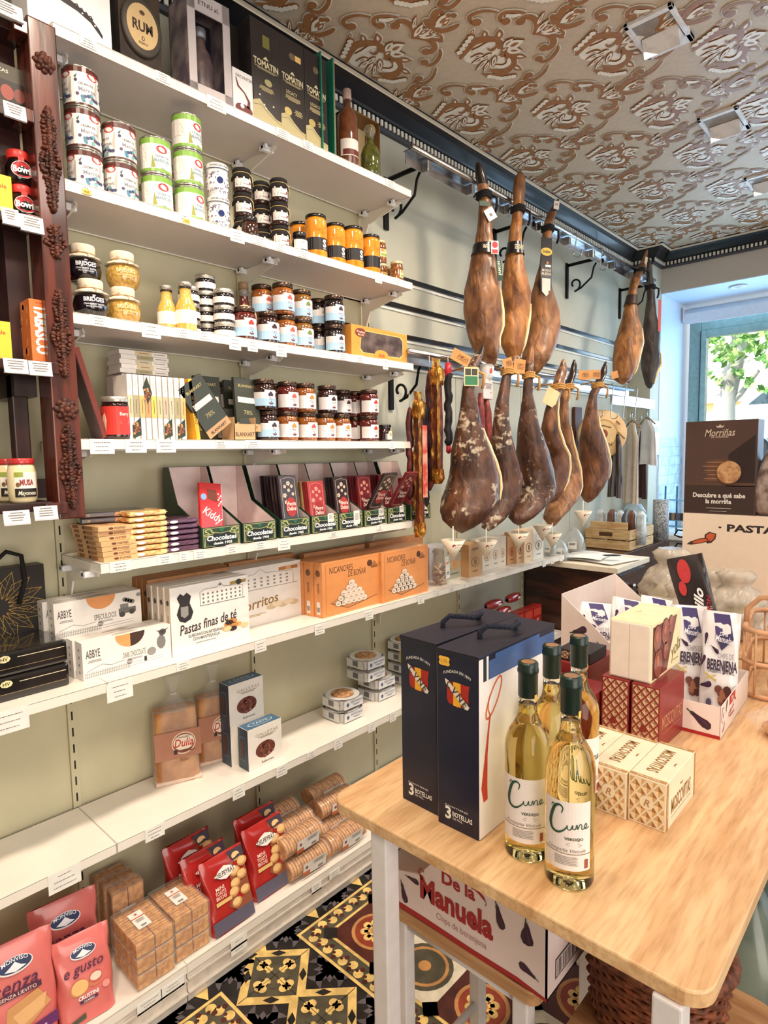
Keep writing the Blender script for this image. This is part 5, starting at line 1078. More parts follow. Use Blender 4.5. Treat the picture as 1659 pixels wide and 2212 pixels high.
def pastas(b,f,W,h):
    K=P(50,46,46); b.poly(f,[(W*.08,h*.84),(W*.12,h*.9),(W*.16,h*.86),(W*.20,h*.9),(W*.25,h*.84),(W*.23,h*.74),(W*.27,h*.6),(W*.24,h*.5),(W*.165,h*.46),(W*.10,h*.5),(W*.07,h*.6),(W*.11,h*.74)],K,1); b.poly(f,[(W*.12,h*.7),(W*.21,h*.7),(W*.21,h*.57),(W*.165,h*.53),(W*.12,h*.57)],P(150,146,140),2)
    G=P(120,112,106); b.stroke(f,[(W*.36,h*.66),(W*.36,h*.86),(W*.42,h*.9),(W*.58,h*.9),(W*.62,h*.97),(W*.66,h*.9),(W*.92,h*.86),(W*.92,h*.66)],.0015,G,1); b.stroke(f,[(W*.36,h*.66),(W*.95,h*.66)],.002,G,1)
    for i in range(9):
        for j in range(3): u=W*(.39+.06*i); v=h*(.69+.06*j); b.rect(f,u,v,u+W*.022,v+h*.03,G,1)
    b.disc(f,W*.62,h*.93,W*.02,G,2,6,h*.02); b.poly(f,[(W*.75,h*.94),(W*.97,h*.95),(W*.97,h*.9),(W*.75,h*.89)],P(170,140,70),1); b.disc(f,W*.87,h*.92,.009,P(60,56,50),2,10)
    b.text(f,'Pastas finas de té',W*.46,h*.40,h*.15,P(60,50,48),k=2,maxw=W*.74,shear=.35,rot=.1); b.text(f,'ELABORACION ARTESANAL',W*.42,h*.25,h*.045,INK,k=1,maxw=W*.44); b.text(f,'CON MANTEQUILLA',W*.42,h*.19,h*.045,INK,k=1,maxw=W*.34); b.lines(f,W*.22,W*.6,h*.13,.0025,1,P(150,140,130),k=1)
    rd=random.Random(8)
    for i in range(11): b.disc(f,W*(.80+rd.uniform(-.13,.13)),h*(.26+rd.uniform(-.07,.08)),.012,[P(232,180,110),P(210,140,80),P(60,44,44),P(240,206,150)][i%4],2+i%4,9,.008)
def socor(b,f,W,h):
    G=P(150,140,134); b.stroke(f,[(W*.22,h*.62),(W*.22,h*.86),(W*.42,h*.88),(W*.5,h*.96),(W*.56,h*.88),(W*.9,h*.84),(W*.9,h*.62)],.0015,G,1); b.stroke(f,[(W*.2,h*.62),(W*.95,h*.62)],.002,G,1)
    for i in range(8):
        for j in range(3): u=W*(.26+.078*i); v=h*(.66+.06*j); b.rect(f,u,v,u+W*.028,v+h*.03,G,1)
    b.disc(f,W*.04,h*.78,.014,P(90,86,84),1,8,.022); b.rect(f,W*.72,h*.87,W*.96,h*.93,P(190,120,70),1); b.disc(f,W*.84,h*.9,.008,P(230,180,120),2,10)
    b.text(f,'Socorritos',W*.40,h*.38,h*.17,P(150,110,50),k=2,maxw=W*.62,shear=.35,rot=.16); b.lines(f,W*.1,W*.55,h*.2,.0025,2,P(190,160,110),k=1)
    for i in range(5): b.disc(f,W*(.62+.07*i),h*(.27+.03*(i%2)),.014,P(232,214,186) if i%2 else P(214,190,156),2+i%2,9,.010)
CW=P(240,234,228,rough=.3,coat=.3); LFT=lambda b,f,D,h: (b.rect(f,0,0,D,h,P(226,206,184,rough=.4),1), b.lines(f,D*.3,D*.7,h*.6,.002,7,P(150,130,110),k=2), b.disc(f,D*.5,h*.78,D*.3,P(90,76,66),2,8))
pa=lambda: carton(.215,.028,.205,CW,front=pastas,left=LFT); so_=lambda: carton(.215,.028,.205,CW,front=socor,left=LFT)
gp='upright white pastry cartons'
o=bx('pa',pa,'pastry_box','upright white pastry carton with a town hall drawing, frontmost of its row',373,540,6,.228,W=.215,grp=gp)
for i in range(1,4): dup(o,(o.location.x-.030*i,o.location.y-.004*i,o.location.z),label='upright white pastry carton, %s behind the town hall one'%['','directly','second','third'][i])
KB=M('kraft_carton_back',(190,132,84),rough=.6,var=.06)
kb=lambda: carton(.23,.030,.215,KB,left=lambda b,f,D,h:(b.disc(f,D*.5,h*.8,D*.3,P(90,60,40),1,8),b.lines(f,D*.3,D*.7,h*.6,.002,6,P(120,80,50),k=1)))
for i in range(3): bx('kb',kb,'pastry_box','brown pastry carton at the back, %s from the wall'%ORD[2-i],326+i*-12,500-i*6,6,.105-.034*i,W=.23,grp='brown pastry cartons at the back')
o=bx('so',so_,'pastry_box','white carton with brown handwriting-style name, front of the middle row',470,652,6,.138,W=.215,grp=gp)
for i in range(1,3): dup(o,(o.location.x-.029*i,o.location.y-.003*i,o.location.z),label='white pastry carton, %s behind the brown-lettered one'%['','directly','second'][i])
for i in range(1): bx('kb2',kb,'pastry_box','brown pastry carton against the wall behind the brown-lettered white one',500,640,6,.048,W=.23,grp='brown pastry cartons at the back')
ORG=M('nut_box_orange',(226,150,90),rough=.35,var=.04,vs=20,coat=.2)
def nican(b,f,W,h):
    K=P(60,44,34); b.rect(f,W*.05,h*.04,W*.95,h*.96,P(214,136,78,rough=.4),1); b.rect(f,W*.06,h*.05,W*.94,h*.95,P(226,150,90,rough=.35),2)
    b.text(f,'NICANORES',W*.30,h*.84,h*.12,K,k=3,maxw=W*.38,shear=.1,bold=-.005); b.text(f,'DE BOÑAR',W*.56,h*.72,h*.12,K,k=3,maxw=W*.3,shear=.1,bold=-.005)
    b.disc(f,W*.78,h*.84,.010,P(90,56,36),3,7,.014); b.rect(f,W*.80,h*.74,W*.92,h*.78,P(140,90,50),3); b.poly(f,[(W*.8,h*.78),(W*.86,h*.88),(W*.92,h*.78)],P(170,110,60),3)
    b.poly(f,[(W*.12,h*.24),(W*.40,h*.08),(W*.62,h*.12),(W*.58,h*.3),(W*.3,h*.36)],P(196,130,84),3); b.stroke(f,[(W*.12,h*.24),(W*.40,h*.08),(W*.9,h*.2)],.002,P(130,80,50),4)
    rd=random.Random(9)
    for r_,n in ((0,6),(1,5),(2,4),(3,2),(4,1)):
        for i in range(n):
            u,v=W*(.46+(i-(n-1)/2)*.085),h*(.20+r_*.085); b.disc(f,u,v,.0125,P(150,120,96),4+r_,9); b.disc(f,u,v+.001,.0112,P(236,216,196),5+r_,9); b.disc(f,u-.002,v-.001,.005,P(190,160,136),6+r_,7,.003)
def nside(b,f,D,h): b.disc(f,D*.5,h*.8,D*.28,P(120,76,46),1,8); b.lines(f,D*.35,D*.65,h*.62,.0022,10,P(150,96,60),k=1); b.rect(f,D*.3,h*.05,D*.7,h*.28,P(240,230,220),1); [b.rect(f,D*.34,h*.1+i*.003,D*.66,h*.1+i*.003+.0014,INK,2) for i in range(6)]
ni=lambda: carton(.205,.046,.205,ORG,front=nican,left=nside)
gn='orange nut pastry cartons'
o=bx('ni',ni,'pastry_box','orange pastry carton with a pyramid of biscuits, front left',698,826,6,.247,W=.205,grp=gn,sz=.98)
dup(o,(o.location.x-.048,o.location.y-.006,o.location.z),label='orange pastry carton directly behind the front left one')
dup(o,(o.location.x-.096,o.location.y-.010,o.location.z),label='orange pastry carton third from the front, left column')
o=bx('ni',ni,'pastry_box','orange pastry carton with a pyramid of biscuits, front right',826,925,6,.262,W=.205,grp=gn,sz=.98)
dup(o,(o.location.x-.048,o.location.y,o.location.z),label='orange pastry carton directly behind the front right one')
dup(o,(o.location.x-.096,o.location.y,o.location.z),label='orange pastry carton third from the front, right column')
for j in range(2): bx('kb3',kb,'pastry_box','brown carton between the orange cartons and the wall, %s'%['left one','right one'][j],[660,800][j],[790,915][j],6,.098,W=.23,grp='brown cartons against the wall')
# right part of shelf 6: pasta bag, small boxes
FILM=M('clear_film',(240,236,230),rough=.08,alpha=.15,coat=1,var=0,crough=.05)
def pastabag():
    b=MB(); rd=random.Random(3); PM=P(206,176,140,rough=.5); P2=P(150,90,66,rough=.5); P3=P(226,206,176,rough=.5)
    for i in range(90):
        a=rd.uniform(0,6.28); r=rd.uniform(0,.038); z=rd.uniform(.008,.088); d=V((rd.uniform(-1,1),rd.uniform(-1,1),rd.uniform(-.5,.5))).normalized()*.014
        c=V((cos(a)*r,sin(a)*r*.7,z)); b.tube([c-d,c,c+d],[.003,.0045,.003],[PM,P2,P3][i%3],5)
    f_=MB(); f_.lathe([(.03,0),(.044,.01),(.047,.05),(.042,.1),(.03,.125),(.012,.14),(.02,.165)],FILM,24,sy=.75,wob=lambda a,z:1+.05*sin(a*7+z*40))
    t=MB(); t.box(-.018,.022,-.037,-.0355,.03,.10,PAPER); t.box(-.02,.012,-.036,-.0345,.1,.128,PAPER); t.rect(fronty(-.018,.03,-.0372),0,.066,.03,.073,P(220,120,80),1); t.lines(fronty(-.018,.03,-.0372),.006,.034,.03,.002,4,INK,k=1); t.disc(fronty(-.02,.1,-.036),.014,.018,.003,P(190,60,50),1,8)
    return [('dry_pasta',b),('film_bag',f_),('paper_label',t)]
put('pb',pastabag,'pasta_bag','clear bag of dry pasta with a white label beside the orange cartons','bag',(.215,yat(951,.215,1.02),z6),RW+.2)
def facebox(base,c2,word,icon):
    def fr(b,f,W,h):
        b.text(f,word,W*.5,h*.85,h*.08,INK,k=1,maxw=W*.8); 
        if icon: b.disc(f,W*.5,h*.45,W*.32,c2,1,18,W*.32); b.disc(f,W*.5,h*.45,W*.26,base,2,18,W*.26); b.disc(f,W*.5,h*.45,W*.12,c2,3,12,W*.2)
        b.lines(f,W*.2,W*.8,h*.18,.002,2,INK,k=1)
    return lambda: carton(.075,.075,.155,base,front=fr)
for (ky,px0,px1,x,bc,c2,w_,h,l) in (('f1',928,968,.13,(190,186,190),(240,236,230),'PANES',1.0,'grey carton with a round white print behind the pasta bag'),('f2',960,1003,.19,(176,176,160),(220,150,80),'PASTA',.95,'grey-green carton with an orange pasta picture'),
 ('f3',1003,1012,.20,(206,170,110),(230,210,150),'',.9,'narrow edge of a tan carton left of the brown one'),('f4',1013,1040,.235,(206,160,110),(150,110,70),'CAFE',1.0,'light brown carton with a small printed mug'),
 ('f5',1042,1062,.20,(236,224,206),(196,150,100),'',1.0,'cream carton with a honeycomb icon, left of three'),('f6',1062,1079,.20,(236,224,206),(196,150,100),'',1.0,'cream carton with a honeycomb icon, middle of three'),('f7',1079,1093,.20,(236,224,206),(196,150,100),'',1.0,'cream carton with a honeycomb icon, right of three'),
 ('f8',1096,1114,.20,(206,156,110),(170,70,50),'',.95,'brown carton behind the dangling paper cone with a red seal'),('f9',1116,1131,.22,(214,176,140),(120,80,50),'',1.05,'tan carton with a round dark icon'),('f10',1132,1152,.235,(226,196,160),(120,80,50),'',1.1,'tall tan carton at the end of the ham shelf'),('f11',1152,1174,.235,(240,230,214),(150,120,80),'',1.1,'cream carton at the end of the ham shelf')):
    bx(ky,facebox(P(*bc,rough=.5),P(*c2,rough=.5),w_,1),'food_carton',l,px0,px1,6,x,W=.075,sz=h,grp='small cartons under the hams')
# cone shaped drip catchers under the hams
# ===== shelf 7 =====
z7=ZS[7]
BREAD=M('bread_crust',(206,148,92),rough=.5,c2=(166,108,60),vs=14,bump=.3); CRUMB=M('toast_crumb',(222,160,88),rough=.55,c2=(190,124,58),vs=60,bump=.2)
def slab(b,W,D,h,m,fl=1,seed=0,nw=12):
    """soft bag shape: rounded box tapering to the top"""
    def f(u,v):
        a=2*pi*u; c,s=cos(a),sin(a); p=.42
        r=1-.04*sin(a*3+seed)-.05*(v**3)*fl
        return V((W/2*abs(c)**p*(1 if c>0 else -1)*r,D/2*abs(s)**p*(1 if s>0 else -1)*r*(1-.25*fl*v*v)+D/2,h*v))
    b.grid(f,40,nw,m,closeu=True)
    o=[f(i/40,1) for i in range(40)]; b.add(o,[tuple(range(40))],m); return b
def breadbag():
    L=MB(); W,D,h=.135,.11,.175; slab(L,W*.93,D*.9,h,BREAD,1,1)
    f_=MB(); slab(f_,W,D,h*1.02,FILM,1,2); t=[(0.0,D/2,h*1.0),(0,D/2,h*1.1)]; f_.lathe([(.05,0),(.022,.025),(.008,.04),(.014,.055),(.03,.085)],FILM,20,(0,D/2,h*.99),wob=lambda a,z:1+.25*sin(a*7)*(z>.03))
    s=MB(); s.tube([(cos(a*.8)*.0085,D/2+sin(a*.8)*.0085,h+.034) for a in range(8)],.002,WHITE,5,True)
    p=MB(); q=fronty(-W/2,0,-.0015); PB=P(176,120,96,rough=.4,coat=.4); p.rect(q,.001,h*.36,W-.001,h*.74,PB,1,8); 
    p.disc(q,W*.62,h*.56,.035,P(236,214,190),2,20,.027); p.disc(q,W*.62,h*.56,.032,P(150,90,70),3,20,.0245); p.disc(q,W*.62,h*.57,.030,P(240,226,206),4,20,.019); p.text(q,'Dulia',W*.62,h*.57,.020,P(200,44,40),k=5,maxw=.055,shear=.25); p.text(q,'PANADERIA',W*.62,h*.645,.0045,P(90,60,40),k=5); p.rect(q,W*.40,h*.42,W*.48,h*.48,P(60,46,50),5); p.lines(q,W*.5,W*.85,h*.47,.002,2,P(110,60,40),k=5); p.text(q,'Rubio',W*.62,h*.33,.008,P(150,90,50),k=5,shear=.3)
    b2=MB(); b2.box(-W*.5,W*.5,.0,D*.98,0,.010,P(226,196,176,rough=.5,coat=.3),.004)
    return [('bread_loaf',L),('film_bag',f_),('bag_tie',s),('printed_band',p),('tray',b2)]
o=put('br',breadbag,'bread_bag','clear bag of sliced bread with a pink band, left one of two','bread',(.125,.915,z7+.0005),RW-.35,'bagged bread loaves',sc=(1.06,.9,1.33))
put('br',breadbag,'bread_bag','clear bag of sliced bread with a pink band, right one behind','bread',(.105,1.07,z7+.0005),RW-.28,'bagged bread loaves',sc=(.95,.8,1.3))
BLU=P(66,104,134,rough=.4,coat=.2); BLD=P(50,66,84,rough=.4,coat=.2)
def galletas():
    def fr(b,f,W,h):
        b.text(f,'GALLETAS',W*.55,h*.80,.0075,P(150,130,110),k=1,maxw=W*.66,bold=-.005); b.lines(f,W*.25,W*.85,h*.74,.0015,2,P(150,130,110),k=1)
        rd=random.Random(4); b.disc(f,W*.5,h*.40,W*.29,P(110,56,44),1,20)
        for i in range(40): a=rd.uniform(0,6.28); r=rd.uniform(0,W*.27); b.disc(f,W*.5+cos(a)*r,h*.4+sin(a)*r,.0035,[P(140,78,60),P(84,40,34),P(166,104,84)][i%3],2,6)
        b.text(f,'Sabores',W*.55,h*.1,.0055,P(90,70,60),k=1)
    def lf(b,f,D,h): b.rect(f,0,0,D,h,BLD,1); b.rect(f,D*.2,h*.22,D*.75,h*.8,P(120,130,140),2); b.rect(f,D*.23,h*.24,D*.72,h*.78,BLD,3); b.rect(f,D*.34,h*.3,D*.62,h*.7,P(96,62,52),4)
    def tp(b,t,W,D): b.disc(t,W*.5,D*.5,W*.36,P(200,214,220),2,24,D*.3); b.disc(t,W*.5,D*.5,W*.33,BLU,3,24,D*.27); b.text(t,'TASTE',W*.5,D*.5,.011,P(220,230,236),k=4,maxw=W*.45)
    return carton(.068,.055,.098,P(236,228,218,rough=.4),front=fr,left=lf,top=tp,topm=BLU)
gg='blue and white biscuit cartons'
z7a=z7
bx('gal',galletas,'biscuit_box','blue and white biscuit carton standing alone in front',538,610,7,.235,W=.068,grp=gg,sz=1.42)
o1=bx('gal',galletas,'biscuit_box','lower blue and white biscuit carton at the back, half hidden',501,574,7,.166,W=.068,grp=gg,sz=1.42)
dup(o1,(o1.location.x,o1.location.y-.001,o1.location.z+.1395),label='upper blue and white biscuit carton of the two stacked at the back')
# foil trays with round cakes
FOIL=M('printed_foil',(196,196,200),rough=.3,metal=.55,c2=(120,124,140),vs=70,lo=.3,hi=.45)
def cake():
    b=MB(); W,D,h=.125,.125,.042; b.grid(lambda u,v:(lambda c,s: V(((W/2*(.86+.14*v))*abs(c)**.35*(1 if c>0 else -1),(D/2*(.86+.14*v))*abs(s)**.35*(1 if s>0 else -1)+D/2,h*v)))(cos(2*pi*u),sin(2*pi*u)),44,4,P(206,204,204,rough=.35,metal=.3),closeu=True)
    q=fronty(-W/2,0,-.0005); b.rect(q,.012,.004,W-.012,h-.004,P(224,222,220,rough=.4),1); b.text(q,'INES ROSALES',W*.62,h*.64,.008,P(90,100,130),k=2,maxw=W*.5); b.lines(q,W*.45,W*.8,h*.42,.002,2,P(120,126,150),k=2); b.disc(q,W*.25,h*.5,.007,P(80,90,120),2,9,.008)
    q2=left_(D,0,-W/2-.0005); b.rect(q2,.015,.004,D-.015,h-.004,P(224,222,220,rough=.4),1); b.rect(q2,.05,.012,.08,.034,P(120,120,126),2)
    t=MB(); t.disc(top_(-W/2,0,h),W/2,D/2,.068,P(222,220,216,rough=.2,coat=1),0,28); t.lathe([(.046,0),(.044,.004),(.03,.006),(0,.007)],M('seeded_cake',(196,150,104),rough=.5,c2=(150,104,66),vs=60),24,(0,D/2,h))
    return [('foil_tray',b),('cake_top',t)]
gk='foil packed round cakes'
def cs(px,x,n,l,z=z7):
    y=yat(px,x,z+.04)
    for i in range(n): put('cake',cake,'foil_cake',['lower','upper','third','fourth'][i]+' foil-packed round cake, '+l,'cake',(x,y,z+.0005+i*.050),RW-.0,gk)
cs(764,.215,2,'front left stack'); 
y_=yat(831,.19,z7+.04)
cs(836,.17,2,'front right stack behind the blue bottle box')
for i in range(2): put('cake',cake,'foil_cake',['lower','upper'][i]+' foil-packed round cake raised on the rear stack, left','cake',(.17,yat(813,.17,z7+.15),z7+.1005+i*.050),RW,gk)
for i in range(4): put('cake',cake,'foil_cake',['bottom','second','third','top'][i]+' foil-packed round cake of the rear stack against the wall','cake',(.145,yat(862,.10,z7+.15)+.06,z7+.0005+i*.050),RW,gk)
# yellow and red packs further right on shelf 7
def redpack():
    b=MB(); b.box(-.045,.045,0,.05,0,.14,P(150,36,32,rough=.3,coat=.4),.003); f=fronty(-.045,0,-.0002); b.rect(f,.006,.10,.084,.13,P(180,60,44),1); b.text(f,'XXX',.045,.06,.02,P(236,220,200),k=2,rot=pi/2); b.rect(f,.01,.006,.05,.02,P(226,190,140),1); return b
def softpack():
    b=MB(); b.grid(lambda u,v:V((-.075+.15*v,.028*cos(2*pi*u)*(sin(pi*min(.99,max(.02,v)))**.3)+.03,.024+.024*sin(2*pi*u)*(sin(pi*min(.99,max(.02,v)))**.3))),16,12,P(150,34,32,rough=.2,coat=.8),closeu=True); b.rect(fronty(0,0,-.0),.0,.02,.03,.03,P(220,210,200),1); return b
gr='red biscuit packs behind the blue bottle boxes'
for i in range(5): put('rp',redpack,'snack_carton','upright dark red carton, %s from the left, lower shelf behind the bottle boxes'%ORD[i],'carton',(.24,2.62+.095*i,z7+.0005),RW,gr,sc=(1,1,1.35))
for i,(y,z) in enumerate(((2.52,.19),(2.70,.19),(2.61,.243),(2.80,.243))): put('rs',softpack,'biscuit_roll','dark red wrapped biscuit roll on the red cartons, %s of the heap'%ORD[i],'biscuit pack',(.235,y,z7+z),RW+.1*(i%2),'dark red biscuit rolls')
def ybox(): b=MB(); b.box(-.06,.06,0,.06,0,.055,P(206,186,70,rough=.5),.001); b.disc(fronty(-.06,0,0),.06,.028,.02,P(210,140,60),1,12,.012); return b
for i,(y,z) in enumerate(((2.02,.12),(2.20,.06),(2.06,.0),(2.18,.0),(2.31,.0),(2.34,.057))): put('yb2',ybox,'tea_carton','small yellow carton on the lower shelf behind the blue bottle boxes, %s one'%ORD[i],'carton',(.2,y,z7+.0005+z),RW,'small yellow cartons')
# ===== bottom shelf =====
z8=ZS[8]
def toastbag(nx=3,nz=2,W=.15,D=.09,h=.075):
    b=MB(); rd=random.Random(6); n=14
    for i in range(n):
        for j in range(2):
            y0=D*.04+D*.92*i/n; b.box(-W*.47+j*W*.48,-W*.47+j*W*.48+W*.455,y0,y0+D*.92/n-.0028,.003+rd.uniform(0,.002),h-.003-rd.uniform(0,.004),CRUMB,.002)
    f_=MB(); f_.box(-W/2,W/2,0,D,0,h,FILM,.005)
    return b,f_
def toastlab(b,t,u,v,w=.052,h=.075):
    b.rect(t,u,v,u+w,v+h,PAPER,1); b.rect(t,u,v+h*.62,u+w,v+h*.68,P(206,110,70),2); b.lines(t,u+.006,u+w-.006,v+h*.56,.0016,5,P(140,130,120),k=2); [b.rect(t,u+w*.3+i*.0018,v+.006,u+w*.3+i*.0018+.001,v+.014,INK,2) for i in range(12)]; b.rect(t,u+w*.35,v+h*.75,u+w*.65,v+h*.93,P(226,214,204),2); b.disc(t,u+w*.5,v+h*.84,.005,P(150,70,60),3,8,.003)
def toastblock():
    b,f_=toastbag(W=.155,D=.165,h=.062); p=MB(); toastlab(p,top_(-.0775,0,.0625),.045,.05); return [('toast_slices',b),('film_bag',f_),('paper_label',p)]
def toastblock2():
    b,f_=toastbag(W=.155,D=.165,h=.062); return [('toast_slices',b),('film_bag',f_)]
yl,yr=yat(300,.26,z8+.1),yat(405,.26,z8+.1)
gb_='clear-wrapped toast blocks'
for j,(px,nm) in enumerate(((302,'left'),(400,'right'))):
    y=yat(px,.335,z8+.05)+.02
    for i in range(3):
        top=i==2-(j==1)*0
        if j==1 and i==2: pass
        key,fn=('tbl',toastblock) if i==2 else ('tb0',toastblock2)
        put(key,fn,'toast_pack','%s clear-wrapped toast block of the %s front stack'%(['bottom','middle','top'][i],nm),'toast pack',(.346-(.008 if j else 0),.708+j*.116,z8+.0006+i*.0466),RW,gb_,sc=(.725,1.0,.74))
def toastup():
    b,f_=toastbag(W=.12,D=.042,h=.155); p=MB(); toastlab(p,fronty(-.06,0,-.0004),.03,.02,.055,.085); return [('toast_slices',b),('film_bag',f_),('paper_label',p)]
y=yat(262,.13,z8+.14)
for i in range(3): put('tup',toastup,'toast_pack','upright toast pack with a white label at the back, %s from the front'%ORD[i],'toast pack',(.165-.045*i,.715-.004*i,z8+.0006),RW-.05,'upright toast packs',sc=(.8,1,1.2))
def rollpack():
    b=MB(); L=.17; n=15; R=.042
    for i in range(n):
        x=-L/2+L*(i+.5)/n; r=R*(1-.03*(i%2)); pts=[(r*cos(a*pi/9)*1.0,r*.82*sin(a*pi/9)+R*.86) for a in range(18)]; b.prism([(p[0]+R,p[1]) for p in pts],x-L/n*.36,x+L/n*.36,CRUMB,'x')
    f_=MB(); f_.grid(lambda u,v:V((-L/2-.004+(L+.008)*v,R+(R+.003)*cos(2*pi*u),R*.86+(R*.85+.002)*sin(2*pi*u))),22,3,FILM,closeu=True); f_.grid(lambda u,v:V((-L/2-.004,R+(R+.003)*cos(2*pi*u)*v,R*.86+(R*.85+.002)*sin(2*pi*u)*v)),22,2,FILM,closeu=True)
    p=MB(); q=plane((-.045,-.004,.018),(1,0,0),(0,-.12,1),(0,-1,0)); p.rect(q,0,0,.10,.045,PAPER,1); p.rect(q,0,0,.03,.014,P(206,110,60),2); p.disc(q,.015,.028,.006,P(150,70,60),2,8); p.lines(q,.04,.095,.04,.0016,5,P(150,140,130),k=2); [p.rect(q,.065+i*.0018,.004,.066+i*.0018,.012,INK,2) for i in range(12)]
    return [('toast_slices',b),('film_bag',f_),('paper_label',p)]
gl='clear-wrapped round toast rolls'
for i,(x,px,lv,l) in enumerate(((.335,675,0,'front lower left'),(.335,757,0,'front lower right by the table'),(.315,661,1,'upper front left, label in full view'),(.245,640,0,'second row, lower left'),(.235,640,1,'second row, upper left'),(.245,730,0,'second row, lower right'),(.24,735,1,'second row, upper right'),(.15,610,1,'rear row, upper left'),(.15,610,0,'rear row, lower left'),(.15,720,0,'rear row, lower right'),(.15,715,1,'rear row, upper right'))):
    zz=z8+.0008+lv*.0765; y=yat(px,x,zz+.04); put('roll',rollpack,'toast_roll','clear-wrapped round toast roll, '+l,'toast pack',(x,y,zz),RW+.03*((i*7)%3-1),gl,sc=(1,1,1) )
RED=P(176,40,36,rough=.25,coat=.7)
def softbag(W,h,D,mat,prt,notch=.02,foot=.03):
    def f():
        b=MB()
        def g(u,v):
            a=2*pi*u; c,s=cos(a),sin(a); t=D*(1-v)**.6*.5+.002; bul=1+.03*sin(v*9+u*11)
            return V((W/2*(1-.02*sin(pi*v))*abs(c)**.3*(1 if c>0 else -1)*bul if 1 else 0,t*abs(s)**.8*(1 if s>0 else -1)+D/2+.002*sin(u*25+v*13),h*v))
        b.grid(g,44,16,mat,closeu=True)
        p=MB(); fr=lambda u,v,k=0:(lambda q:V((u-W/2,q-.0025-k,v)))(D/2-(D*(max(0,1-v/h))**.6*.5+.002)*(1-.0))
        prt(p,fr,W,h); return [('bag_body',b),('printed_front',p)]
    return f
def delp(p,f,W,h):
    NV=P(96,92,110,rough=.35,coat=.5)
    p.rect(f,.004,.004,W-.004,h*.2,NV,1,10); p.poly(f,[(W*.62,h*.98),(W*.97,h*.98),(W*.97,h*.2),(W*.6,h*.2),(W*.42,h*.3),(W*.6,h*.5),(W*.55,h*.72)],P(150,84,60,rough=.3,coat=.5),1)
    rd=random.Random(11)
    for (u,v) in ((.62,.30),(.85,.40),(.60,.45),(.84,.62),(.70,.70),(.90,.78),(.66,.55),(.8,.88)): p.disc(f,W*u,h*v,.018,P(206,150,90,rough=.4),2,12,.014); p.disc(f,W*u-.002,h*v+.003,.014,P(236,196,136,rough=.4),3,12,.010)
    p.poly(f,[(W*.60,h*.98),(W*.97,h*.98),(W*.97,h*.86),(W*.7,h*.84)],P(70,56,70),4)
    p.poly(f,[(W*.22,h*.76),(W*.36,h*.82),(W*.48,h*.85),(W*.60,h*.82),(W*.74,h*.76),(W*.60,h*.70),(W*.48,h*.67),(W*.36,h*.70)],P(244,238,230),5); p.text(f,'DELPEYRAT',W*.48,h*.76,h*.065,P(80,60,50),k=7,maxw=W*.44)
    p.text(f,'MINI',W*.3,h*.60,h*.05,P(250,220,200),k=5); p.text(f,'TOASTS',W*.3,h*.54,h*.05,P(250,220,200),k=5,maxw=W*.24); p.text(f,'BRIOCHES',W*.3,h*.48,h*.05,P(250,220,200),k=5,maxw=W*.24); p.rect(f,W*.16,h*.38,W*.52,h*.43,P(226,190,120),5)
DL=softbag(.15,.215,.075,RED,delp)
gd2='red snack bags with round toasts'
for i,(px,x,l,t,sz) in enumerate(((505,.30,'front of the left row',-.16,1.0),(462,.235,'middle of the left row',-.12,1.0),(425,.16,'back of the left row',-.1,1.06),(592,.27,'front of the right pair',-.14,1.05),(572,.205,'back of the right pair',-.1,1.08))):
    o=put('dl',DL,'snack_bag','red toast snack bag with a white diamond emblem, '+l,'snack bag',(0,0,0),RW,gd2); place_m(o,(x+.035,yat(px,x+.03,z8+.08),z8+.002),t,0,RW+.02); 
    o.scale=(sz,1,sz)
PK=P(216,112,106,rough=.3,coat=.5)
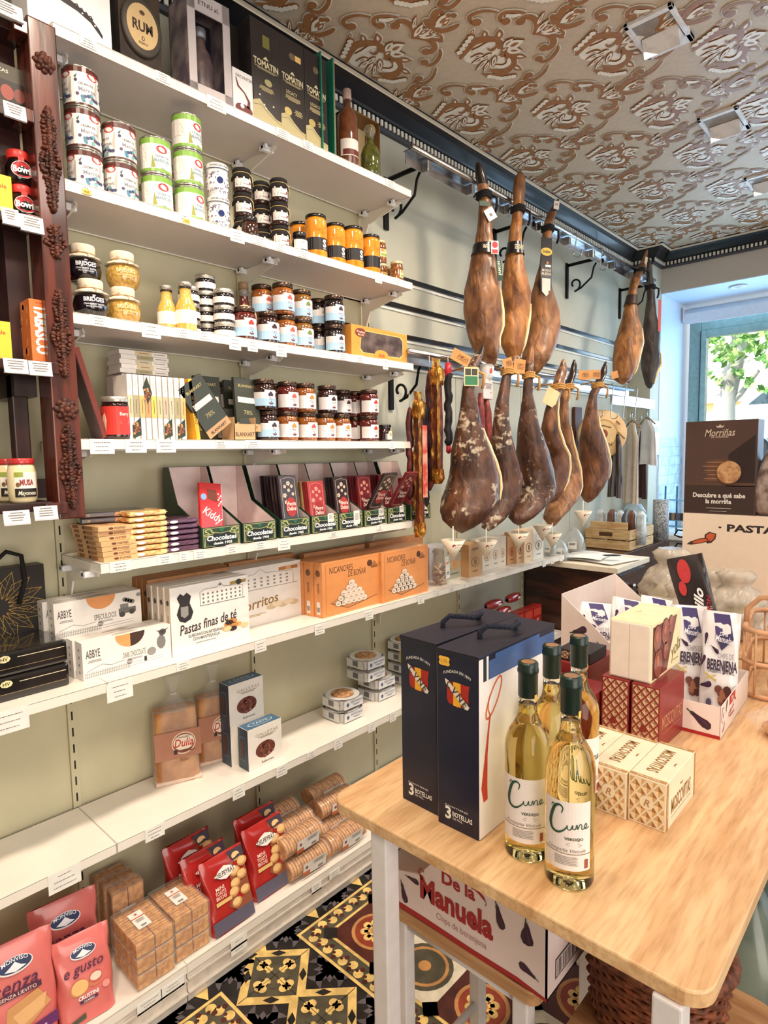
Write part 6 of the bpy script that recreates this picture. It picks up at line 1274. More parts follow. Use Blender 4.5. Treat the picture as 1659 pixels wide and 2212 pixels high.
def monv(word,sub,dark):
    def pr(p,f,W,h):
        NB=P(40,50,90,rough=.3)
        p.disc(f,W*.5,h*.80,W*.23,P(236,230,230),1,22,h*.075); p.disc(f,W*.5,h*.805,W*.215,NB,2,22,h*.065); p.poly(f,[(W*.36,h*.77),(W*.44,h*.80),(W*.5,h*.83),(W*.57,h*.79),(W*.64,h*.77),(W*.5,h*.745)],P(236,236,240),3); p.text(f,'MONVISO',W*.5,h*.835,h*.035,P(240,240,244),k=4,maxw=W*.34,arc=.004)
        p.text(f,word,W*.48,h*.64,h*.12,P(84,34,74),k=2,maxw=W*.7,shear=.3,bold=.005); 
        if dark: p.rect(f,W*.2,h*.53,W*.8,h*.58,P(80,40,60),2); p.text(f,sub,W*.5,h*.555,h*.032,P(240,200,190),k=3,maxw=W*.56); p.poly(f,[(W*.35,h*.46),(W*.75,h*.52),(W*.9,h*.36),(W*.6,h*.24),(W*.3,h*.28)],P(206,150,96,rough=.5),2); p.poly(f,[(W*.4,h*.38),(W*.85,h*.46),(W*.8,h*.34),(W*.5,h*.26)],P(226,176,120,rough=.5),3); p.poly(f,[(.003,h*.05),(W*.97,h*.16),(W*.97,h*.26),(.003,h*.15)],P(100,40,100,rough=.3),4); p.text(f,'120g e',W*.72,h*.185,h*.035,P(240,210,230),k=5)
        else:
            p.disc(f,W*.36,h*.42,.022,P(200,140,80),2,16,.019); p.disc(f,W*.37,h*.425,.02,P(232,186,120),3,16,.017); p.disc(f,W*.66,h*.46,.016,P(190,90,80),2,12,.014); p.disc(f,W*.66,h*.47,.014,P(240,210,190),3,12,.010); p.disc(f,W*.64,h*.41,.016,P(206,120,90),2,12,.010)
            p.text(f,'CRUSTINI',W*.5,h*.30,h*.045,P(240,236,236),k=3,maxw=W*.36,bold=.03); p.rect(f,W*.34,h*.235,W*.66,h*.265,P(70,44,80),3); p.text(f,'CLASSICI',W*.5,h*.25,h*.022,P(240,236,236),k=4); p.disc(f,W*.82,h*.33,.009,P(232,150,140),3,12); p.poly(f,[(W*.02,h*.02),(W*.42,h*.06),(W*.42,h*.12),(W*.3,h*.1),(W*.02,h*.06)],P(70,80,60),3); p.disc(f,W*.1,h*.06,.006,P(190,60,60),4,8)
    return pr
MG=softbag(.135,.205,.085,PK,monv('e gusto','',0)); MS=softbag(.15,.235,.08,PK,monv('senza','SENZA LIEVITO',1))
gm='pink savoury biscuit bags'
for i,(ky,fn,px,x,l,t,sz) in enumerate((('mg',MG,190,.285,'pink biscuit bag with a round cracker picture, frontmost',-.13,1.0),('ms',MS,152,.19,'pink crackers bag behind the frontmost pink bag',-.08,1.1),('ms',MS,45,.262,'pink crackers bag with a purple band at the left edge',-.1,1.12))):
    o=put(ky,fn,'snack_bag',l,'snack bag',(0,0,0),RW,gm); place_m(o,(x+.04,yat(px,x+.03,z8+.08),z8+.002),t,0,RW-.12); o.scale=(sz,1,sz)
# ===== goods on the mahogany cabinet =====
def bov():
    b=MB(); BKJ=glassy('black_extract_jar',(22,12,14)); b.lathe([(.026,0),(.034,.006),(.038,.022),(.038,.040),(.034,.054),(.027,.064),(.026,.07)],BKJ,28)
    l=MB(); l.lathe([(.029,.066),(.030,.068),(.030,.086),(.028,.088),(0,.088)],P(196,50,44,rough=.4),28); p=MB(); f=cylf(.0395); p.disc(f,.006,.034,.030,P(240,226,220),1,24,.0215); p.disc(f,.006,.034,.028,P(176,40,44),2,24,.0195); p.text(f,'Bovril',.006,.034,.016,P(250,246,240),k=3,maxw=.05,bold=.04); p.rect(f,-.004,.055,.012,.066,P(196,50,44),1)
    return [('jar_body',b),('lid',l),('oval_label',p)]
zc=2.1205
for x,px,i,l in ((.225,47,0,'lower red-capped black jar in front'),(.225,40,1,'upper red-capped black jar in front'),(.15,14,0,'lower red-capped black jar at the back'),(.15,8,1,'upper red-capped black jar at the back')):
    zz=zc+.0006+i*.0775; put('bov',bov,'extract_jar',l+' on the mahogany cabinet','jar',(x,yat(px,x,zz+.04),zz),RW-.2,'red-capped black jars',sc=(.8,.8,.87))
def ypack(): b=MB(); b.box(-.035,.035,0,.03,0,.085,P(244,196,60,rough=.5),.001); b.text(fronty(-.035,0,0),'Royale',.04,.06,.010,P(190,60,40),k=1,maxw=.05); return b
put('yp',ypack,'small_box','yellow carton cut by the left edge, beside the red-capped jars','carton',(.25,yat(-10,.25,zc+.04),zc+.0005),RW)
def tab(W,D,h,txt=1,big=1):
    def fr(b,f,W,h):
        b.text(f,'TABASCO',W*.5,h*.52,W*.52,P(250,246,240),k=1,rot=-pi/2,maxw=h*.80,bold=.05); b.text(f,'BRAND',W*.5,h*.95,.004,P(180,70,30),k=1)
    def lf(b,f,D,h):
        rd=random.Random(5); b.rect(f,0,0,D,h,P(206,112,56,rough=.4),1)
        for i in range(24): b.disc(f,D*rd.uniform(.1,.9),h*rd.uniform(.05,.95),.007,P(226,140,80),2,8,.010)
    return lambda: carton(W,D,h,P(232,120,60,rough=.4,coat=.2),front=fr if big else None,left=lf)
zt_=1.7885
o=put('tab',tab(.048,.13,.145),'sauce_carton','tall orange sauce carton with white vertical lettering','carton',(.262,yat(90,.262,zt_+.07),zt_+.0005),RW,'orange sauce cartons')
put('tab2',tab(.05,.05,.06,big=0),'sauce_carton','lower small orange carton at the back, above the tall one','carton',(.13,yat(45,.13,1.9),zt_+.0005),RW,'orange sauce cartons',sc=(1,1,2.35))
put('tab4',tab(.048,.048,.06,big=0),'sauce_carton','topmost small orange carton of the stack at the back','carton',(.129,yat(34,.129,1.95),zt_+.1422),RW,'orange sauce cartons',sc=(1,1,1))
put('yp2',ypack,'small_box','yellow carton cut by the left edge, beside the orange cartons','carton',(.255,yat(-12,.255,zt_+.04),zt_+.0005),RW)
def mayo():
    b=MB(); b.lathe([(.030,0),(.034,.005),(.036,.02),(.036,.062),(.032,.076),(.029,.082)],M('mayonnaise_jar',(236,218,172),rough=.12,coat=1,var=.02),28); l=MB(); l.lathe([(.032,.080),(.033,.083),(.033,.091),(.031,.093),(0,.093)],P(186,50,48,rough=.3,coat=.5),28)
    p=MB(); f=cylf(.0365); p.rect(f,-.022,.012,.036,.064,P(240,232,220),1,8); p.rect(f,-.022,.012,.036,.030,P(36,28,28),2,8); p.rect(f,-.022,.054,.0,.064,P(150,160,70),2,4); p.text(f,'MUSA',.008,.043,.012,P(150,50,60),k=3,maxw=.034,bold=.04); p.text(f,'Mayonesa',.008,.021,.009,P(240,226,200),k=4,maxw=.044,shear=.3); p.disc(f,-.014,.038,.005,P(120,90,50),3,10)
    return [('jar_body',b),('lid',l),('paper_label',p)]
put('may',mayo,'mayonnaise_jar','cream-coloured mayonnaise jar with a red lid, front one','jar',(.23,yat(48,.23,1.5),1.4525),RW-.2,'mayonnaise jars',sc=(.88,.88,1.14))
put('may',mayo,'mayonnaise_jar','cream-coloured mayonnaise jar with a red lid, behind and left','jar',(.15,yat(18,.15,1.5),1.4525),RW-.2,'mayonnaise jars',sc=(.88,.88,1.14))
def sbox():
    b=MB(); b.box(-.06,.06,0,.08,0,.135,P(70,62,50,rough=.5,),.001); f=fronty(-.06,0,0); b.rect(f,.05,.03,.105,.09,P(36,26,24),1); b.disc(f,.065,.055,.014,P(150,70,60),2,12,.022); b.disc(f,.09,.055,.012,P(120,60,50),2,12,.02); b.text(f,'CERVEZAS',.04,.115,.010,P(220,206,190),k=1,maxw=.06); return b
put('sb',sbox,'gift_box','dark window carton with small bottles on the mahogany cabinet','box',(.24,yat(10,.24,2.4),2.3555),RW,sc=(1,1,.77))
put('bs2',lambda:carton(.2,.06,.05,P(70,40,36)),'stacked_box','dark reddish box at the back beside the mayonnaise jars','box',(.09,yat(110,.09,1.5)-.06,1.4525),RW)
# ================= TABLE AND WHAT STANDS ON IT =================
def woodmat(name,c,c2,ax='y',sc=1,fine=1):
    if name in MC: return MC[name]
    m=bpy.data.materials.new(name); m.use_nodes=True; nt=m.node_tree; b=nt.nodes['Principled BSDF']; b.inputs['Roughness'].default_value=.38
    tc=nt.nodes.new('ShaderNodeTexCoord'); mp=nt.nodes.new('ShaderNodeMapping'); s={'y':(16,1.7,16),'x':(1.7,16,16)}[ax]; mp.inputs['Scale'].default_value=tuple(v*sc for v in s)
    n1=nt.nodes.new('ShaderNodeTexNoise'); n1.inputs['Scale'].default_value=1; n1.inputs['Detail'].default_value=5; n1.inputs['Distortion'].default_value=1.1
    mp2=nt.nodes.new('ShaderNodeMapping'); mp2.inputs['Scale'].default_value=tuple(v*sc*6 for v in s); n2=nt.nodes.new('ShaderNodeTexNoise'); n2.inputs['Scale'].default_value=1.4; n2.inputs['Detail'].default_value=4
    n3=nt.nodes.new('ShaderNodeTexNoise'); n3.inputs['Scale'].default_value=3.2; n3.inputs['Detail'].default_value=2
    L=nt.links.new; L(tc.outputs['Object'],mp.inputs[0]); L(tc.outputs['Object'],mp2.inputs[0]); L(mp.outputs[0],n1.inputs[0]); L(mp2.outputs[0],n2.inputs[0]); L(tc.outputs['Object'],n3.inputs[0])
    r=nt.nodes.new('ShaderNodeValToRGB'); e=r.color_ramp.elements; e[0].position=.36; e[1].position=.60; e[0].color=(*lin(c2),1); e[1].color=(*lin(c),1); L(n1.outputs['Fac'],r.inputs[0])
    mx=nt.nodes.new('ShaderNodeMix'); mx.data_type='RGBA'; mx.blend_type='MULTIPLY'; mx.inputs[0].default_value=.45
    r2=nt.nodes.new('ShaderNodeValToRGB'); r2.color_ramp.elements[0].position=.34; r2.color_ramp.elements[0].color=(.62,.5,.4,1); r2.color_ramp.elements[1].position=.55; r2.color_ramp.elements[1].color=(1,1,1,1); L(n2.outputs['Fac'],r2.inputs[0])
    L(r.outputs[0],mx.inputs[6]); L(r2.outputs[0],mx.inputs[7])
    mx2=nt.nodes.new('ShaderNodeMix'); mx2.data_type='RGBA'; mx2.blend_type='MULTIPLY'; mx2.inputs[0].default_value=.5
    r3=nt.nodes.new('ShaderNodeValToRGB'); r3.color_ramp.elements[0].position=.25; r3.color_ramp.elements[0].color=(.66,.5,.4,1); r3.color_ramp.elements[1].position=.42; r3.color_ramp.elements[1].color=(1,1,1,1); L(n3.outputs['Fac'],r3.inputs[0])
    L(mx.outputs[2],mx2.inputs[6]); L(r3.outputs[0],mx2.inputs[7]); L(mx2.outputs[2],b.inputs['Base Color']); MC[name]=m; return m
OAK=woodmat('light_oak_top',(232,192,144),(208,160,112),'y'); OAKX=woodmat('stool_oak',(196,150,106),(160,112,72),'x')
LEGW=M('white_painted_metal',(226,218,216),rough=.35,var=.02)
def rrect(x0,x1,y0,y1,r,n=6):
    P_=[]
    for cx,cy,a in ((x1-r,y0+r,-90),(x1-r,y1-r,0),(x0+r,y1-r,90),(x0+r,y0+r,180)):
        for i in range(n+1): t=radians(a+90*i/n); P_.append((cx+r*cos(t),cy+r*sin(t)))
    return P_
def slabtop(b,poly,z0,z1,m,e=.003):
    n=len(poly); cx=sum(p[0] for p in poly)/n; cy=sum(p[1] for p in poly)/n
    def ins(d): return [(p[0]+(cx-p[0])*d/abs(cx-p[0]+1e-9)*min(1,abs(p[0]-cx)),p[1]+(cy-p[1])*d/abs(cy-p[1]+1e-9)) for p in poly]
    L=[(ins(e),z0),(poly,z0+e),(poly,z1-e),(ins(e*.4),z1-e*.3),(ins(e),z1)]
    vs=[(p[0],p[1],z) for q,z in L for p in q]; fs=[]
    for j in range(4):
        for i in range(n): fs.append((j*n+i,j*n+(i+1)%n,(j+1)*n+(i+1)%n,(j+1)*n+i))
    fs.append(tuple(range(n-1,-1,-1))); fs.append(tuple(4*n+i for i in range(n))); b.add(vs,fs,m)
def table(name,label,x0,x1,y0,y1,z,th,legs,lw,cat='table',top=OAK,rails=None,r=.035):
    b=MB(); slabtop(b,rrect(x0,x1,y0,y1,r),z-th,z,top); ps=[('tabletop' if cat=='table' else 'seat',b)]
    for (x,y) in legs: l=MB(); l.box(x-lw/2,x+lw/2,y-lw/2,y+lw/2,0,z-th,LEGW,.003); ps.append(('leg',l))
    for rr in (rails or []): l=MB(); (l.tube([rr[0],rr[1]],rr[2],LEGW,12) if rr[2]>0 else l.box(*rr[1],LEGW,.002)); ps.append(('stretcher',l))
    return thing(name,label,cat,parts=ps)
TX0,TX1,TY0,TY1,TZ=1.035,1.70,.742,2.10,.9
table('display_table','light oak display table on white metal legs, in the foreground',TX0,TX1,TY0,TY1,TZ,.024,[(1.155,.768),(1.655,.755),(1.09,2.04),(1.65,2.04)],.036)
table('display_table','second light display table behind the first, under the plastic bags',1.10,2.15,2.13,3.0,.9,.024,[(1.14,2.17),(2.1,2.17),(1.14,2.95),(2.1,2.95)],.036,rails=None)
# ---- wine gift boxes ----
NVY=M('navy_gift_card',(22,24,48),rough=.38,var=.03,coat=.15); NVT=M('navy_lid_card',(34,32,46),rough=.5,var=.03); BLU2=P(62,96,150,rough=.4,coat=.2)
def gift():
    W,D,h=.086,.262,.316; b=MB(); b.box(-W/2,W/2,0,D,0,h,NVY,.001); f=fronty(-W/2,0,0)
    b.text(f,'FUNDADA EN 1879',W*.5,h*.875,.0052,P(230,224,214),k=1,maxw=W*.66,arc=.007)
    S=[(W*.22,h*.845),(W*.34,h*.835),(W*.42,h*.838),(W*.58,h*.838),(W*.68,h*.835),(W*.80,h*.835),(W*.775,h*.80),(W*.775,h*.735),(W*.70,h*.712),(W*.56,h*.708),(W*.5,h*.698),(W*.44,h*.708),(W*.30,h*.712),(W*.25,h*.735),(W*.255,h*.80)]
    b.poly(f,S,P(178,44,36),1); b.rect(f,W*.41,h*.706,W*.59,h*.838,P(244,178,50),2); b.poly(f,[(W*.21,h*.848),(W*.30,h*.838),(W*.80,h*.722),(W*.76,h*.704),(W*.68,h*.706),(W*.23,h*.82)],P(240,222,206),3)
    for i,ch in enumerate('CVNE'): b.text(f,ch,W*(.33+.125*i),h*(.820-.029*i),.0125,P(50,60,46),k=5,rot=-.78)
    b.text(f,'CONTIENE',W*.46,h*.125,.003,P(220,216,210),k=1,wx=2.4,maxw=W*.72); b.text(f,'3',W*.26,h*.085,.022,P(240,236,226),k=1,bold=.03); b.text(f,'BOTELLAS',W*.61,h*.088,.0085,P(240,236,226),k=1,maxw=W*.48,bold=.02); b.text(f,'DE 75CL.',W*.50,h*.062,.004,P(230,226,216),k=1)
    s=MB(); CR=P(236,228,222,rough=.4); q=right_(0,0,W/2)
    s.rect(q,.001,.001,D-.001,h*.86,CR,1); s.rect(q,.001,h*.86,.014,h-.004,CR,1); s.rect(q,.014,h*.86,.024,h-.003,P(30,40,46),1); s.rect(q,.024,h*.86,.030,h-.003,CR,1); s.rect(q,.032,h*.86,D-.001,h-.012,BLU2,1); s.rect(q,.05,h-.0125,D-.06,h-.0035,BLU2,2)
    O=P(214,100,50); O2=P(196,62,40)
    s.stroke(q,[(.020,h*.20),(.016,h*.28),(.022,h*.45),(.030,h*.60),(.034,h*.66)],[.012,.018,.008,.0045,.004],O2,2)
    s.stroke(q,[(.034,h*.66),(.028,h*.70),(.030,h*.75),(.034,h*.78)],[.003,.003,.003,.001],O,2)
    lp=[(.034+.026*sin(t)*cos(.6)+.012*(1-cos(t)),h*.655+.030*(1-cos(t))+.012*sin(t)) for t in [i*2*pi/16 for i in range(17)]]; s.stroke(q,lp,.004,O,2)
    sl=left_(D,0,-W/2); s.rect(sl,.001,.001,D-.001,h-.012,CR,1)
    L=MB(); L.box(-W/2-.001,W/2+.001,-.001,D+.001,h,h+.0025,NVT,.0008); L.box(-W/2-.0012,W/2+.0012,-.001,.0,h-.006,h,NVT)
    c=MB(); z=h+.003; c.tube([(-.012,D*.33,z-.002),(-.014,D*.34,z+.010),(-.004,D*.37,z+.022),(.012,D*.44,z+.020),(.024,D*.52,z+.016),(.026,D*.60,z+.02),(.016,D*.66,z+.018),(.006,D*.68,z+.008),(.004,D*.68,z-.002)],.0052,M('navy_rope',(30,32,48),rough=.9,bump=1,vs=300,var=.3),8)
    return [('carton',b),('printed_side',s),('lid_flap',L),('rope_handle',c)]
put('gift',gift,'wine_gift_box','navy three-bottle wine gift box, left one of the pair','gift box',(1.186,.832,TZ+.0003),-.035,'navy wine gift boxes')
g2=put('gift',gift,'wine_gift_box','navy wine gift box with an orange price sticker, right one of the pair','gift box',(1.283,.818,TZ+.0003),.0,'navy wine gift boxes')
b=MB(); b.poly(fronty(-.012,0,0),[(0,.003),(.003,0),(.021,0),(.024,.003),(.022,.008),(.024,.013),(.021,.016),(.003,.016),(0,.013),(.002,.008)],P(252,190,70),1); b.text(fronty(-.012,0,0),'1,75',.012,.008,.006,P(190,150,60),k=2)
thing('price_sticker','small orange price sticker at the top of the right navy gift box','price tag',(1.257,.8172,TZ+.290),one=b)
# ---- wine bottles ----
WG=M('white_wine_glass',(242,228,160),rough=.01,trans=1,ior=1.38,var=0); WG2=M('clear_wine_glass',(240,236,214),rough=.01,trans=1,ior=1.25,var=0)
CAPG=M('dark_green_capsule',(16,38,30),rough=.4,var=.03,coat=.2); 
def wine():
    R=.0368; b=MB(); b.lathe([(0,.012),(.018,.010),(.030,.001),(.0345,.001),(R,.006),(R,.178),(.0355,.190),(.0315,.203),(.024,.216),(.0172,.228),(.0150,.240),(.0147,.252)],WG,48)
    n=MB(); n.lathe([(.0147,.252),(.0143,.262),(.0143,.268)],WG2,32)
    c=MB(); c.lathe([(.0150,.262),(.0156,.264),(.0156,.300),(.0168,.302),(.0168,.307),(.0160,.309),(.0162,.3165),(.0150,.318),(0,.3175)],CAPG,32); c.disc(top_(0,0,.318),0,0,.011,P(196,150,110,metal=.6,rough=.3),1,16)
    p=MB(); f=cylf(R+.0004); hw=.0385; PP=P(240,226,218,rough=.55,var=.01); GR=P(34,76,56)
    p.rect(f,-hw,.034,hw,.140,PP,1,16); p.rect(f,-hw,.0595,hw,.0607,P(150,126,90),2,16)
    C=[(-.006,.122),(-.004,.130),(-.009,.134),(-.016,.130),(-.021,.118),(-.024,.104),(-.021,.094),(-.012,.091),(-.003,.096),(.003,.104)]
    def sm(P_,n=5):
        Q=[]
        for i in range(len(P_)-1):
            a0=P_[max(i-1,0)];a1=P_[i];a2=P_[i+1];a3=P_[min(i+2,len(P_)-1)]
            for j in range(n):
                u=j/n; Q.append(tuple(.5*((2*a1[d])+(-a0[d]+a2[d])*u+(2*a0[d]-5*a1[d]+4*a2[d]-a3[d])*u*u+(-a0[d]+3*a1[d]-3*a2[d]+a3[d])*u**3) for d in (0,1)))
        Q.append(P_[-1]); return Q
    q=sm(C); N=len(q); p.stroke(f,q,[.0014+.0038*sin(pi*i/N)**2 for i in range(N)],GR,3)
    p.stroke(f,sm([(-.016,.132),(-.020,.133),(-.022,.129)]),.0014,GR,3)
    for pts in ([(.002,.105),(.003,.099),(.007,.099),(.010,.106),(.010,.100),(.014,.100)],[(.014,.100),(.016,.107),(.017,.100),(.020,.107),(.023,.106),(.023,.100),(.026,.100)],[(.026,.100),(.031,.104),(.030,.108),(.027,.104),(.029,.100),(.035,.102)]): p.stroke(f,sm(pts),.0013,GR,3)
    p.text(f,'VERDEJO',.012,.084,.0042,P(60,70,56),k=3,wx=1.15,bold=.02); p.lines(f,.0,.024,.077,.0007,3,P(150,140,130),gap=2.6,k=3,al='c'); p.text(f,'Compañía Vinícola',.001,.066,.0055,P(90,76,66),k=3,shear=.4,maxw=.058,bold=-.008)
    for i in range(6): p.rect(f,-.016,.055-i*.0024,.016+.002*(i%2),.0559-i*.0024,P(150,138,128),3,6)
    p.rect(f,.028,.038,.034,.052,P(160,80,60),3); 
    s=MB(); s.stroke(cylf(.0152),[(.017,.258),(.017,.268)],.006,P(250,200,90),2)
    return [('glass_body',b),('glass_neck',n),('capsule',c),('paper_label',p),('price_sticker',s)]
for i,(x,y,rz,l) in enumerate(((1.478,.838,.30,'frontmost of the four, near the table edge'),(1.398,.852,.30,'left front one beside the gift box'),(1.386,.955,.5,'middle one behind the two front bottles'),(1.398,1.035,.75,'rearmost one, right of the gift box'))):
    put('wine',wine,'wine_bottle','pale white wine bottle with green capsule, '+l,'bottle',(x,y,TZ+.0003),rz,'white wine bottles')
# ---- lattice cartons ----
CRM=M('cream_lattice_card',(236,220,190),rough=.45,var=.02); MRN=M('maroon_card',(140,44,42),rough=.4,var=.03,coat=.1); BRN=P(176,130,80,rough=.5); BKC=M('black_card',(40,34,36),rough=.5,var=.03)
def lattice(b,f,W,h,base,hi,md,dk,n=3,m=3,seal=1):
    e=W*.05; u0,v0,w_,hh=e,e,(W-2*e)/n,(h-2*e)/m
    for i in range(n):
        for j in range(m):
            cx,cy=u0+w_*(i+.5),v0+hh*(j+.5); a,c=w_*.40,hh*.40
            for d,mt in (((-1,1),md),((1,1),dk)): b.poly(f,[(cx,cy+c),(cx+(a if d[0]>0 else -a),cy),(cx,cy)],mt,1)
            b.poly(f,[(cx-a,cy),(cx,cy-c),(cx,cy)],hi,1); b.poly(f,[(cx+a,cy),(cx,cy),(cx,cy-c)],md,1)
    for i in range(n+1):
        for j in range(m+1):
            cx,cy=u0+w_*i,v0+hh*j; a,c=w_*.40,hh*.40
            for (sx,sy,mt) in ((-1,1,md),(1,1,dk),(-1,-1,hi),(1,-1,md)):
                x1_,y1_=cx+sx*a,cy+sy*c
                if not(u0-1e-6<=x1_<=u0+w_*n+1e-6 and v0-1e-6<=y1_<=v0+hh*m+1e-6): continue
                b.poly(f,[(cx,cy),(x1_,cy),(cx,y1_)],mt,1)
    if seal: b.disc(f,W*.5,h*.5,W*.19,base,3,22); b.text(f,'R',W*.5,h*.5,W*.2,BRN if base!=MRN else P(90,30,30),k=4,shear=.3)
def mosc(cream):
    base=CRM if cream else MRN; tx=P(150,106,52) if cream else P(190,130,96)
    def f():
        W,D,h=.064,.160,.084; b=MB(); b.box(-W/2,W/2,0,D,0,h,base,.0012)
        hi,md,dk=(P(240,216,170),P(206,164,112),P(160,104,62)) if cream else (P(226,196,160),P(190,150,116),P(120,80,60))
        lattice(b,fronty(-W/2,0,0),W,h,base,hi,md,dk)
        q=right_(0,0,W/2); b.text(q,'MOSCOVITAS',D*.5,h*.42,.026,tx,k=1,maxw=D*.66,bold=.02); b.poly(q,[(D*.47,h*.66),(D*.53,h*.66),(D*.54,h*.72),(D*.5,h*.69),(D*.46,h*.72)],tx,1); b.rect(q,D*.17,h*.18,D*.83,h*.19,tx,1)
        if cream:
            b.rect(q,.001,.001,.012,h-.001,BRN,1); b.rect(q,D-.008,.001,D-.001,h-.001,BRN,1); t=top_(-W/2,0,h); b.rect(t,.001,.001,W-.001,.010,BRN,1); b.rect(t,.001,D-.010,W-.001,D-.001,BRN,1); b.text(t,'SIN GLUTEN',W*.5,.0055,.005,P(240,220,180),k=2,maxw=W*.8); b.text(t,'SIN GLUTEN',W*.5,D-.0055,.005,P(240,220,180),k=2,maxw=W*.8,rot=pi)
            b.text(q,'SIN GLUTEN',.0065,h*.5,.005,P(240,220,180),k=2,rot=pi/2)
            b.text(t,'MOSCOVITAS',W*.46,D*.5,.021,tx,k=1,maxw=D*.62,rot=-pi/2,bold=.02); b.poly(t,[(W*.80,D*.53),(W*.80,D*.47),(W*.86,D*.46),(W*.83,D*.5),(W*.86,D*.54)],tx,1)
        return b
    return f
for x,l in ((1.519+.001,'right one of the row of three'),(1.455,'middle one of the row of three'),(1.390,'left one of the row, behind the front wine bottle')):
    put('mc',mosc(1),'pastry_carton','cream lattice-sided pastry carton, '+l,'carton',(x,1.045-.006*(x<1.5),TZ+.0003),0,'cream lattice pastry cartons',sc=(1,1,1.02))
def bigm(W,D,h,base,n,m,txt='MOSCOVITAS',ts=.03,side=1,lat=1):
    def f():
        b=MB(); b.box(-W/2,W/2,0,D,0,h,base,.0012); hi,md,dk=(P(226,196,160),P(196,156,120),P(150,104,76))
        if lat: lattice(b,fronty(-W/2,0,0),W,h,base,hi,md,dk,n,m,0); b.disc(fronty(-W/2,0,0),W*.46,h*.30,W*.14,base,3,6)
        q=right_(0,0,W/2); tx=P(196,136,100)
        if side: b.text(q,txt,D*.5,h*.42,ts,tx,k=1,maxw=D*.8,bold=.01); b.rect(q,D*.12,h*.24,D*.88,h*.247,tx,1)
        return b
    return f
# frame of the right large maroon carton: front y=1.40, x 1.345..1.412 lattice, side x=1.412..1.456
put('m1',bigm(.062,.148,.140,MRN,3,6,ts=.03),'pastry_carton','large maroon carton with lettering, under the chestnut box on the right','carton',(1.413,1.333,TZ+.0003),-.03,'maroon lattice cartons')
put('m1',bigm(.062,.148,.140,MRN,3,6,ts=.03),'pastry_carton','large maroon lattice carton, left neighbour of the lettered one','carton',(1.345,1.335,TZ+.0003),0,'maroon lattice cartons')
put('m2',bigm(.09,.13,.098,MRN,3,3,ts=.034,lat=0),'pastry_carton','maroon carton with large lettering right behind the wine bottles','carton',(1.262,1.272,TZ+.0003),0,'maroon plain cartons')
put('m2',bigm(.09,.15,.098,MRN,3,3),'pastry_carton','lower maroon carton left of the black-edged one','carton',(1.168,1.272,TZ+.0003),0,'maroon plain cartons')
put('m4',bigm(.09,.16,.05,MRN,3,3,side=0,lat=0),'pastry_carton','flat maroon carton at the back left of the chestnut box','carton',(1.20,1.42,TZ+.0003),0,sc=(1,1,2.4))
put('m5',bigm(.085,.10,.028,BKC,5,2,side=0),'pastry_carton','flat black carton with a lattice end beside the chestnut box','carton',(1.20,1.43,TZ+.1212),0)
def yema():
    W,D,h=.091,.20,.130; CY=M('pale_yellow_card',(240,226,180),rough=.4,var=.03); b=MB(); b.box(-W/2,W/2,0,D,0,h,P(232,222,210,rough=.5),.006)
    b.box(-W/2-.001,W/2+.001,.003,D-.001,-.001,h+.0015,CY,.002)
    f=fronty(-W/2,0,-.0005); b.rect(f,.004,.004,W-.004,h-.004,P(240,222,206,rough=.7),1); b.stroke(f,[(W*.5,.004),(W*.5,h-.004)],.001,P(206,190,176),2)
    q=right_(0,0,W/2+.0012); CH=M('chestnut_print',(130,62,48),rough=.4,c2=(84,34,28),vs=30,coat=.3); b.poly(q,[(D*.05,h*.04),(D*.52,h*.04),(D*.62,h*.35),(D*.84,h*.95),(D*.05,h*.95)],CH,1)
    for (u,v,r) in ((.18,.72,.024),(.44,.76,.024),(.22,.28,.026),(.62,.84,.016),(.45,.42,.016)): b.disc(q,D*u,h*v,r*1.08,P(84,34,30),2,16,r*1.35); b.disc(q,D*u,h*v,r,P(150,76,60,rough=.3,coat=.4),3,16,r*1.25); b.disc(q,D*u-.004,h*v+.006,r*.35,P(190,116,90),4,10,r*.5)
    b.text(q,'yola',D*.80,h*.36,.034,P(130,110,50),k=2,shear=.35,maxw=D*.34,bold=-.006,rot=.25); b.lines(q,D*.7,D*.92,h*.14,.0016,1,P(150,130,80),k=2)
    t=top_(-W/2,0,h+.0016); b.stroke(t,[(W*.2,D*.5),(W*.35,D*.53),(W*.28,D*.56)],.002,P(180,160,90),1)
    return b
put('yo',yema,'chestnut_box','cream and yellow chestnut carton standing on the maroon cartons','box',(1.372,1.345,TZ+.1412),.0)
# ---- eggplant prints ----
EGG=P(56,30,56,rough=.3,coat=.3); EGG2=P(84,44,74,rough=.3); STEM=P(60,70,44)
def egg(b,f,u,v,s,a=0,k=2,fat=1):
    R=lambda x,y:(u+s*(x*cos(a)-y*sin(a)),v+s*(x*sin(a)+y*cos(a)))
    body=[(-1,.1),(-.8,.22),(-.5,.22*fat),(0,.28*fat),(.5,.38*fat),(.85,.32*fat),(1.05,0),(.95,-.3*fat),(.5,-.42*fat),(0,-.32*fat),(-.5,-.16),(-.85,-.1)]
    b.poly(f,[R(*p) for p in body],EGG,k); b.poly(f,[R(*p) for p in ((-.5,.1),(0,.14*fat),(.6,.2*fat),(.8,.05),(.4,0),(-.1,.02))],EGG2,k+1)
    b.poly(f,[R(*p) for p in ((-1.35,.14),(-1.0,.1),(-.7,.26),(-.82,.06),(-.7,-.14),(-1.0,-.0),(-1.3,.02))],STEM,k+2)
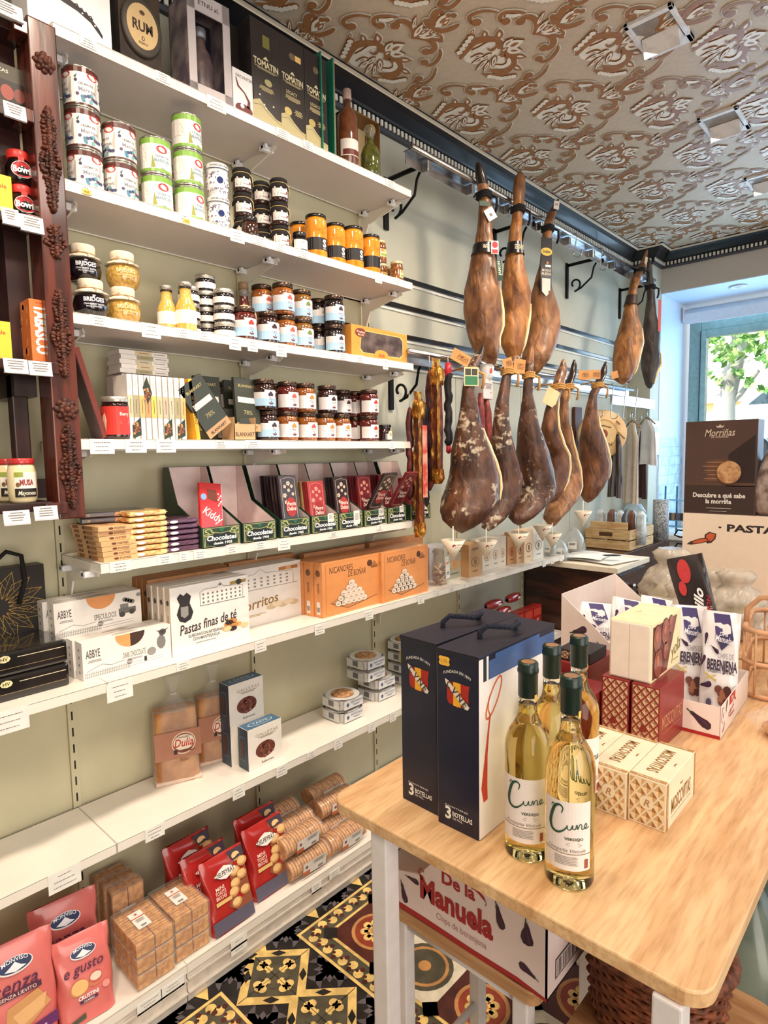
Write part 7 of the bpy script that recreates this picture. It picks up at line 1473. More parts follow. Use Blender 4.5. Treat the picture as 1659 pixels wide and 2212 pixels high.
def pepper(b,f,u,v,s,a=0,k=2):
    R=lambda x,y:(u+s*(x*cos(a)-y*sin(a)),v+s*(x*sin(a)+y*cos(a)))
    b.stroke(f,[R(*p) for p in ((-1,.3),(-.6,.05),(0,-.12),(.6,-.1),(1.1,.15))],[s*.1,s*.42,s*.36,s*.22,.0004],P(170,46,40),k); b.stroke(f,[R(*p) for p in ((-1.0,.3),(-1.15,.55),(-1.05,.8))],s*.08,STEM,k)
# tray of eggplant crisps
TW=P(238,222,214,rough=.5,var=.01)
def tray():
    W,D,h=.215,.30,.075; b=MB(); x0,x1=-W,0
    b.box(x0,x1,0,.0015,0,h,TW); b.box(x1-.0015,x1,0,D,0,h,TW); b.box(x0,x0+.0015,0,D,0,h,TW); b.box(x0,x1,D-.0015,D,0,h,TW); b.box(x0,x1,0,D,0,.0015,TW)
    f=fronty(x0,0,0); b.rect(f,0,0,W,.008,P(176,40,40),1); egg(b,f,W-.042,.036,.026,-.55); egg(b,f,W-.10,.066,.02,.1)
    q=right_(0,0,0); b.disc(q,.022,.05,.014,P(190,60,56),1,18,.019); b.disc(q,.022,.05,.012,TW,2,18,.017); b.text(q,'V',.022,.05,.014,P(150,50,50),k=3); egg(b,q,.056,.062,.014,1.2); b.rect(q,.085,.052,.145,.074,P(190,50,44),1); b.text(q,'75g',.115,.063,.012,P(250,230,220),k=2); b.text(q,'CHIPS DE',.105,.037,.010,P(170,60,56),k=1,maxw=.06,rot=.2); b.text(q,'BERENJENA',.115,.025,.007,P(170,60,56),k=1,maxw=.06); pepper(b,q,.032,.02,.014,.9)
    return b
o=put('tray',tray,'display_tray','white open tray printed with eggplants and a red stripe','tray',(1.527,1.478,TZ+.0003),.035)
def chips(seed):
    def pr(p,f,W,h):
        PU=P(80,66,116,rough=.3,coat=.4); p.poly(f,[(W*.30,h*.98),(W*.72,h*.98),(W*.86,h*.74),(W*.56,h*.62),(W*.40,h*.74)],PU,1); p.poly(f,[(W*.42,h*.78),(W*.84,h*.76),(W*.56,h*.62)],P(60,56,90),2); p.text(f,'Manuela',W*.6,h*.735,.016,P(236,232,240),k=3,maxw=W*.42,shear=.2,rot=-.08); p.text(f,'De la',W*.6,h*.785,.010,P(236,232,240),k=3,shear=.2)
        p.text(f,'CHIPS DE',W*.68,h*.57,.014,P(120,110,120),k=2,maxw=W*.4,bold=-.006); p.text(f,'BERENJENA',W*.60,h*.475,.026,P(60,44,66),k=2,maxw=W*.78,bold=.03); p.text(f,'CRUJIENTE CON MIEL',W*.58,h*.41,.008,P(60,44,66),k=2,maxw=W*.7)
        egg(p,f,W*.40,h*.62,.014,-.5); egg(p,f,W*.14,h*.72,.015,1.5); egg(p,f,W*.2,h*.26,.02,.2); egg(p,f,W*.1,h*.5,.014,1.2)
        for a in (-.5,-.3,.35): p.stroke(f,[(W*.32-.022*cos(a),h*.345-.022*sin(a)),(W*.32+.022*cos(a),h*.345+.022*sin(a))],.0028,P(206,180,90),3)
        rd=random.Random(seed)
        for i in range(14): p.disc(f,W*(.70+rd.uniform(-.17,.2)),h*(.18+rd.uniform(-.07,.08)),.014,[P(120,70,56),P(166,110,80),P(90,50,46)][i%3],3+i%3,8,.010)
        p.disc(f,W*.3,h*.09,.014,P(200,196,206),3,14); p.disc(f,W*.3,h*.09,.010,P(90,84,110),4,12)
    return softbag(.135,.25,.07,P(238,232,232,rough=.25,coat=.6),pr)
for i,(x,y,rz,rx,l) in enumerate(((1.482,1.62,.12,-.08,'right front one in the eggplant tray'),(1.41,1.64,.35,-.06,'left one in the eggplant tray'))):
    o=put('ch',chips(3),'crisp_bag','white eggplant crisp bag with purple top, '+l,'snack bag',(0,0,0),0,'eggplant crisp bags'); place_m(o,(x,y,TZ+.006),rx,0,rz); o.scale=(.62,.9,.98)
o=put('ch',chips(3),'crisp_bag','white eggplant crisp bag at the back left of the tray, mostly hidden','snack bag',(0,0,0),0,'eggplant crisp bags') ; place_m(o,(1.38,1.70,TZ+.006),-.05,0,.3); o.scale=(.8,1,.85)
# tall open display with bags
def bigdisp():
    W,D,h=.30,.38,.20; b=MB()   # x: 0..W, y: 0..D
    b.box(0,.0025,0,D,0,h,TW); b.box(0,W,0,D,0,.002,TW); b.box(W-.002,W,0,D,0,.05,TW)
    for y in (0,D): b.prism([(0,0),(W,0),(W,.05),(W*.5,.10),(0,h)],y-.00125,y+.00125,TW,'y')
    f=fronty(0,0,-.00125); egg(b,f,.055,.12,.022,.35); egg(b,f,.13,.085,.022,-.6); egg(b,f,.06,.035,.018,.1); return b
zd=zat(1.075,1.61,1283)-TZ
put('bd',bigdisp,'display_carton','large open white display carton printed with eggplants','display box',(1.075,1.612,TZ+.0003),0,sc=(1,1,zd/.20))
for i,(x,y,rz,ry,l) in enumerate(((1.14,1.70,1.2,.2,'left one in the large display carton'),(1.18,1.80,1.0,.35,'middle one in the large display carton'),(1.25,1.88,1.3,.45,'right one in the large display carton'))):
    o=put('ch',chips(3),'crisp_bag','white eggplant crisp bag, '+l,'snack bag',(0,0,0),0,'eggplant crisp bags'); place_m(o,(x,y,TZ+.03),-.25,ry*.5,rz-.5); o.scale=(.75,.9,.72)
# pastry in clear bag at the right edge
def pastry():
    c=MB(); PS=M('puff_pastry',(214,160,90),rough=.4,c2=(180,116,56),vs=30,coat=.4); 
    for i in range(5): c.blob((-.05+.028*i,.01*(i%2),.016+.006*(i%2)),(.022,.036,.016),PS,seed=i,am=.08)
    f_=MB(); f_.blob((0,0,.034),(.10,.065,.034),FILM,seed=3,am=.12); return [('pastries',c),('film_bag',f_)]
put('psy',pastry,'pastry_bag','clear bag of golden pastries at the right edge of the table','bag',(1.665,1.60,TZ+.001),.5,sc=1.1)
# wire basket with snack bags (right)
WIRE=M('rattan_cane',(206,156,116),rough=.5,var=.08)
def cane():
    b=MB(); W,D,h=.36,.28,.17
    for z in (0,.085,h): b.tube([(p[0],p[1],z) for p in rrect(0,W,0,D,.05,5)],.006 if z!=h else .0075,WIRE,7,True)
    for i in range(7): x=.03+i*.05; b.tube([(x,0,0),(x,0,h)],.003,WIRE,5); b.tube([(x,D,0),(x,D,h)],.003,WIRE,5)
    for i in range(5): y=.04+i*.05; b.tube([(0,y,0),(0,y,h)],.003,WIRE,5); b.tube([(W,y,0),(W,y,h)],.003,WIRE,5)
    for (cx,r) in ((.10,.04),(.19,.04),(.28,.04)): b.tube([(cx+r*cos(a*pi/10),0.002,.043+r*sin(a*pi/10)) for a in range(20)],.003,WIRE,5,True)
    h_=MB(); h_.tube([(0,D*.3,h),(-.0,D*.3,h+.04),(.03,D*.28,h+.075),(.09,D*.24,h+.085),(.2,D*.2,h+.085),(.26,D*.2,h+.05),(.27,D*.2,h)],.007,WIRE,8); return [('cane_frame',b),('handle',h_)]
put('cane',cane,'cane_basket','light cane basket with round loops at the right edge','basket',(1.50,1.78,TZ+.0085),.12)
def kettle(p,f,W,h): p.rect(f,.004,h*.62,W-.004,h*.95,P(236,226,190,rough=.3),1,8); p.rect(f,.004,.004,W-.004,h*.3,P(236,226,190,rough=.3),1,8); p.disc(f,W*.3,h*.72,.014,P(190,40,40),2,12); p.disc(f,W*.42,h*.72,.014,P(190,40,40),2,12); p.rect(f,W*.1,h*.42,W*.8,h*.5,P(236,220,190),2,6); p.text(f,'PATATAS',W*.45,h*.46,.012,P(120,40,30),k=3,maxw=W*.6)
for i,(x,y,rz,l) in enumerate(((1.72,1.90,.1,'red and cream crisp bag leaning in the cane basket'),(1.64,2.0,.0,'red and cream crisp bag at the back of the cane basket'),(1.78,1.99,-.2,'red and cream crisp bag at the far right of the cane basket'))):
    o=put('kt',softbag(.14,.26,.07,P(150,44,40,rough=.25,coat=.5),kettle),'crisp_bag',l,'snack bag',(0,0,0),0,'red and cream crisp bags'); place_m(o,(x,y,TZ+.02),-.08,0,rz)
def qui(p,f,W,h):
    for (u,v,r) in ((.42,.86,.030),(.28,.70,.018),(.20,.35,.022),(.30,.18,.02)): p.disc(f,W*u,h*v,r,P(196,60,60,rough=.3,coat=.5),1,14,r*1.3)
    p.text(f,'Quillo',W*.58,h*.50,.040,P(248,244,240),k=3,shear=.3,rot=1.25,bold=.03,maxw=.13); p.lines(f,W*.7,W*.95,h*.5,.003,2,P(190,170,150),k=2); p.disc(f,W*.86,h*.30,.03,P(206,90,70),2,12,.02); p.disc(f,W*.82,h*.25,.02,P(226,130,100),3,10,.012); p.text(f,'JAMON',W*.84,h*.48,.018,P(190,50,60),k=3,rot=1.25)
o=put('qu',softbag(.17,.33,.06,P(50,40,40,rough=.3,coat=.4),qui),'crisp_bag','black snack bag with red spots and white lettering standing behind the cane basket','snack bag',(0,0,0),0); place_m(o,(xat(1535,2.0,1.0),2.0,TZ+.01),-.05,-.28,.1); o.scale=(.62,1,.98)
# ---- beyond: plastic bags of bread, big cartons ----
PLB=M('thin_plastic_bag',(236,224,206),rough=.25,alpha=.55,coat=.6,var=.1,vs=12)
def plasbag():
    b=MB(); b.lathe([(.05,0),(.08,.01),(.095,.04),(.10,.06),(.094,.08),(.10,.10),(.085,.12),(.088,.135),(.07,.15),(.062,.165),(.04,.18),(.05,.20),(.06,.22),(.04,.235)],PLB,64,wob=lambda a,z:1+.08*sin(a*5+sin(z*70)*3)+.07*sin(a*11-z*110)+.05*sin(a*23+z*190)); r=MB(); r.blob((0,0,.06),(.075,.065,.055),M('bread_roll',(190,156,100),rough=.6,c2=(140,130,70),vs=12),seed=2,am=.06)
    t=MB(); t.box(-.03,.03,-.104,-.102,.05,.085,P(240,234,226)); t.text(fronty(-.03,.05,-.1042),'WMa',.03,.017,.012,P(110,100,96),k=1,shear=.3); return [('film_bag',b),('bread_roll',r),('paper_label',t)]
for i,(px,y,z,s,l) in enumerate(((1450,2.50,.02,1.15,'left end of the heap, large'),(1506,2.44,.0,.9,'upper middle of the heap'),(1548,2.40,.06,.95,'middle of the heap'),(1468,2.24,.0,.8,'front row, lower left'),(1590,2.36,.03,1.0,'right of the heap, upper'),(1515,2.22,.0,.7,'front row, lower right'))):
    put('plb',plasbag,'bread_bag','clear plastic bag of bread rolls, '+l,'bag',(xat(px,y,TZ+.12),y,TZ+.0005+z*0),.5*i,'plastic bags of bread rolls',sc=s)
def pastas2():
    b=MB(); W,D,h=.62,.30,.42; b.box(0,W,0,D,0,h,P(240,220,200,rough=.5,var=.01),.001); f=fronty(0,0,-.0); b.text(f,'· PASTAS ·',.118,h-.052,.028,P(50,40,40),k=1,al='l',bold=.04,wx=1.3)
    O=P(206,96,60); O2=P(70,50,46)
    for s,(u,v,w_,hh,a) in enumerate(((.062,.085,.05,.03,.35),(.095,.105,.03,.055,1.2))):
        R=lambda x,y:(u+x*cos(a)*w_-y*sin(a)*hh*.5,h-.2+v+x*sin(a)*w_+y*cos(a)*hh*.5)
        b.poly(f,[R(-1,0),(R(-.7,.5)),R(0,.8),R(.6,.5),R(.7,-.4),R(0,-.6),R(-.7,-.4)],O2,1); b.poly(f,[R(-.55,0),R(-.5,.35),R(0,.6),R(.5,.35),R(.55,-.3),R(0,-.42),R(-.5,-.25)],O,2)
    return b
ptz=zat(1.158,2.4,1108)
yP=2.62; xP=xat(1475,yP,1.25); zP=zat(xP,yP,1108)
put('pst',pastas2,'display_carton','large cream carton with a butterfly and bold lettering, under the dark poster box','carton',(xP,yP,TZ+.0004),0,sc=(1.1,1,(zP-TZ)/.42))
def morr():
    W,D,h=.245,.10,.335; b=MB(); K=M('dark_brown_poster',(84,62,56),rough=.4,var=.04,vs=4); b.box(0,W,0,D,0,h,K,.001); f=fronty(0,0,0); T=P(206,186,166)
    b.poly(f,[(W*.62,h*.64),(W*.97,h*.84),(W*.98,h*.30),(W*.6,h*.30)],P(48,34,32),1)
    b.rect(f,.004,.004,W-.004,h*.33,P(62,46,42),1); b.rect(f,.004,h*.31,W-.004,h*.34,P(90,64,50),2)
    for i in range(11): o_=(i*37%7)*.003; b.disc(f,W*.42+o_,h*(.36+.022*i),W*.17,P(150,106,76) if i%2 else P(110,74,54),3,16,h*.0085)
    b.disc(f,W*.63,h*.45,W*.175,P(110,74,50),14,26,h*.125); b.disc(f,W*.635,h*.452,W*.165,M('biscuit_print',(204,158,112),rough=.6,c2=(160,110,72),vs=50),15,26,h*.118)
    b.text(f,'Morriñas',W*.49,h*.875,.026,T,k=2,maxw=W*.42,shear=.25,bold=.01); b.poly(f,[(W*.45,h*.925),(W*.53,h*.925),(W*.55,h*.95),(W*.515,h*.94),(W*.49,h*.96),(W*.465,h*.94),(W*.43,h*.95)],T,2); b.text(f,'DE CAMARIÑAS',W*.49,h*.825,.006,T,k=2)
    b.text(f,'Descubre a qué sabe',W*.5,h*.205,.0165,P(236,228,220),k=5,maxw=W*.73,bold=.03); b.text(f,'la morriña',W*.5,h*.14,.0165,P(236,228,220),k=5,bold=.03,maxw=W*.36); b.rect(f,W*.33,h*.062,W*.68,h*.067,P(200,190,180),5); b.rect(f,W*.38,h*.03,W*.62,h*.034,P(200,190,180),5)
    return b
yM=2.63; xM0,xM1=xat(1478,yM,1.4),xat(1633,yM,1.4); zM=zat(xM0,yM,912)
put('mor',morr,'poster_box','dark brown promotional box with a stack of round biscuits','box',(xM0,yM,zP+.0006),0,sc=((xM1-xM0)/.245,1,(zM-zP)/.335))
def sack2(): b=MB(); b.lathe([(.05,0),(.07,.02),(.075,.1),(.05,.2),(.02,.26),(.03,.29)],M('brown_clear_pack',(110,86,76),rough=.2,alpha=.8,coat=.8,vs=20,c2=(190,170,160)),24,wob=lambda a,z:1+.06*sin(a*6)); return b
put('sk2',sack2,'biscuit_bag','clear bag of dark biscuits cut by the right edge, beside the poster box','bag',(xat(1668,yM+.02,1.4),yM+.06,zP+.0006))
def fold(): b=MB(); b.prism([(0,0),(.10,0),(.0,.22)],0,.004,P(238,226,218),'y'); return b
put('fd',fold,'white_card','white triangular card standing behind the biscuit bag at the right edge','card',(xat(1634,yM+.13,1.5),yM+.13,zP+.0006),sc=(1,1,1.1),rz=0)
def dkbox(): b=MB(); b.box(0,.25,0,.1,0,.06,P(34,24,30),.001); b.box(-.01,.26,-.01,.0,.05,.065,P(214,170,140)); b.prism([(0,.06),(.05,.09),(.1,.06)],0,.02,P(30,24,34),'y'); return b
# ================= UNDER THE TABLE =================
sz=.62
STL=[(1.083,.90),(1.365,.90),(1.083,1.17),(1.365,1.17)]
table('bar_stool','wooden-topped white metal stool carrying the eggplant carton',1.045,1.40,.878,1.20,sz,.028,STL,.03,cat='stool',top=OAKX,rails=[((1.083,.90,sz-.045),(1.365,.90,sz-.045),.009),((1.365,.90,sz-.06),(1.365,1.17,sz-.06),.009),((1.083,.90,.2),(1.083,1.17,.2),.009),((1.083,.90,.25),(1.365,.90,.25),.009)],r=.02)
def manuela():
    W,D,h=.378,.26,.17; b=MB(); BW=P(236,214,208,rough=.5,var=.01)
    b.prism([(0,0),(W,0),(W,h),(.16,h),(.10,.098),(.0,.066)],0,.003,BW,'y'); b.box(W-.003,W,0,D,0,h,BW); b.box(0,.003,0,D,0,.066,BW); b.box(0,W,D-.003,D,0,h,BW); b.box(0,W,0,D,0,.003,BW)
    b.add([(.0,.003,.066),(.10,.003,.098),(.12,.10,.12),(.01,.10,.10)],[(0,1,2,3)],P(190,170,160))
    f=fronty(0,0,0); R=P(170,42,44)
    b.stroke(f,[(0,.006),(W*.3,.007),(W*.6,.005),(W*.85,.007),(W,.002)],[.012,.012,.011,.010,.006],R,1)
    b.text(f,'De la',.195,.122,.026,R,k=2,bold=.03); b.text(f,'Manuela',.187,.076,.046,R,k=2,bold=.04,maxw=.17); b.stroke(f,[(.108,.09),(.098,.102),(.104,.114),(.112,.108)],.003,R,2); b.text(f,'Chips de berenjena',.20,.034,.014,P(170,110,106),k=2,maxw=.115,bold=-.008)
    pepper(b,f,W*.04,h*.26,.024,-1.0); egg(b,f,.058,.038,.020,-1.25); egg(b,f,.083,.078,.015,.0); pepper(b,f,.242,.128,.016,2.9); egg(b,f,.285,.106,.022,-1.25); egg(b,f,.340,.104,.021,-1.45,fat=1.5); egg(b,f,.342,.036,.017,2.9,fat=1.2)
    q=right_(0,0,W); egg(b,q,.065,h*.66,.018,-1.4); egg(b,q,.14,h*.86,.014,.2); b.rect(q,.03,h*.12,.13,h*.34,P(90,80,80),1); b.rect(q,.033,h*.14,.127,h*.32,BW,2)
    for i in range(16): b.rect(q,.036+i*.0056,h*.15,.036+i*.0056+(.003 if i%3 else .0015),h*.31,P(70,60,60),3)
    return b
put('man',manuela,'crisp_carton','white carton printed with eggplants and red lettering under the table','carton',(1.041,.882,sz+.0005),0)
table('bar_stool','second wooden stool with a wicker basket, at the bottom right under the table',1.435,1.70,.87,1.20,.56,.03,[(1.47,.90),(1.66,.90),(1.47,1.17),(1.66,1.17)],.03,cat='stool',top=OAKX,r=.03)
WK=M('brown_wicker',(120,62,34),rough=.6,var=.3,vs=60,bump=.5)
def wick():
    b=MB(); n=40
    for j in range(14):
        z=.008+j*.0115; r0=1+.12*j/14; b.tube([((.10*r0+(.004 if (i+j)%2 else -.003))*cos(2*pi*i/n)*1.15,(.10*r0+(.004 if (i+j)%2 else -.003))*sin(2*pi*i/n),z) for i in range(n)],.0062,WK,5,True)
    r=MB(); r.tube([(.133*cos(2*pi*i/28),.116*sin(2*pi*i/28),.172+.004*sin(i)) for i in range(28)],.014,M('wicker_rim',(110,60,36),rough=.6,var=.3,vs=90),8,True); return [('woven_body',b),('rim',r)]
put('wk',wick,'wicker_basket','dark brown wicker basket on the second stool','basket',(1.545,1.03,.5605),0,sc=.88)
# sacks at the bottom right, beside the table
SK=M('grey_green_plastic_sack',(120,128,114),rough=.3,coat=.4,c2=(62,74,66),vs=7,alpha=1); SK2=M('pale_plastic_sack',(206,214,208),rough=.25,coat=.5,c2=(120,140,136),vs=9)
def sack(m,s):
    def f():
        b=MB(); rd=random.Random(s); b.lathe([(.10,0),(.20,.03),(.235,.16),(.23,.34),(.19,.48),(.12,.58),(.05,.64),(.08,.70),(.06,.74)],m,48,wob=lambda a,z:1+.07*sin(a*4+z*9+s)+.045*sin(a*9-z*17)+.02*sin(a*17+z*30)); return b
    return f
put('s1',sack(SK,1),'plastic_sack','grey-green plastic sack on the floor right of the table','sack',(1.56,1.50,0.001),0,sc=(.78,.78,1.0))
put('s2',sack(SK2,4),'plastic_sack','pale shiny plastic sack at the bottom right corner','sack',(1.93,1.40,0.001),1,sc=(.72,.72,1.0)) 
put('s3',sack(SK,7),'plastic_sack','dark green plastic sack behind the grey one, right of the table','sack',(1.30,1.82,0.001),2,sc=(.75,.75,1.0))
# ================= HAMS =================
def hammat(name,c,c2,mold,patch=(.62,.68)):
    m=bpy.data.materials.new(name); m.use_nodes=True; nt=m.node_tree; b=nt.nodes['Principled BSDF']; L=nt.links.new
    b.inputs['Roughness'].default_value=.5; b.inputs['Coat Weight'].default_value=.22; b.inputs['Coat Roughness'].default_value=.25
    tc=nt.nodes.new('ShaderNodeTexCoord')
    def N(s,d=4,dist=0,st=None):
        n=nt.nodes.new('ShaderNodeTexNoise'); n.inputs['Scale'].default_value=s; n.inputs['Detail'].default_value=d; n.inputs['Distortion'].default_value=dist
        if st: mp=nt.nodes.new('ShaderNodeMapping'); mp.inputs['Scale'].default_value=st; L(tc.outputs['Object'],mp.inputs[0]); L(mp.outputs[0],n.inputs[0])
        else: L(tc.outputs['Object'],n.inputs[0])
        return n
    n1=N(7,5,1.2,(1.6,1.6,.8)); r=nt.nodes.new('ShaderNodeValToRGB'); e=r.color_ramp.elements; e[0].position=.34; e[1].position=.66; e[0].color=(*lin(c2),1); e[1].color=(*lin(c),1); L(n1.outputs['Fac'],r.inputs[0])
    n2=N(30,6,.5,(1,1,.4)); r2=nt.nodes.new('ShaderNodeValToRGB'); r2.color_ramp.elements[0].position=.35; r2.color_ramp.elements[0].color=(.45,.35,.3,1); r2.color_ramp.elements[1].position=.6; r2.color_ramp.elements[1].color=(1,1,1,1); L(n2.outputs['Fac'],r2.inputs[0])
    mx=nt.nodes.new('ShaderNodeMix'); mx.data_type='RGBA'; mx.blend_type='MULTIPLY'; mx.inputs[0].default_value=.85; L(r.outputs[0],mx.inputs[6]); L(r2.outputs[0],mx.inputs[7]); out=mx.outputs[2]
    if mold:
        n3=N(44,10,.4); n4=N(5,3); ma=nt.nodes.new('ShaderNodeMath'); ma.operation='MULTIPLY'; L(n3.outputs['Fac'],ma.inputs[0]); L(n4.outputs['Fac'],ma.inputs[1])
        r3=nt.nodes.new('ShaderNodeValToRGB'); r3.color_ramp.elements[0].position=patch[0]*.52; r3.color_ramp.elements[1].position=patch[1]*.56; r3.color_ramp.elements[0].color=(0,0,0,1); r3.color_ramp.elements[1].color=(1,1,1,1); L(ma.outputs[0],r3.inputs[0])
        m2=nt.nodes.new('ShaderNodeMix'); m2.data_type='RGBA'; L(r3.outputs[0],m2.inputs[0]); L(out,m2.inputs[6]); m2.inputs[7].default_value=(*lin((196,178,152)),1); out=m2.outputs[2]
    L(out,b.inputs['Base Color']); bp=nt.nodes.new('ShaderNodeBump'); bp.inputs['Strength'].default_value=1; bp.inputs['Distance'].default_value=.012; L(n2.outputs['Fac'],bp.inputs['Height']); L(bp.outputs[0],b.inputs['Normal']); return m
HD=hammat('dark_cured_ham',(110,66,38),(58,32,20),1,(.53,.63)); HD2=hammat('dark_cured_ham_smooth',(136,82,42),(70,40,24),1,(.70,.76)); HT=hammat('tan_ham_skin',(190,126,62),(132,82,40),0); HB=hammat('brown_ham_skin',(176,120,72),(104,66,40),0); HBL=hammat('black_ham_skin',(86,70,60),(46,36,34),0)
HOOF=M('hoof',(46,32,28),rough=.3,coat=.4,var=.3,vs=40); HOOFT=M('tan_hoof',(150,100,64),rough=.35,coat=.4,var=.2,vs=40,c2=(90,58,40)); FATM=M('ham_fat_edge',(236,206,150),rough=.35,var=.08,vs=20)
ROPB=M('black_ham_rope',(26,22,24),rough=.9,bump=1,vs=200,var=.3); ROPY=M('natural_rope',(206,152,84),rough=.9,bump=1,vs=200,var=.2); CARD=M('kraft_card_tag',(206,144,84),rough=.6,var=.06); 
def ham(name,label,x,rows,mat,hoofm,nhoof,ropepy,ropem,depth=.78,seed=1,extra=None,fat=None,cat='ham',grp=None,bend=0):
    R=[]
    for py,l,r in rows:
        z=zat(x,yat((l+r)/2,x,1.8),py); z=zat(x,yat((l+r)/2,x,z),py); yl,yr=yat(l,x,z),yat(r,x,z); dv=hypot(x-1.88,(yl+yr)/2); R.append((z,(yl+yr)/2,(yr-yl)/2*(1.88-x)/dv))
    # the camera sees each width obliquely: true half width of a round form
    zt=R[0][0]; y0=R[0][1]
    rd=random.Random(seed); K=10
    # resample
    Q=[]
    for i in range(len(R)-1):
        a,b_=R[i],R[i+1]; n=max(1,int(abs(a[0]-b_[0])/.012))
        for j in range(n): t=j/n; t2=t*t*(3-2*t)*.3+t*.7; Q.append(tuple(a[k]+(b_[k]-a[k])*(t if k==0 else t2) for k in range(3)))
    Q.append(R[-1]); zb=Q[-1][0]; H_=zt-zb
    dv=hypot(x-1.88,y0); px_,py_=y0/dv,(1.88-x)/dv
    def ring(q,n=26):
        z,y,w=q; t=(zt-z)/H_; o=[]
        obl=.80+.0*t
        for k in range(n):
            a=2*pi*k/n; A_,B_=cos(a)*w*(depth if t>.35 else .95),sin(a)*w
            lump=1+.025*sin(a*3+t*9+seed)+.02*sin(a*5-t*17+seed*2)+.012*sin(t*50+a*2)
            o.append((bend*sin(pi*t)+(A_*py_+B_*px_)*lump,y-y0+(-A_*px_+B_*py_)*lump,z-zt))
        return o
    nh=nhoof; b=MB(); h_=MB(); n=26
    def skin(mb,Qs,m,capt,capb):
        vs=[p for q in Qs for p in ring(q)]; fs=[]
        for j in range(len(Qs)-1):
            for i in range(n): fs.append((j*n+(i+1)%n,j*n+i,(j+1)*n+i,(j+1)*n+(i+1)%n))
        if capt: fs.append(tuple(range(n)))
        if capb: 
            q=Qs[-1]; c=len(vs); vs.append((bend*0,q[1]-y0,q[0]-zt-q[2]*.5)); 
            for i in range(n): fs.append(((len(Qs)-1)*n+i,c,(len(Qs)-1)*n+(i+1)%n))
        mb.add(vs,fs,m,True)
    zh=R[nh][0]; A=[q for q in Q if q[0]>=zh-1e-6]; B=[q for q in Q if q[0]<=zh+1e-6]
    tip=(A[0][0]+A[0][2]*.6,A[0][1]+.003,A[0][2]*.35); skin(h_,[tip]+A,hoofm,True,False); skin(b,B,mat,False,True)
    parts=[('ham_body',b),('hoof',h_)]
    if ropepy:
        zr=zat(x,R[2][1],ropepy); q=min(Q,key=lambda k:abs(k[0]-zr)); rp=MB()
        for k in range(3): rp.tube([(cos(a*pi/8)*(q[2]+.006),q[1]-y0+sin(a*pi/8)*(q[2]+.006),zr-zt+.010*(k-1)+.004*sin(a)) for a in range(16)],.0055,ropem,6,True)
        rp.tube([(q[2]+.002,q[1]-y0+.01,zr-zt),(q[2]+.02,q[1]-y0+.03,zr-zt-.01),(q[2]+.018,q[1]-y0+.035,zr-zt-.045),(q[2]+.012,q[1]-y0+.03,zr-zt-.07)],.006,ropem,6)
        rp.tube([(0,q[1]-y0-q[2]*.7,zr-zt+.005),(-.03,q[1]-y0-.01,zr-zt+.02),(-(x-.272),q[1]-y0,zr-zt+.012)],.004,ropem,6)
        parts.append(('rope',rp))
    if fat:
        fm=MB(); Bf=[q for q in B if fat[0]>=(zt-q[0])/H_>=fat[1] or fat[1]<=(zt-q[0])/H_<=fat[0]]
        fm.tube([(px_*q[2]*.97+.004,q[1]-y0+py_*q[2]*.97,q[0]-zt) for q in Bf],[.003+.006*sin(pi*i/len(Bf)) for i in range(len(Bf))],FATM,6); parts.append(('fat_edge',fm))
    o=thing(name,label,cat,(x,y0,zt),0,grp or ('upper row of hams' if x<.33 and rows[0][0]<600 else 'lower row of hams'),parts=parts)
    return o,lambda py,dx=0,f=0: (lambda z:(lambda q:(q[2]+dx,q[1]-y0,z-zt,q[2]))(min(Q,key=lambda k:abs(k[0]-z))))(zat(x,y0,py))
def addp(o,name,mb,label=None):
    c=mb.build(name,o)
    if label: c['label']=label
U1=[(352,1028,1038),(365,1026,1045),(385,1027,1052),(400,1030,1054),(413,1031,1056),(432,1034,1060),(454,1033,1063),(496,1030,1063),(524,1025,1065),(551,1018,1067),(593,1009,1077),(634,1001,1080),(676,1000,1084),(704,1003,1084),(731,1010,1077),(759,1021,1077),(778,1040,1073),(788,1056,1070)]
U2=[(373,1118,1128),(385,1110,1135),(413,1107,1134),(435,1108,1132),(474,1105,1128),(496,1100,1127),(529,1097,1128),(565,1090,1132),(607,1083,1140),(634,1081,1146),(676,1084,1144),(717,1080,1137),(745,1081,1132),(770,1093,1124),(778,1100,1118)]
U3=[(431,1202,1208),(445,1192,1205),(460,1182,1202),(485,1174,1194),(502,1172,1193),(524,1171,1188),(565,1166,1188),(607,1155,1189),(634,1146,1196),(676,1142,1207),(712,1136,1208),(745,1129,1201),(773,1126,1190),(798,1142,1171),(806,1150,1164)]
C1=[(541,1395,1400),(556,1388,1398),(574,1379,1395),(603,1363,1384),(625,1358,1377),(650,1351,1375),(679,1344,1377),(715,1333,1386),(740,1326,1387),(769,1322,1380),(798,1322,1374),(820,1328,1363),(828,1338,1352)]
C2=[(562,1400,1405),(575,1397,1407),(588,1396,1409),(617,1396,1413),(643,1397,1415),(679,1392,1418),(715,1386,1424),(751,1384,1425),(787,1384,1427),(806,1387,1418),(830,1393,1412),(838,1399,1408)]
L1=[(745,1041,1046),(756,1034,1046),(767,1024,1044),(796,1009,1030),(822,1002,1026),(846,997,1025),(879,993,1032),(912,987,1038),(938,981,1046),(971,974,1058),(1005,970,1070),(1031,966,1077),(1054,958,1079),(1081,950,1076),(1104,946,1063),(1124,954,1045),(1140,972,1022)]
L2=[(753,1110,1118),(762,1104,1123),(773,1097,1125),(800,1087,1106),(822,1082,1103),(839,1078,1102),(872,1070,1099),(905,1065,1099),(938,1061,1104),(971,1058,1113),(1005,1057,1123),(1038,1056,1129),(1071,1050,1122),(1097,1045,1108),(1120,1039,1092),(1140,1040,1070)]
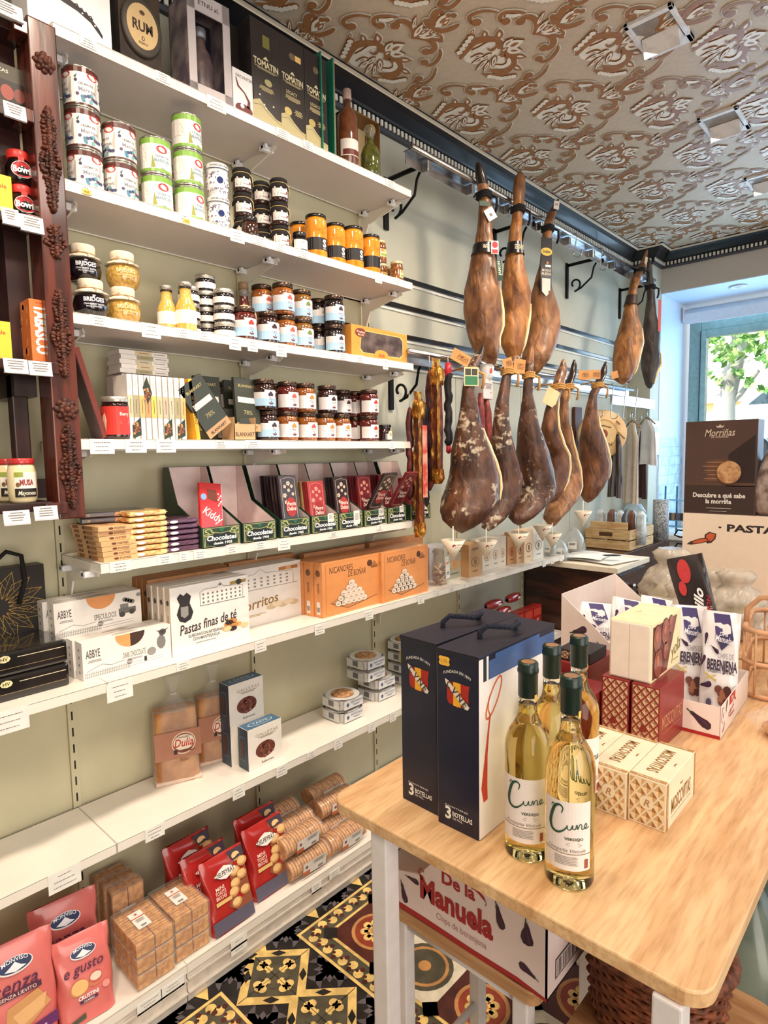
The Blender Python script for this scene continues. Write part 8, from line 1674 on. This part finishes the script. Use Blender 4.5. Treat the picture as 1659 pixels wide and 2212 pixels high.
L3=[(748,1145,1152),(760,1140,1154),(785,1135,1153),(815,1131,1151),(852,1128,1151),(886,1124,1159),(919,1119,1165),(952,1115,1177),(985,1112,1187),(1018,1113,1195),(1051,1112,1200),(1078,1107,1192),(1101,1098,1170),(1118,1096,1152),(1130,1108,1134)]
L4=[(778,1213,1220),(790,1208,1224),(803,1201,1226),(829,1194,1219),(848,1188,1212),(863,1184,1207),(892,1175,1204),(925,1169,1206),(959,1170,1216),(985,1174,1228),(1012,1174,1230),(1038,1172,1226),(1062,1172,1216),(1080,1178,1205)]
L5=[(778,1238,1243),(790,1233,1246),(803,1230,1246),(833,1217,1239),(859,1210,1229),(902,1207,1229),(952,1212,1237),(985,1213,1245),(1018,1208,1253),(1051,1196,1256),(1078,1184,1248),(1101,1176,1232),(1118,1172,1215),(1134,1183,1202)]
L6=[(782,1306,1311),(793,1300,1312),(806,1295,1312),(829,1282,1303),(853,1272,1292),(886,1264,1292),(919,1256,1294),(945,1249,1303),(972,1246,1311),(1002,1245,1317),(1025,1245,1316),(1051,1247,1305),(1071,1254,1291),(1083,1263,1278)]
u1,fu1=ham('ham','large tan ham with a black band, leftmost of the upper row',.325,U1,HB,HOOF,3,421,ROPB,seed=1,fat=(.93,.62))
u2,fu2=ham('ham','slim tan ham with a black band, second in the upper row',.325,U2,HT,HB,3,455,ROPB,seed=2,fat=(.97,.70))
u3,fu3=ham('ham','brown ham with a long black and silver label, third in the upper row',.325,U3,HB,HOOF,2,500,ROPB,seed=3)
c1,fc1=ham('ham','golden ham with a dark collar in the corner by the window','%s'%'' or .30,C1,HT,HB,3,588,ROPB,seed=4,fat=(.95,.60),grp='hams in the corner')
c2,fc2=ham('ham','dark slim ham with a red ribbon, next to the window niche',.31,C2,HBL,HBL,2,620,ROPB,seed=5,fat=(.98,.72),grp='hams in the corner')
l1,fl1=ham('ham','largest dark ham with white mould, leftmost of the lower row',.40,L1,HD,HOOF,2,806,ROPY,depth=.72,seed=6,fat=(.86,.45))
l2,fl2=ham('ham','dark mouldy ham half behind the largest one, lower row',.33,L2,HD,HB,2,806,ROPY,depth=.75,seed=7)
l3,fl3=ham('ham','dark mouldy ham with a knotted yellow rope, middle of the lower row',.385,L3,HD,HB,2,812,ROPY,depth=.75,seed=8)
l4,fl4=ham('ham','brown ham with a tan cloven hoof and beige card, lower row',.40,L4,HD2,HOOFT,3,838,ROPY,depth=.72,seed=9,fat=(.95,.30))
l5,fl5=ham('ham','light brown ham with a black hoof, just behind the cloven-hoofed one',.315,L5,HB,HOOF,3,838,ROPY,depth=.75,seed=10,fat=(.85,.40))
l6,fl6=ham('ham','glossy dark ham hanging alone, right end of the lower row',.375,L6,HD2,HOOF,3,835,ROPY,depth=.78,seed=11,fat=(.85,.40))
def band(o,F,p0,p1,mat,txt=None,name='label_band'):
    b=MB(); K=4; n=26; vs=[]
    for k in range(K+1):
        q=F(p0+(p1-p0)*k/K)
        for i in range(n): a=2*pi*i/n; vs.append((cos(a)*(q[0]+.004),q[1]+sin(a)*(q[0]+.004),q[2]))
    b.add(vs,[(k*n+(i+1)%n,k*n+i,(k+1)*n+i,(k+1)*n+(i+1)%n) for k in range(K) for i in range(n)],mat,True)
    q=F((p0+p1)/2); q0,q1=F(p0),F(p1)
    if txt:
        r=q[0]+.0055; f=lambda u,v,k=0: V((cos(-.75+u/r)*(r+k),q[1]+sin(-.75+u/r)*(r+k),q[2]+v)); b.text(f,txt,.012,0,abs(q0[2]-q1[2])*.4,P(230,220,190),k=2,maxw=.05)
    addp(o,name,b)
BKB=P(28,24,26,rough=.3,coat=.4)
band(u1,fu1,524,548,BKB,'IBERICO'); band(u2,fu2,530,556,BKB,'SERRANO'); band(c1,fc1,652,672,P(60,40,36),None,'collar')
def face(o,F,py,du,w,h,mat,name='hang_tag',tilt=0,yaw=-.55,deco=None,dz=0,dx=.006,label=None):
    """small card hanging in front of the leg, turned to the room"""
    q=F(py); c=cos(yaw); s=sin(yaw); n=V((c,s,0)); u=V((-s,c,0)); o_=V((0,q[1],q[2]+dz))+n*(q[0]+dx)+u*du
    ct,st=cos(tilt),sin(tilt); U=u*ct+V((0,0,1))*st; W_=V((0,0,1))*ct-u*st
    b=MB(); f=lambda a,v,k=0: o_+U*(a-w/2)+W_*(v-h/2)+n*k
    vs=[f(0,0,0),f(w,0,0),f(w,h,0),f(0,h,0),f(0,0,.0015),f(w,0,.0015),f(w,h,.0015),f(0,h,.0015)]
    b.add(vs,[(3,2,1,0),(4,5,6,7),(0,1,5,4),(1,2,6,5),(2,3,7,6),(3,0,4,7)],mat); g=lambda a,v,k=0: f(a,v,.0015+k)
    if deco: deco(b,g,w,h)
    addp(o,name,b,label)
face(u1,fu1,462,.008,.045,.05,P(240,230,220),tilt=.55,deco=lambda b,f,w,h:b.rect(f,w*.35,h*.3,w*.65,h*.55,P(120,110,106),1),label='white square tag')
face(u1,fu1,440,-.02,.045,.02,P(36,70,60),label='dark green tag')
face(u1,fu1,538,.03,.035,.055,P(236,226,220),deco=lambda b,f,w,h:(b.disc(f,w*.5,h*.7,w*.4,P(176,40,50),1,14),b.rect(f,.004,.002,w-.004,h*.35,P(176,50,50),1)),label='white and red seal')
face(u1,fu1,590,.04,.024,.085,P(30,60,44),tilt=.12,deco=lambda b,f,w,h:b.text(f,'JAMON',w*.5,h*.6,.013,P(220,220,190),k=1,rot=pi/2),label='dark green hanging strip')
def mur(b,f,w,h):
    b.poly(f,[(w*.12,0),(w*.5,-h*.08),(w*.88,0),(w*.88,h*.25),(w*.12,h*.25)],P(206,200,192,rough=.3),2); b.disc(f,w*.5,h*.34,w*.55,BKB,1,20,h*.14); b.text(f,'MORAS',w*.5,h*.40,.012,P(220,210,190),k=4,maxw=w*.8); b.text(f,'MURENA',w*.5,h*.335,.014,P(220,210,190),k=4,maxw=w*.85); b.rect(f,w*.4,h*.46,w*.9,h*.50,P(236,226,216),4); b.disc(f,w*.6,h*.54,.006,P(230,120,60),4,10); b.disc(f,w*.5,h*.74,w*.52,P(206,176,90,metal=.6,rough=.3),3,20,h*.075); b.text(f,'De Bellota',w*.5,h*.745,.014,P(60,44,20),k=5,maxw=w*.7,shear=.3)
face(u3,fu3,592,-.022,.062,.26,BKB,deco=mur,yaw=-.5,dx=.022,name='long_label',label='long black and silver label with a gold oval')
face(u3,fu3,452,.0,.03,.04,P(240,232,222),tilt=-.1,deco=lambda b,f,w,h:b.lines(f,w*.2,w*.8,h*.7,.002,3,P(150,60,60),k=1))
face(c1,fc1,572,.0,.02,.06,P(226,206,170),tilt=-.2); face(c2,fc2,682,.035,.022,.21,P(206,96,90),name='ribbon',label='red ribbon')
def grn(b,f,w,h): b.rect(f,.004,h*.05,w-.004,h*.52,P(60,120,84),1); b.rect(f,.005,h*.58,w*.47,h*.92,P(70,66,56),1); b.rect(f,w*.53,h*.58,w-.005,h*.92,P(70,66,56),1)
face(l1,fl1,820,-.012,.065,.075,P(226,206,160),deco=grn,yaw=-.5,dx=.012,label='cream and green card')
def lum(b,f,w,h): b.text(f,'JAMON',w*.6,h*.62,.013,P(110,66,36),k=1,maxw=w*.6); b.text(f,'CURADO',w*.6,h*.38,.013,P(110,66,36),k=1,maxw=w*.6)
face(l1,fl1,778,-.085,.085,.048,CARD,tilt=-.45,deco=lum,yaw=-.5,dx=.0,label='kraft card tag')
face(l2,fl2,795,.04,.06,.065,CARD,tilt=-.1,deco=lum,yaw=-.5,label='kraft card tag'); face(l2,fl2,790,-.03,.05,.05,CARD,tilt=.3,deco=lum,yaw=-.5,label='kraft card tag')
face(l4,fl4,862,-.035,.075,.085,M('beige_card_tag',(226,198,150),rough=.6,var=.05),tilt=-.45,yaw=-.5,label='beige card tag')
face(l5,fl5,812,.06,.075,.05,CARD,deco=lum,yaw=-.5,label='kraft card tag'); face(l6,fl6,812,-.075,.075,.05,CARD,deco=lum,yaw=-.5,label='kraft card tag'); face(l6,fl6,812,.06,.05,.04,CARD,tilt=.25,yaw=-.5,label='kraft card tag')
def mug(b,f,w,h): b.poly(f,[(0,0),(w,0),(w*.9,h),(w*.1,h)],P(240,234,226),1); b.disc(f,w*.5,h*.55,w*.16,P(196,56,50),2,12)
# drip cones
CON=M('waxed_paper_cone',(236,222,200),rough=.4,alpha=.92,var=.03)
def cone():
    b=MB(); b.lathe([(.002,-.075),(.045,0),(.044,0),(.002,-.072)],CON,24); s=MB(); s.tube([(0,0,-.07),(0,0,.05)],.0022,P(240,236,230),6); p=MB(); f=lambda u,v,k=0:(lambda r:V((cos(-.5+u/r)*r,sin(-.5+u/r)*r,v)))(.0455+v*.6); p.disc(f,-.012,-.018,.006,P(196,50,50),1,10); p.text(f,'JAMON',.010,-.015,.006,P(90,84,80),k=1,maxw=.03); p.text(f,'MORENO',.008,-.026,.005,P(90,84,80),k=1,maxw=.026)
    return [('paper_cone',b),('spike',s),('print',p)]
for i,(px,py,x,l) in enumerate(((979,1166,.40,'below the largest ham'),(1050,1168,.34,'below the second ham'),(1120,1150,.385,'with a red seal, below the middle ham'),(1172,1134,.34,'just under the light brown ham'),(1193,1152,.335,'lowest of the right ones'),(1259,1104,.375,'below the lone right ham'))):
    y=yat(px,x,1.16); put('cone',cone,'drip_cone','white paper drip cone '+l,'drip catcher',(x,y,zat(x,y,py)),0,'drip cones',sc=1.12)
# sausages at the left
FOILG=M('gold_foil',(232,176,84),rough=.22,metal=.8,c2=(160,100,40),vs=24,bump=.9); SAL=M('cured_sausage',(112,44,36),rough=.45,c2=(72,28,26),vs=30,bump=.3); SALB=M('black_pudding',(44,34,34),rough=.6,c2=(24,18,20),vs=30,bump=.6)
def foilpack(L,w,lab=0):
    def f():
        b=MB(); b.tube([(0,0,0),(0,0,-.05),(0,.004,-L*.5),(0,.002,-L+.02),(0,0,-L)],[w*.35,w*.42,w*.45,w*.42,w*.3],SAL,14); c=MB()
        c.grid(lambda u,v:V((-.006+.004*sin(v*40+u*9),(-.62+1.24*u)*w+.004*sin(v*23),.03-(L+.06)*v)),6,30,FOILG); 
        c.grid(lambda u,v:V((w*.47+.002*sin(v*50),(-.62+.4*u)*w,.02-(L+.03)*v)),3,24,FOILG); c.lathe([(w*.3,.0),(w*.62,-.02),(w*.6,-.06),(w*.5,-.08)],FOILG,14,wob=lambda a,z:1+.15*sin(a*5+z*90)); c.lathe([(w*.35,-L-.03),(w*.6,-L-.01),(w*.52,-L+.03)],FOILG,14,wob=lambda a,z:1+.12*sin(a*6))
        r=[('sausage',b),('gold_foil',c)]
        if lab: p=MB(); p.box(w*.5,w*.51,-w*.1,w*.62,-L*.75,-L*.2,M('cartoon_print_strip',(206,150,130),rough=.3,c2=(190,70,60),vs=30)); r.append(('paper_label',p))
        return r
    return f
x=.33; y=yat(945,x,1.6); zt=zat(x,y,790); zb=zat(x,y,1050)
put('fp1',foilpack(zt-zb-.04,.046),'cured_sausage','thick cured sausage in gold foil hanging left of the largest ham','sausage',(x,y,zt),0)
x=.31; y=yat(905,x,1.6); zt=zat(x,y,862); zb=zat(x,y,1165)
put('fp2',foilpack(zt-zb-.04,.042,1),'cured_sausage','cured sausage in gold foil with a printed strip, nearest the shelves','sausage',(x,y,zt),0)
def link(L,r,m,red=0):
    def f():
        n=18; b=MB(); b.tube([(.004*sin(i*1.3),.003*sin(i*2.1),-L*i/n) for i in range(n+1)],[r*(.3 if i in(0,n) else 1+.08*sin(i*2.3)) for i in range(n+1)],m,12); s=MB(); s.tube([(0,0,0),(0,0,.06)],.0015,P(200,190,170),5); q=[('sausage',b),('string',s)]
        if red: c=MB(); c.lathe([(.012,.03),(.016,.0),(.015,-.04)],P(190,40,56,rough=.3),14); c.lathe([(.004,-L-.03),(.012,-L-.02),(.01,-L+.005)],P(190,40,56,rough=.3),14); q.append(('red_clip',c))
        return q
    return f
for (px,x,t,b_,r,m,red,key,l) in ((969,.30,800,965,.016,SALB,1,'k1','thin black sausage with red ends beside the gold-foil one'),(918,.27,870,1100,.014,SALB,0,'k2','long black sausage between the two gold-foil ones'),(929,.27,800,1060,.016,SAL,0,'k3','dark red sausage half behind the gold-foil one'),(885,.27,880,1080,.014,SAL,0,'k5','dark red sausage edge at the right end of the shelves')):
    y=yat(px,x,1.6); zt=zat(x,y,t); put(key,link(zt-zat(x,y,b_),r,m,red),'cured_sausage',l,'sausage',(x,y,zt),0)
def chorizo():
    b=MB(); pts=[(0,-.028,0),(0,-.03,-.09),(0,-.026,-.19),(0,-.008,-.235),(0,.012,-.225),(0,.026,-.17),(0,.022,-.08),(0,.012,-.02)]
    b.tube(pts,[.010,.0175,.019,.018,.018,.019,.0175,.010],M('chorizo_skin',(138,52,44),rough=.5,c2=(96,34,32),vs=50,bump=.5),12); return b
y=yat(1047,.30,1.7); o=put('cz',chorizo,'chorizo','red horseshoe chorizo hanging between the first two lower hams','sausage',(.30,y,zat(.30,y,850)),0,sc=1.05)
def pkt(): b=MB(); b.box(0,.04,-.04,.04,-.09,0,P(196,186,180,rough=.3),.004); f=right_(-.04,-.09,.04); b.lines(f,.01,.07,.07,.003,5,P(110,90,90),k=1); b.disc(f,.06,.03,.004,P(150,60,60),1,8); return b
put('pkt',pkt,'hanging_packet','pale packet hanging above the horseshoe chorizo','packet',(.275,yat(1045,.29,1.83),zat(.29,yat(1045,.29,1.83),820)),0)
def cup(): b=MB(); b.lathe([(.012,-.08),(.028,-.05),(.034,0),(.033,0),(.026,-.05)],P(236,232,230,rough=.3,coat=.5),20); b.disc(lambda u,v,k=0:V((.031+k,u-.012,v-.03)),0,0,.010,P(196,60,50),1,12,.012); return b
put('cup',cup,'paper_cup','white paper cone with a red dot between the first two lower hams','cup',(.30,yat(1052,.30,1.9),zat(.30,yat(1052,.30,1.9),788)),0,sc=1.0)
# ================= FAR LEFT CORNER AND OUTSIDE =================
DW=M('dark_walnut',(74,40,28),rough=.35,coat=.3,c2=(46,24,18),vs=6,stretch=(1,1,6)); BRD=M('pale_board',(236,224,204),rough=.5,var=.02)
b=MB(); b.box(.02,.575,3.25,3.66,0,.90,DW,.003); d=MB(); d.box(.575,.585,3.27,3.64,.08,.88,DW,.003); k=MB(); k.lathe([(.0,.03),(.012,.026),(.014,.018),(.005,.0)],STEEL,14); k.v=[(v[2]+.585,v[0]+3.42,v[1]+.80) for v in k.v]; k2=MB(); k2.tube([(.588,3.46,.80),(.605,3.47,.79),(.605,3.475,.74),(.602,3.475,.69)],.004,IRON,6)
t=MB(); t.box(.02,.60,3.20,3.67,.901,.93,BRD,.002)
thing('drawer_cabinet','dark walnut cabinet with a small key, pale board on top','cabinet',parts=[('body',b),('door',d,[('knob',k),('key',k2)]),('top_board',t)])
ct=yat(1264,.03,.89); xr=xat(1360,ct,.89); yb_=yat(1411,xr,.89)
b=MB(); b.box(.02,xr+.01,3.69,4.80,0,.888,DW,.003); thing('side_cabinet','dark wooden cabinet under the crate in the far corner','cabinet',one=b)
PINE=M('pine_crate',(222,190,142),rough=.55,c2=(200,160,110),vs=10,stretch=(1,1,6)); hC=zat(xr,ct,1147)-.889
b=[]
def sl(x0,x1,y0,y1,z0,z1): q=MB(); q.box(x0,x1,y0,y1,z0,z1,PINE,.002); b.append(('slat',q))
W=xr-.03
for z0,z1 in ((.004,hC*.46),(hC*.52,hC)): 
    sl(0,W,0,.01,z0,z1); sl(W-.01,W,.01,yb_-ct,z0,z1); sl(0,.01,.01,yb_-ct,z0,z1); sl(.01,W-.01,yb_-ct-.01,yb_-ct,z0,z1)
sl(.01,W-.01,.01,yb_-ct-.01,0,.008); sl(.02,W*.9,.03,.045,hC*1.0,hC*1.35)
q=MB(); q.rect(fronty(0,0,-.0003),W*.32,hC*.66,W*.62,hC*.86,P(90,60,36),1); b.append(('hand_hole',q))
thing('wooden_crate','pale pine crate of tools standing on the far dark cabinet','crate',(.03,ct,.889),parts=b)
# things in the crate
for i in range(5):
    q=MB(); q.lathe([(.028,.02),(.034,.1),(.03,.22),(.012,.25)],M('silver_pack%d'%(i%2),[(200,206,210),(120,80,64)][i%2],rough=.2,coat=.8,var=.2,vs=20),16,wob=lambda a,z:1+.12*sin(a*5))
    thing('wrapped_pack','shiny wrapped pack standing in the pine crate, %s from the left'%ORD[i],'packet',(.08+.07*i,ct+.13+.03*(i%2),.90),one=q,group='wrapped packs in the crate')
q=MB(); q.tube([(0,0,0),(.01,0,.1),(.0,0,.2),(.02,0,.26)],[.02,.02,.013,.006],P(70,72,78),8); thing('utensil','dark grey knife handle sticking out of the crate front','utensil',(xat(1340,ct+.03,1.0),ct+.075,.90),one=q)
# papers
for i,(x,y,rz,w,d,l) in enumerate(((.36,3.30,.15,.22,.30,'topmost white papers on the pale board'),(.24,3.38,-.1,.24,.22,'flat papers at the left on the pale board'),(.42,3.30,-.2,.26,.28,'lower pile of papers on the pale board'))):
    q=MB(); q.grid(lambda u,v: V((w*(u-.5),d*v,.003+.012*(sin(pi*u)*.6+.4*sin(pi*v+u))*(1 if i==0 else .25))),8,8,PAPER); q.grid(lambda u,v: V((w*(u-.5),d*v,0)),2,2,PAPER)
    if i==0: q.lines(lambda u,v,k=0:V((u-w/2,v,.022+k)),.03,w-.04,d*.8,.003,8,P(150,150,156),gap=4,k=1)
    thing('paper_sheets',l,'papers',(x,y-.03,.9305+[.012,.001,.004][i]),rz,one=q,group='papers on the pale board')
q=MB(); q.blob((0,0,.006),(.05,.018,.005),P(30,34,34)); thing('dark_cloth','small dark pointed cloth lying on the papers','cloth',(.50,3.36,.965),.6,one=q)
CG=M('clear_dome',(226,232,232),rough=.06,alpha=.35,coat=1,var=0)
for i,(px,x,s,l) in enumerate(((1185,.22,.8,'left'),(1210,.24,.9,'middle'),(1240,.2,1.25,'right'))):
    q=MB(); q.lathe([(.05,0),(.055,.03),(.045,.08),(.02,.12),(0,.13)],CG,20,wob=lambda a,z:1+.05*sin(a*6)); g_=MB(); g_.blob((0,0,.03),(.035,.035,.028),M('nut_mix',(170,130,80),rough=.6,c2=(110,84,50),vs=60)); p=MB(); p.box(-.02,.02,-.056,-.054,.03,.065,PAPER); p.lines(fronty(-.02,.03,-.0562),.005,.035,.028,.002,3,INK,k=1)
    thing('nut_bag','clear bag of nuts with a white label, %s one past the shelf end'%l,'bag',(x,yat(px,x,.98) if i else 3.16,.9315 if i else ZS[6]+.0003),.3,parts=[('contents',g_),('film_bag',q),('paper_label',p)],sc=s,group='clear bags of nuts')
# cheese wheel
q=MB(); RC=.155; q.lathe([(RC,0),(RC*1.03,.02),(RC,.045),(RC*.97,.05),(0,.05)],M('cheese_rind',(226,186,136),rough=.5,var=.05,vs=14),40); f=lambda u,v,k=0:V((u,v,.05+k)); q.disc(f,0,0,RC*.62,P(206,160,100),1,30); q.disc(f,0,0,RC*.55,P(232,196,140),2,30); q.disc(f,0,0,RC*.2,P(150,70,50),3,16); q.text(f,'MARTIN',0,-RC*.42,.024,P(60,44,30),k=4,arc=-.01,maxw=.12); q.stroke(f,[(-.05,.04),(0,.055),(.05,.04)],.008,P(120,80,40),4)
o=thing('cheese_wheel','round cheese-wheel sign with a printed label behind the right-hand ham','cheese',one=q); yc=yat(1292,.13,1.7); o.matrix_world=Mx.Translation((.15,yc,zat(.15,yc,938)))@V((.62,-.78,0)).to_track_quat('Z','Y').to_matrix().to_4x4()
q=MB(); q.box(0,.02,-.05,.05,-.3,0,P(80,36,32)); thing('wall_panel','dark red-brown panel hanging on the wall left of the cheese wheel','wall panel',(.006,yat(1243,.006,1.6),1.85),one=q)
# aprons on hangers
def cloth(w,l,m,pl=6,am=.012,flare=1.15,th=.03):
    b=MB(); b.grid(lambda u,v: V((th*.5*sin(2*pi*u)+am*sin(u*2*pi*pl)*v,(w/2)*cos(2*pi*u)*(.35+.65*min(1,v*5))*(1+(flare-1)*v),-l*v-.01*abs(cos(2*pi*u)))),64,12,m,closeu=True); return b
def hanger():
    b=MB(); b.tube([(0,-.10,-.04),(0,-.03,.0),(0,0,.012),(0,.03,.0),(0,.10,-.04)],.005,P(150,110,70),6); b.tube([(0,0,.01),(0,0,.05),(0,.012,.066),(0,.02,.05)],.002,STEEL,6); return b
STR=M('striped_garment',(120,112,116),rough=.8,c2=(46,44,48),vs=7,stretch=(1,8,.25),lo=.45,hi=.5)
for i,(px,x,py,w,l,m,fl,lb) in enumerate(((1332,.24,935,.13,.42,STR,1.2,'dark striped garment with pleats, leftmost on the hook rail'),(1322,.20,905,.05,.2,P(40,56,48,rough=.8),1.0,'narrow dark green apron edge above the striped garment'),(1366,.26,912,.15,.55,P(214,200,186,rough=.8,var=.04),1.1,'plain beige linen apron on the hook rail'),(1398,.22,905,.18,.33,M('satin_white',(226,220,220),rough=.35,var=.08,vs=6),1.5,'white satin bag-like garment, rightmost on the hook rail'),(1388,.17,930,.08,.5,P(60,34,34,rough=.8),1.6,'dark brown apron between the beige and the white one'))):
    y=yat(px,x,1.8); z=zat(x,y,py); thing('hanging_apron',lb,'apron',(x,y,z),.9,parts=[('cloth',cloth(w,l,m,flare=fl)),('hanger',hanger())],group='aprons on the hook rail')
b=MB(); b.box(0,.02,4.02,4.80,1.86,1.93,STEEL,.002); thing('hook_rail','short steel rail above the hanging aprons','rail',(.20,0,0),one=b)
q=MB(); q.lathe([(.055,0),(.056,.30),(0,.30)],M('speckled_roll',(110,112,116),rough=.6,c2=(190,190,190),vs=120,lo=.5,hi=.55),24); thing('patterned_roll','speckled grey patterned roll standing right of the crate','roll',(xr-.03,4.72,.889),one=q)
q=MB(); q.blob((0,0,.14),(.10,.09,.14),M('clear_bluish_film',(190,214,226),rough=.15,alpha=.5,coat=1,var=.1),am=.1); thing('plastic_bag','bluish clear plastic bag on the far cabinet behind the crate','bag',(.12,4.68,.89),one=q)
# wire rack on the sill
BW_=P(60,110,140,rough=.3,metal=.3); b=[]
for px in (1437,1462):
    q=MB(); x=xat(px,5.12,1.1); q.tube([(x,5.12,.901),(x,5.12,1.27)],.008,BW_,8); b.append(('post',q))
for z in (1.16,1.0,.95):
    q=MB()
    for i in range(5): q.tube([(xat(1433,5.12,1.1),5.08+.02*i,z),(xat(1433,5.12,1.1)+.35,5.08+.02*i,z)],.003,P(150,190,210,metal=.5,rough=.3),5)
    b.append(('wire_shelf',q))
thing('wire_rack','blue-grey wire rack on the window sill','rack',parts=b)
for i in range(6):
    q=MB(); q.box(0,.022,0,.03,0,.055,P(*[(60,54,60),(150,120,90),(90,90,100)][i%3])); thing('spice_packet','small dark packet on the wire rack, %s from the left'%ORD[i],'packet',(xat(1443,5.10,1.0)+.03*i,5.09,1.0035),one=q,group='packets on the wire rack')
b=MB()
for z in (1.02,.93,.84): b.tube([(0,0,z),(-.04,-.02,z+.005),(-.06,-.02,z-.03),(-.03,-.0,z-.045),(0,0,z-.04)],.006,IRON,6)
b.tube([(0,0,0),(0,0,1.1)],.01,IRON,6); thing('iron_stand','black iron stand with short arms, behind the cream carton','stand',(xat(1480,4.3,1.0),4.3,.001),one=b)
q=MB(); q.box(0,.002,0,.16,0,.26,P(214,228,240,rough=.3)); q.lines(right_(0,0,.002),.02,.14,.22,.004,7,P(150,170,190),k=1); thing('niche_notice','pale printed notice on the tiled side of the window niche','notice',(.1805,yat(1408,.18,1.7),1.52),one=q)
# ---- outside ----
FC=M('sunlit_facade',(244,242,226),rough=.8,var=.02,vs=.5); b=MB(); b.box(-16,14,16,16.5,-1,9,FC); 
zz=lambda py,Y=16: hit(1590,py,1,Y)[2]
b.box(-16,14,15.6,16.0,zz(870),zz(852),P(226,216,200)); thing('street_building','pale sunlit building across the street, seen through the window','building',parts=[('facade',b)])
def awn():
    b=MB(); z0,z1=zz(905,13.6),zz(890,13.6); b.box(-16,14,13.4,15.9,z0,z1,P(236,150,70,rough=.7)); b.text(fronty(0,0,13.39),'CAFETERIA',-3.9,(z0+z1)/2,.12,P(250,200,150),k=9) ; return b
thing('shop_awning','orange awning above the shops across the street','awning',one=awn())
b=MB(); 
for i in range(10): x=-14+i*2.4; b.box(x,x+2.1,15.5,15.95,-.9,zz(915),M('shop_glass',(70,80,84),rough=.1,metal=.2,var=.3,vs=.8)); 
thing('shop_building','row of dark shop windows under the orange awning','building',parts=[('glazing',b)])
b=MB(); b.box(-20,20,6.3,16,-1.1,-1.0,P(190,184,176,rough=.9)); tag(b.build('street'),'pale street surface outside the window','street',kind='structure')
TRK=M('plane_tree_bark',(150,142,132),rough=.8,c2=(190,184,174),vs=3,bump=.3); Yt=9.5
T=lambda px,py,Y=Yt: V(hit(px,py,1,Y))
trunk=MB(); trunk.tube([T(1570,1000),T(1563,930),T(1564,880),T(1572,840),T(1585,790),T(1594,740),T(1602,690),T(1606,640)],[.16,.15,.14,.13,.12,.11,.10,.08],TRK,12); trunk.tube([T(1572,840),T(1572,800),T(1576,770),T(1570,740)],[.09,.07,.06,.04],TRK,8); trunk.tube([T(1568,880),T(1600,850),T(1640,800)],[.06,.04,.02],TRK,6)
LF=[M('leaf_green_%d'%i,c,rough=.6,var=.15,vs=2) for i,c in enumerate(((140,180,90),(180,210,120),(90,140,60)))]
leaf=MB(); rd=random.Random(12)
for i in range(2300):
    px=1505+rd.random()*220; py=670+rd.random()**1.3*175; cl=(int(px/23)*7+int(py/19)*13)%10
    if cl<3+4*(py>780): continue
    c=T(px,py,Yt+rd.uniform(-1.5,1.0)); u=V((rd.uniform(-1,1),rd.uniform(-.6,.6),rd.uniform(-1,1))).normalized(); w_=u.cross(V((rd.uniform(-1,1),rd.uniform(-1,1),rd.uniform(-1,1)))).normalized(); s=rd.uniform(.035,.07)
    leaf.add([c-u*s,c+w_*s*.5,c+u*s,c-w_*s*.5],[(0,1,2,3)],LF[i%3])
thing('street_tree','leafy street tree with a pale crooked trunk outside the window','tree',parts=[('trunk',trunk),('foliage',leaf)])
b=MB(); c0=T(1668,905,11.5); x,y,z=c0; b.prism([(-1.2,0),(2.4,0),(2.4,.7),(1.9,.8),(1.3,1.35),(-.1,1.35),(-.7,.8),(-1.2,.7)],0,1.6,P(214,226,236,rough=.25,coat=.8),'y'); g=MB(); g.poly(fronty(0,0,-.01),[(-.55,.8),(0,1.27),(1.2,1.27),(1.7,.8)],P(60,76,90,rough=.1),1); g.add([(-.13,.1,1.34),(-.13,1.5,1.34),(-.69,1.5,.83),(-.69,.1,.83)],[(0,1,2,3)],P(60,76,90,rough=.1))
wl_=[]
for wx in (-.5,1.6): q=MB(); q.lathe([(.3,-.1),(.32,0),(.32,.12),(.3,.2)],P(40,40,44),20); q.v=[(v[0]+wx,-v[2]+.1,v[1]) for v in q.v]; wl_.append(('wheel',q))
thing('parked_car','pale car parked across the street, at the right edge of the window','car',(x+.2,y,z-.55),0,parts=[('car_body',b),('windows',g)]+wl_)
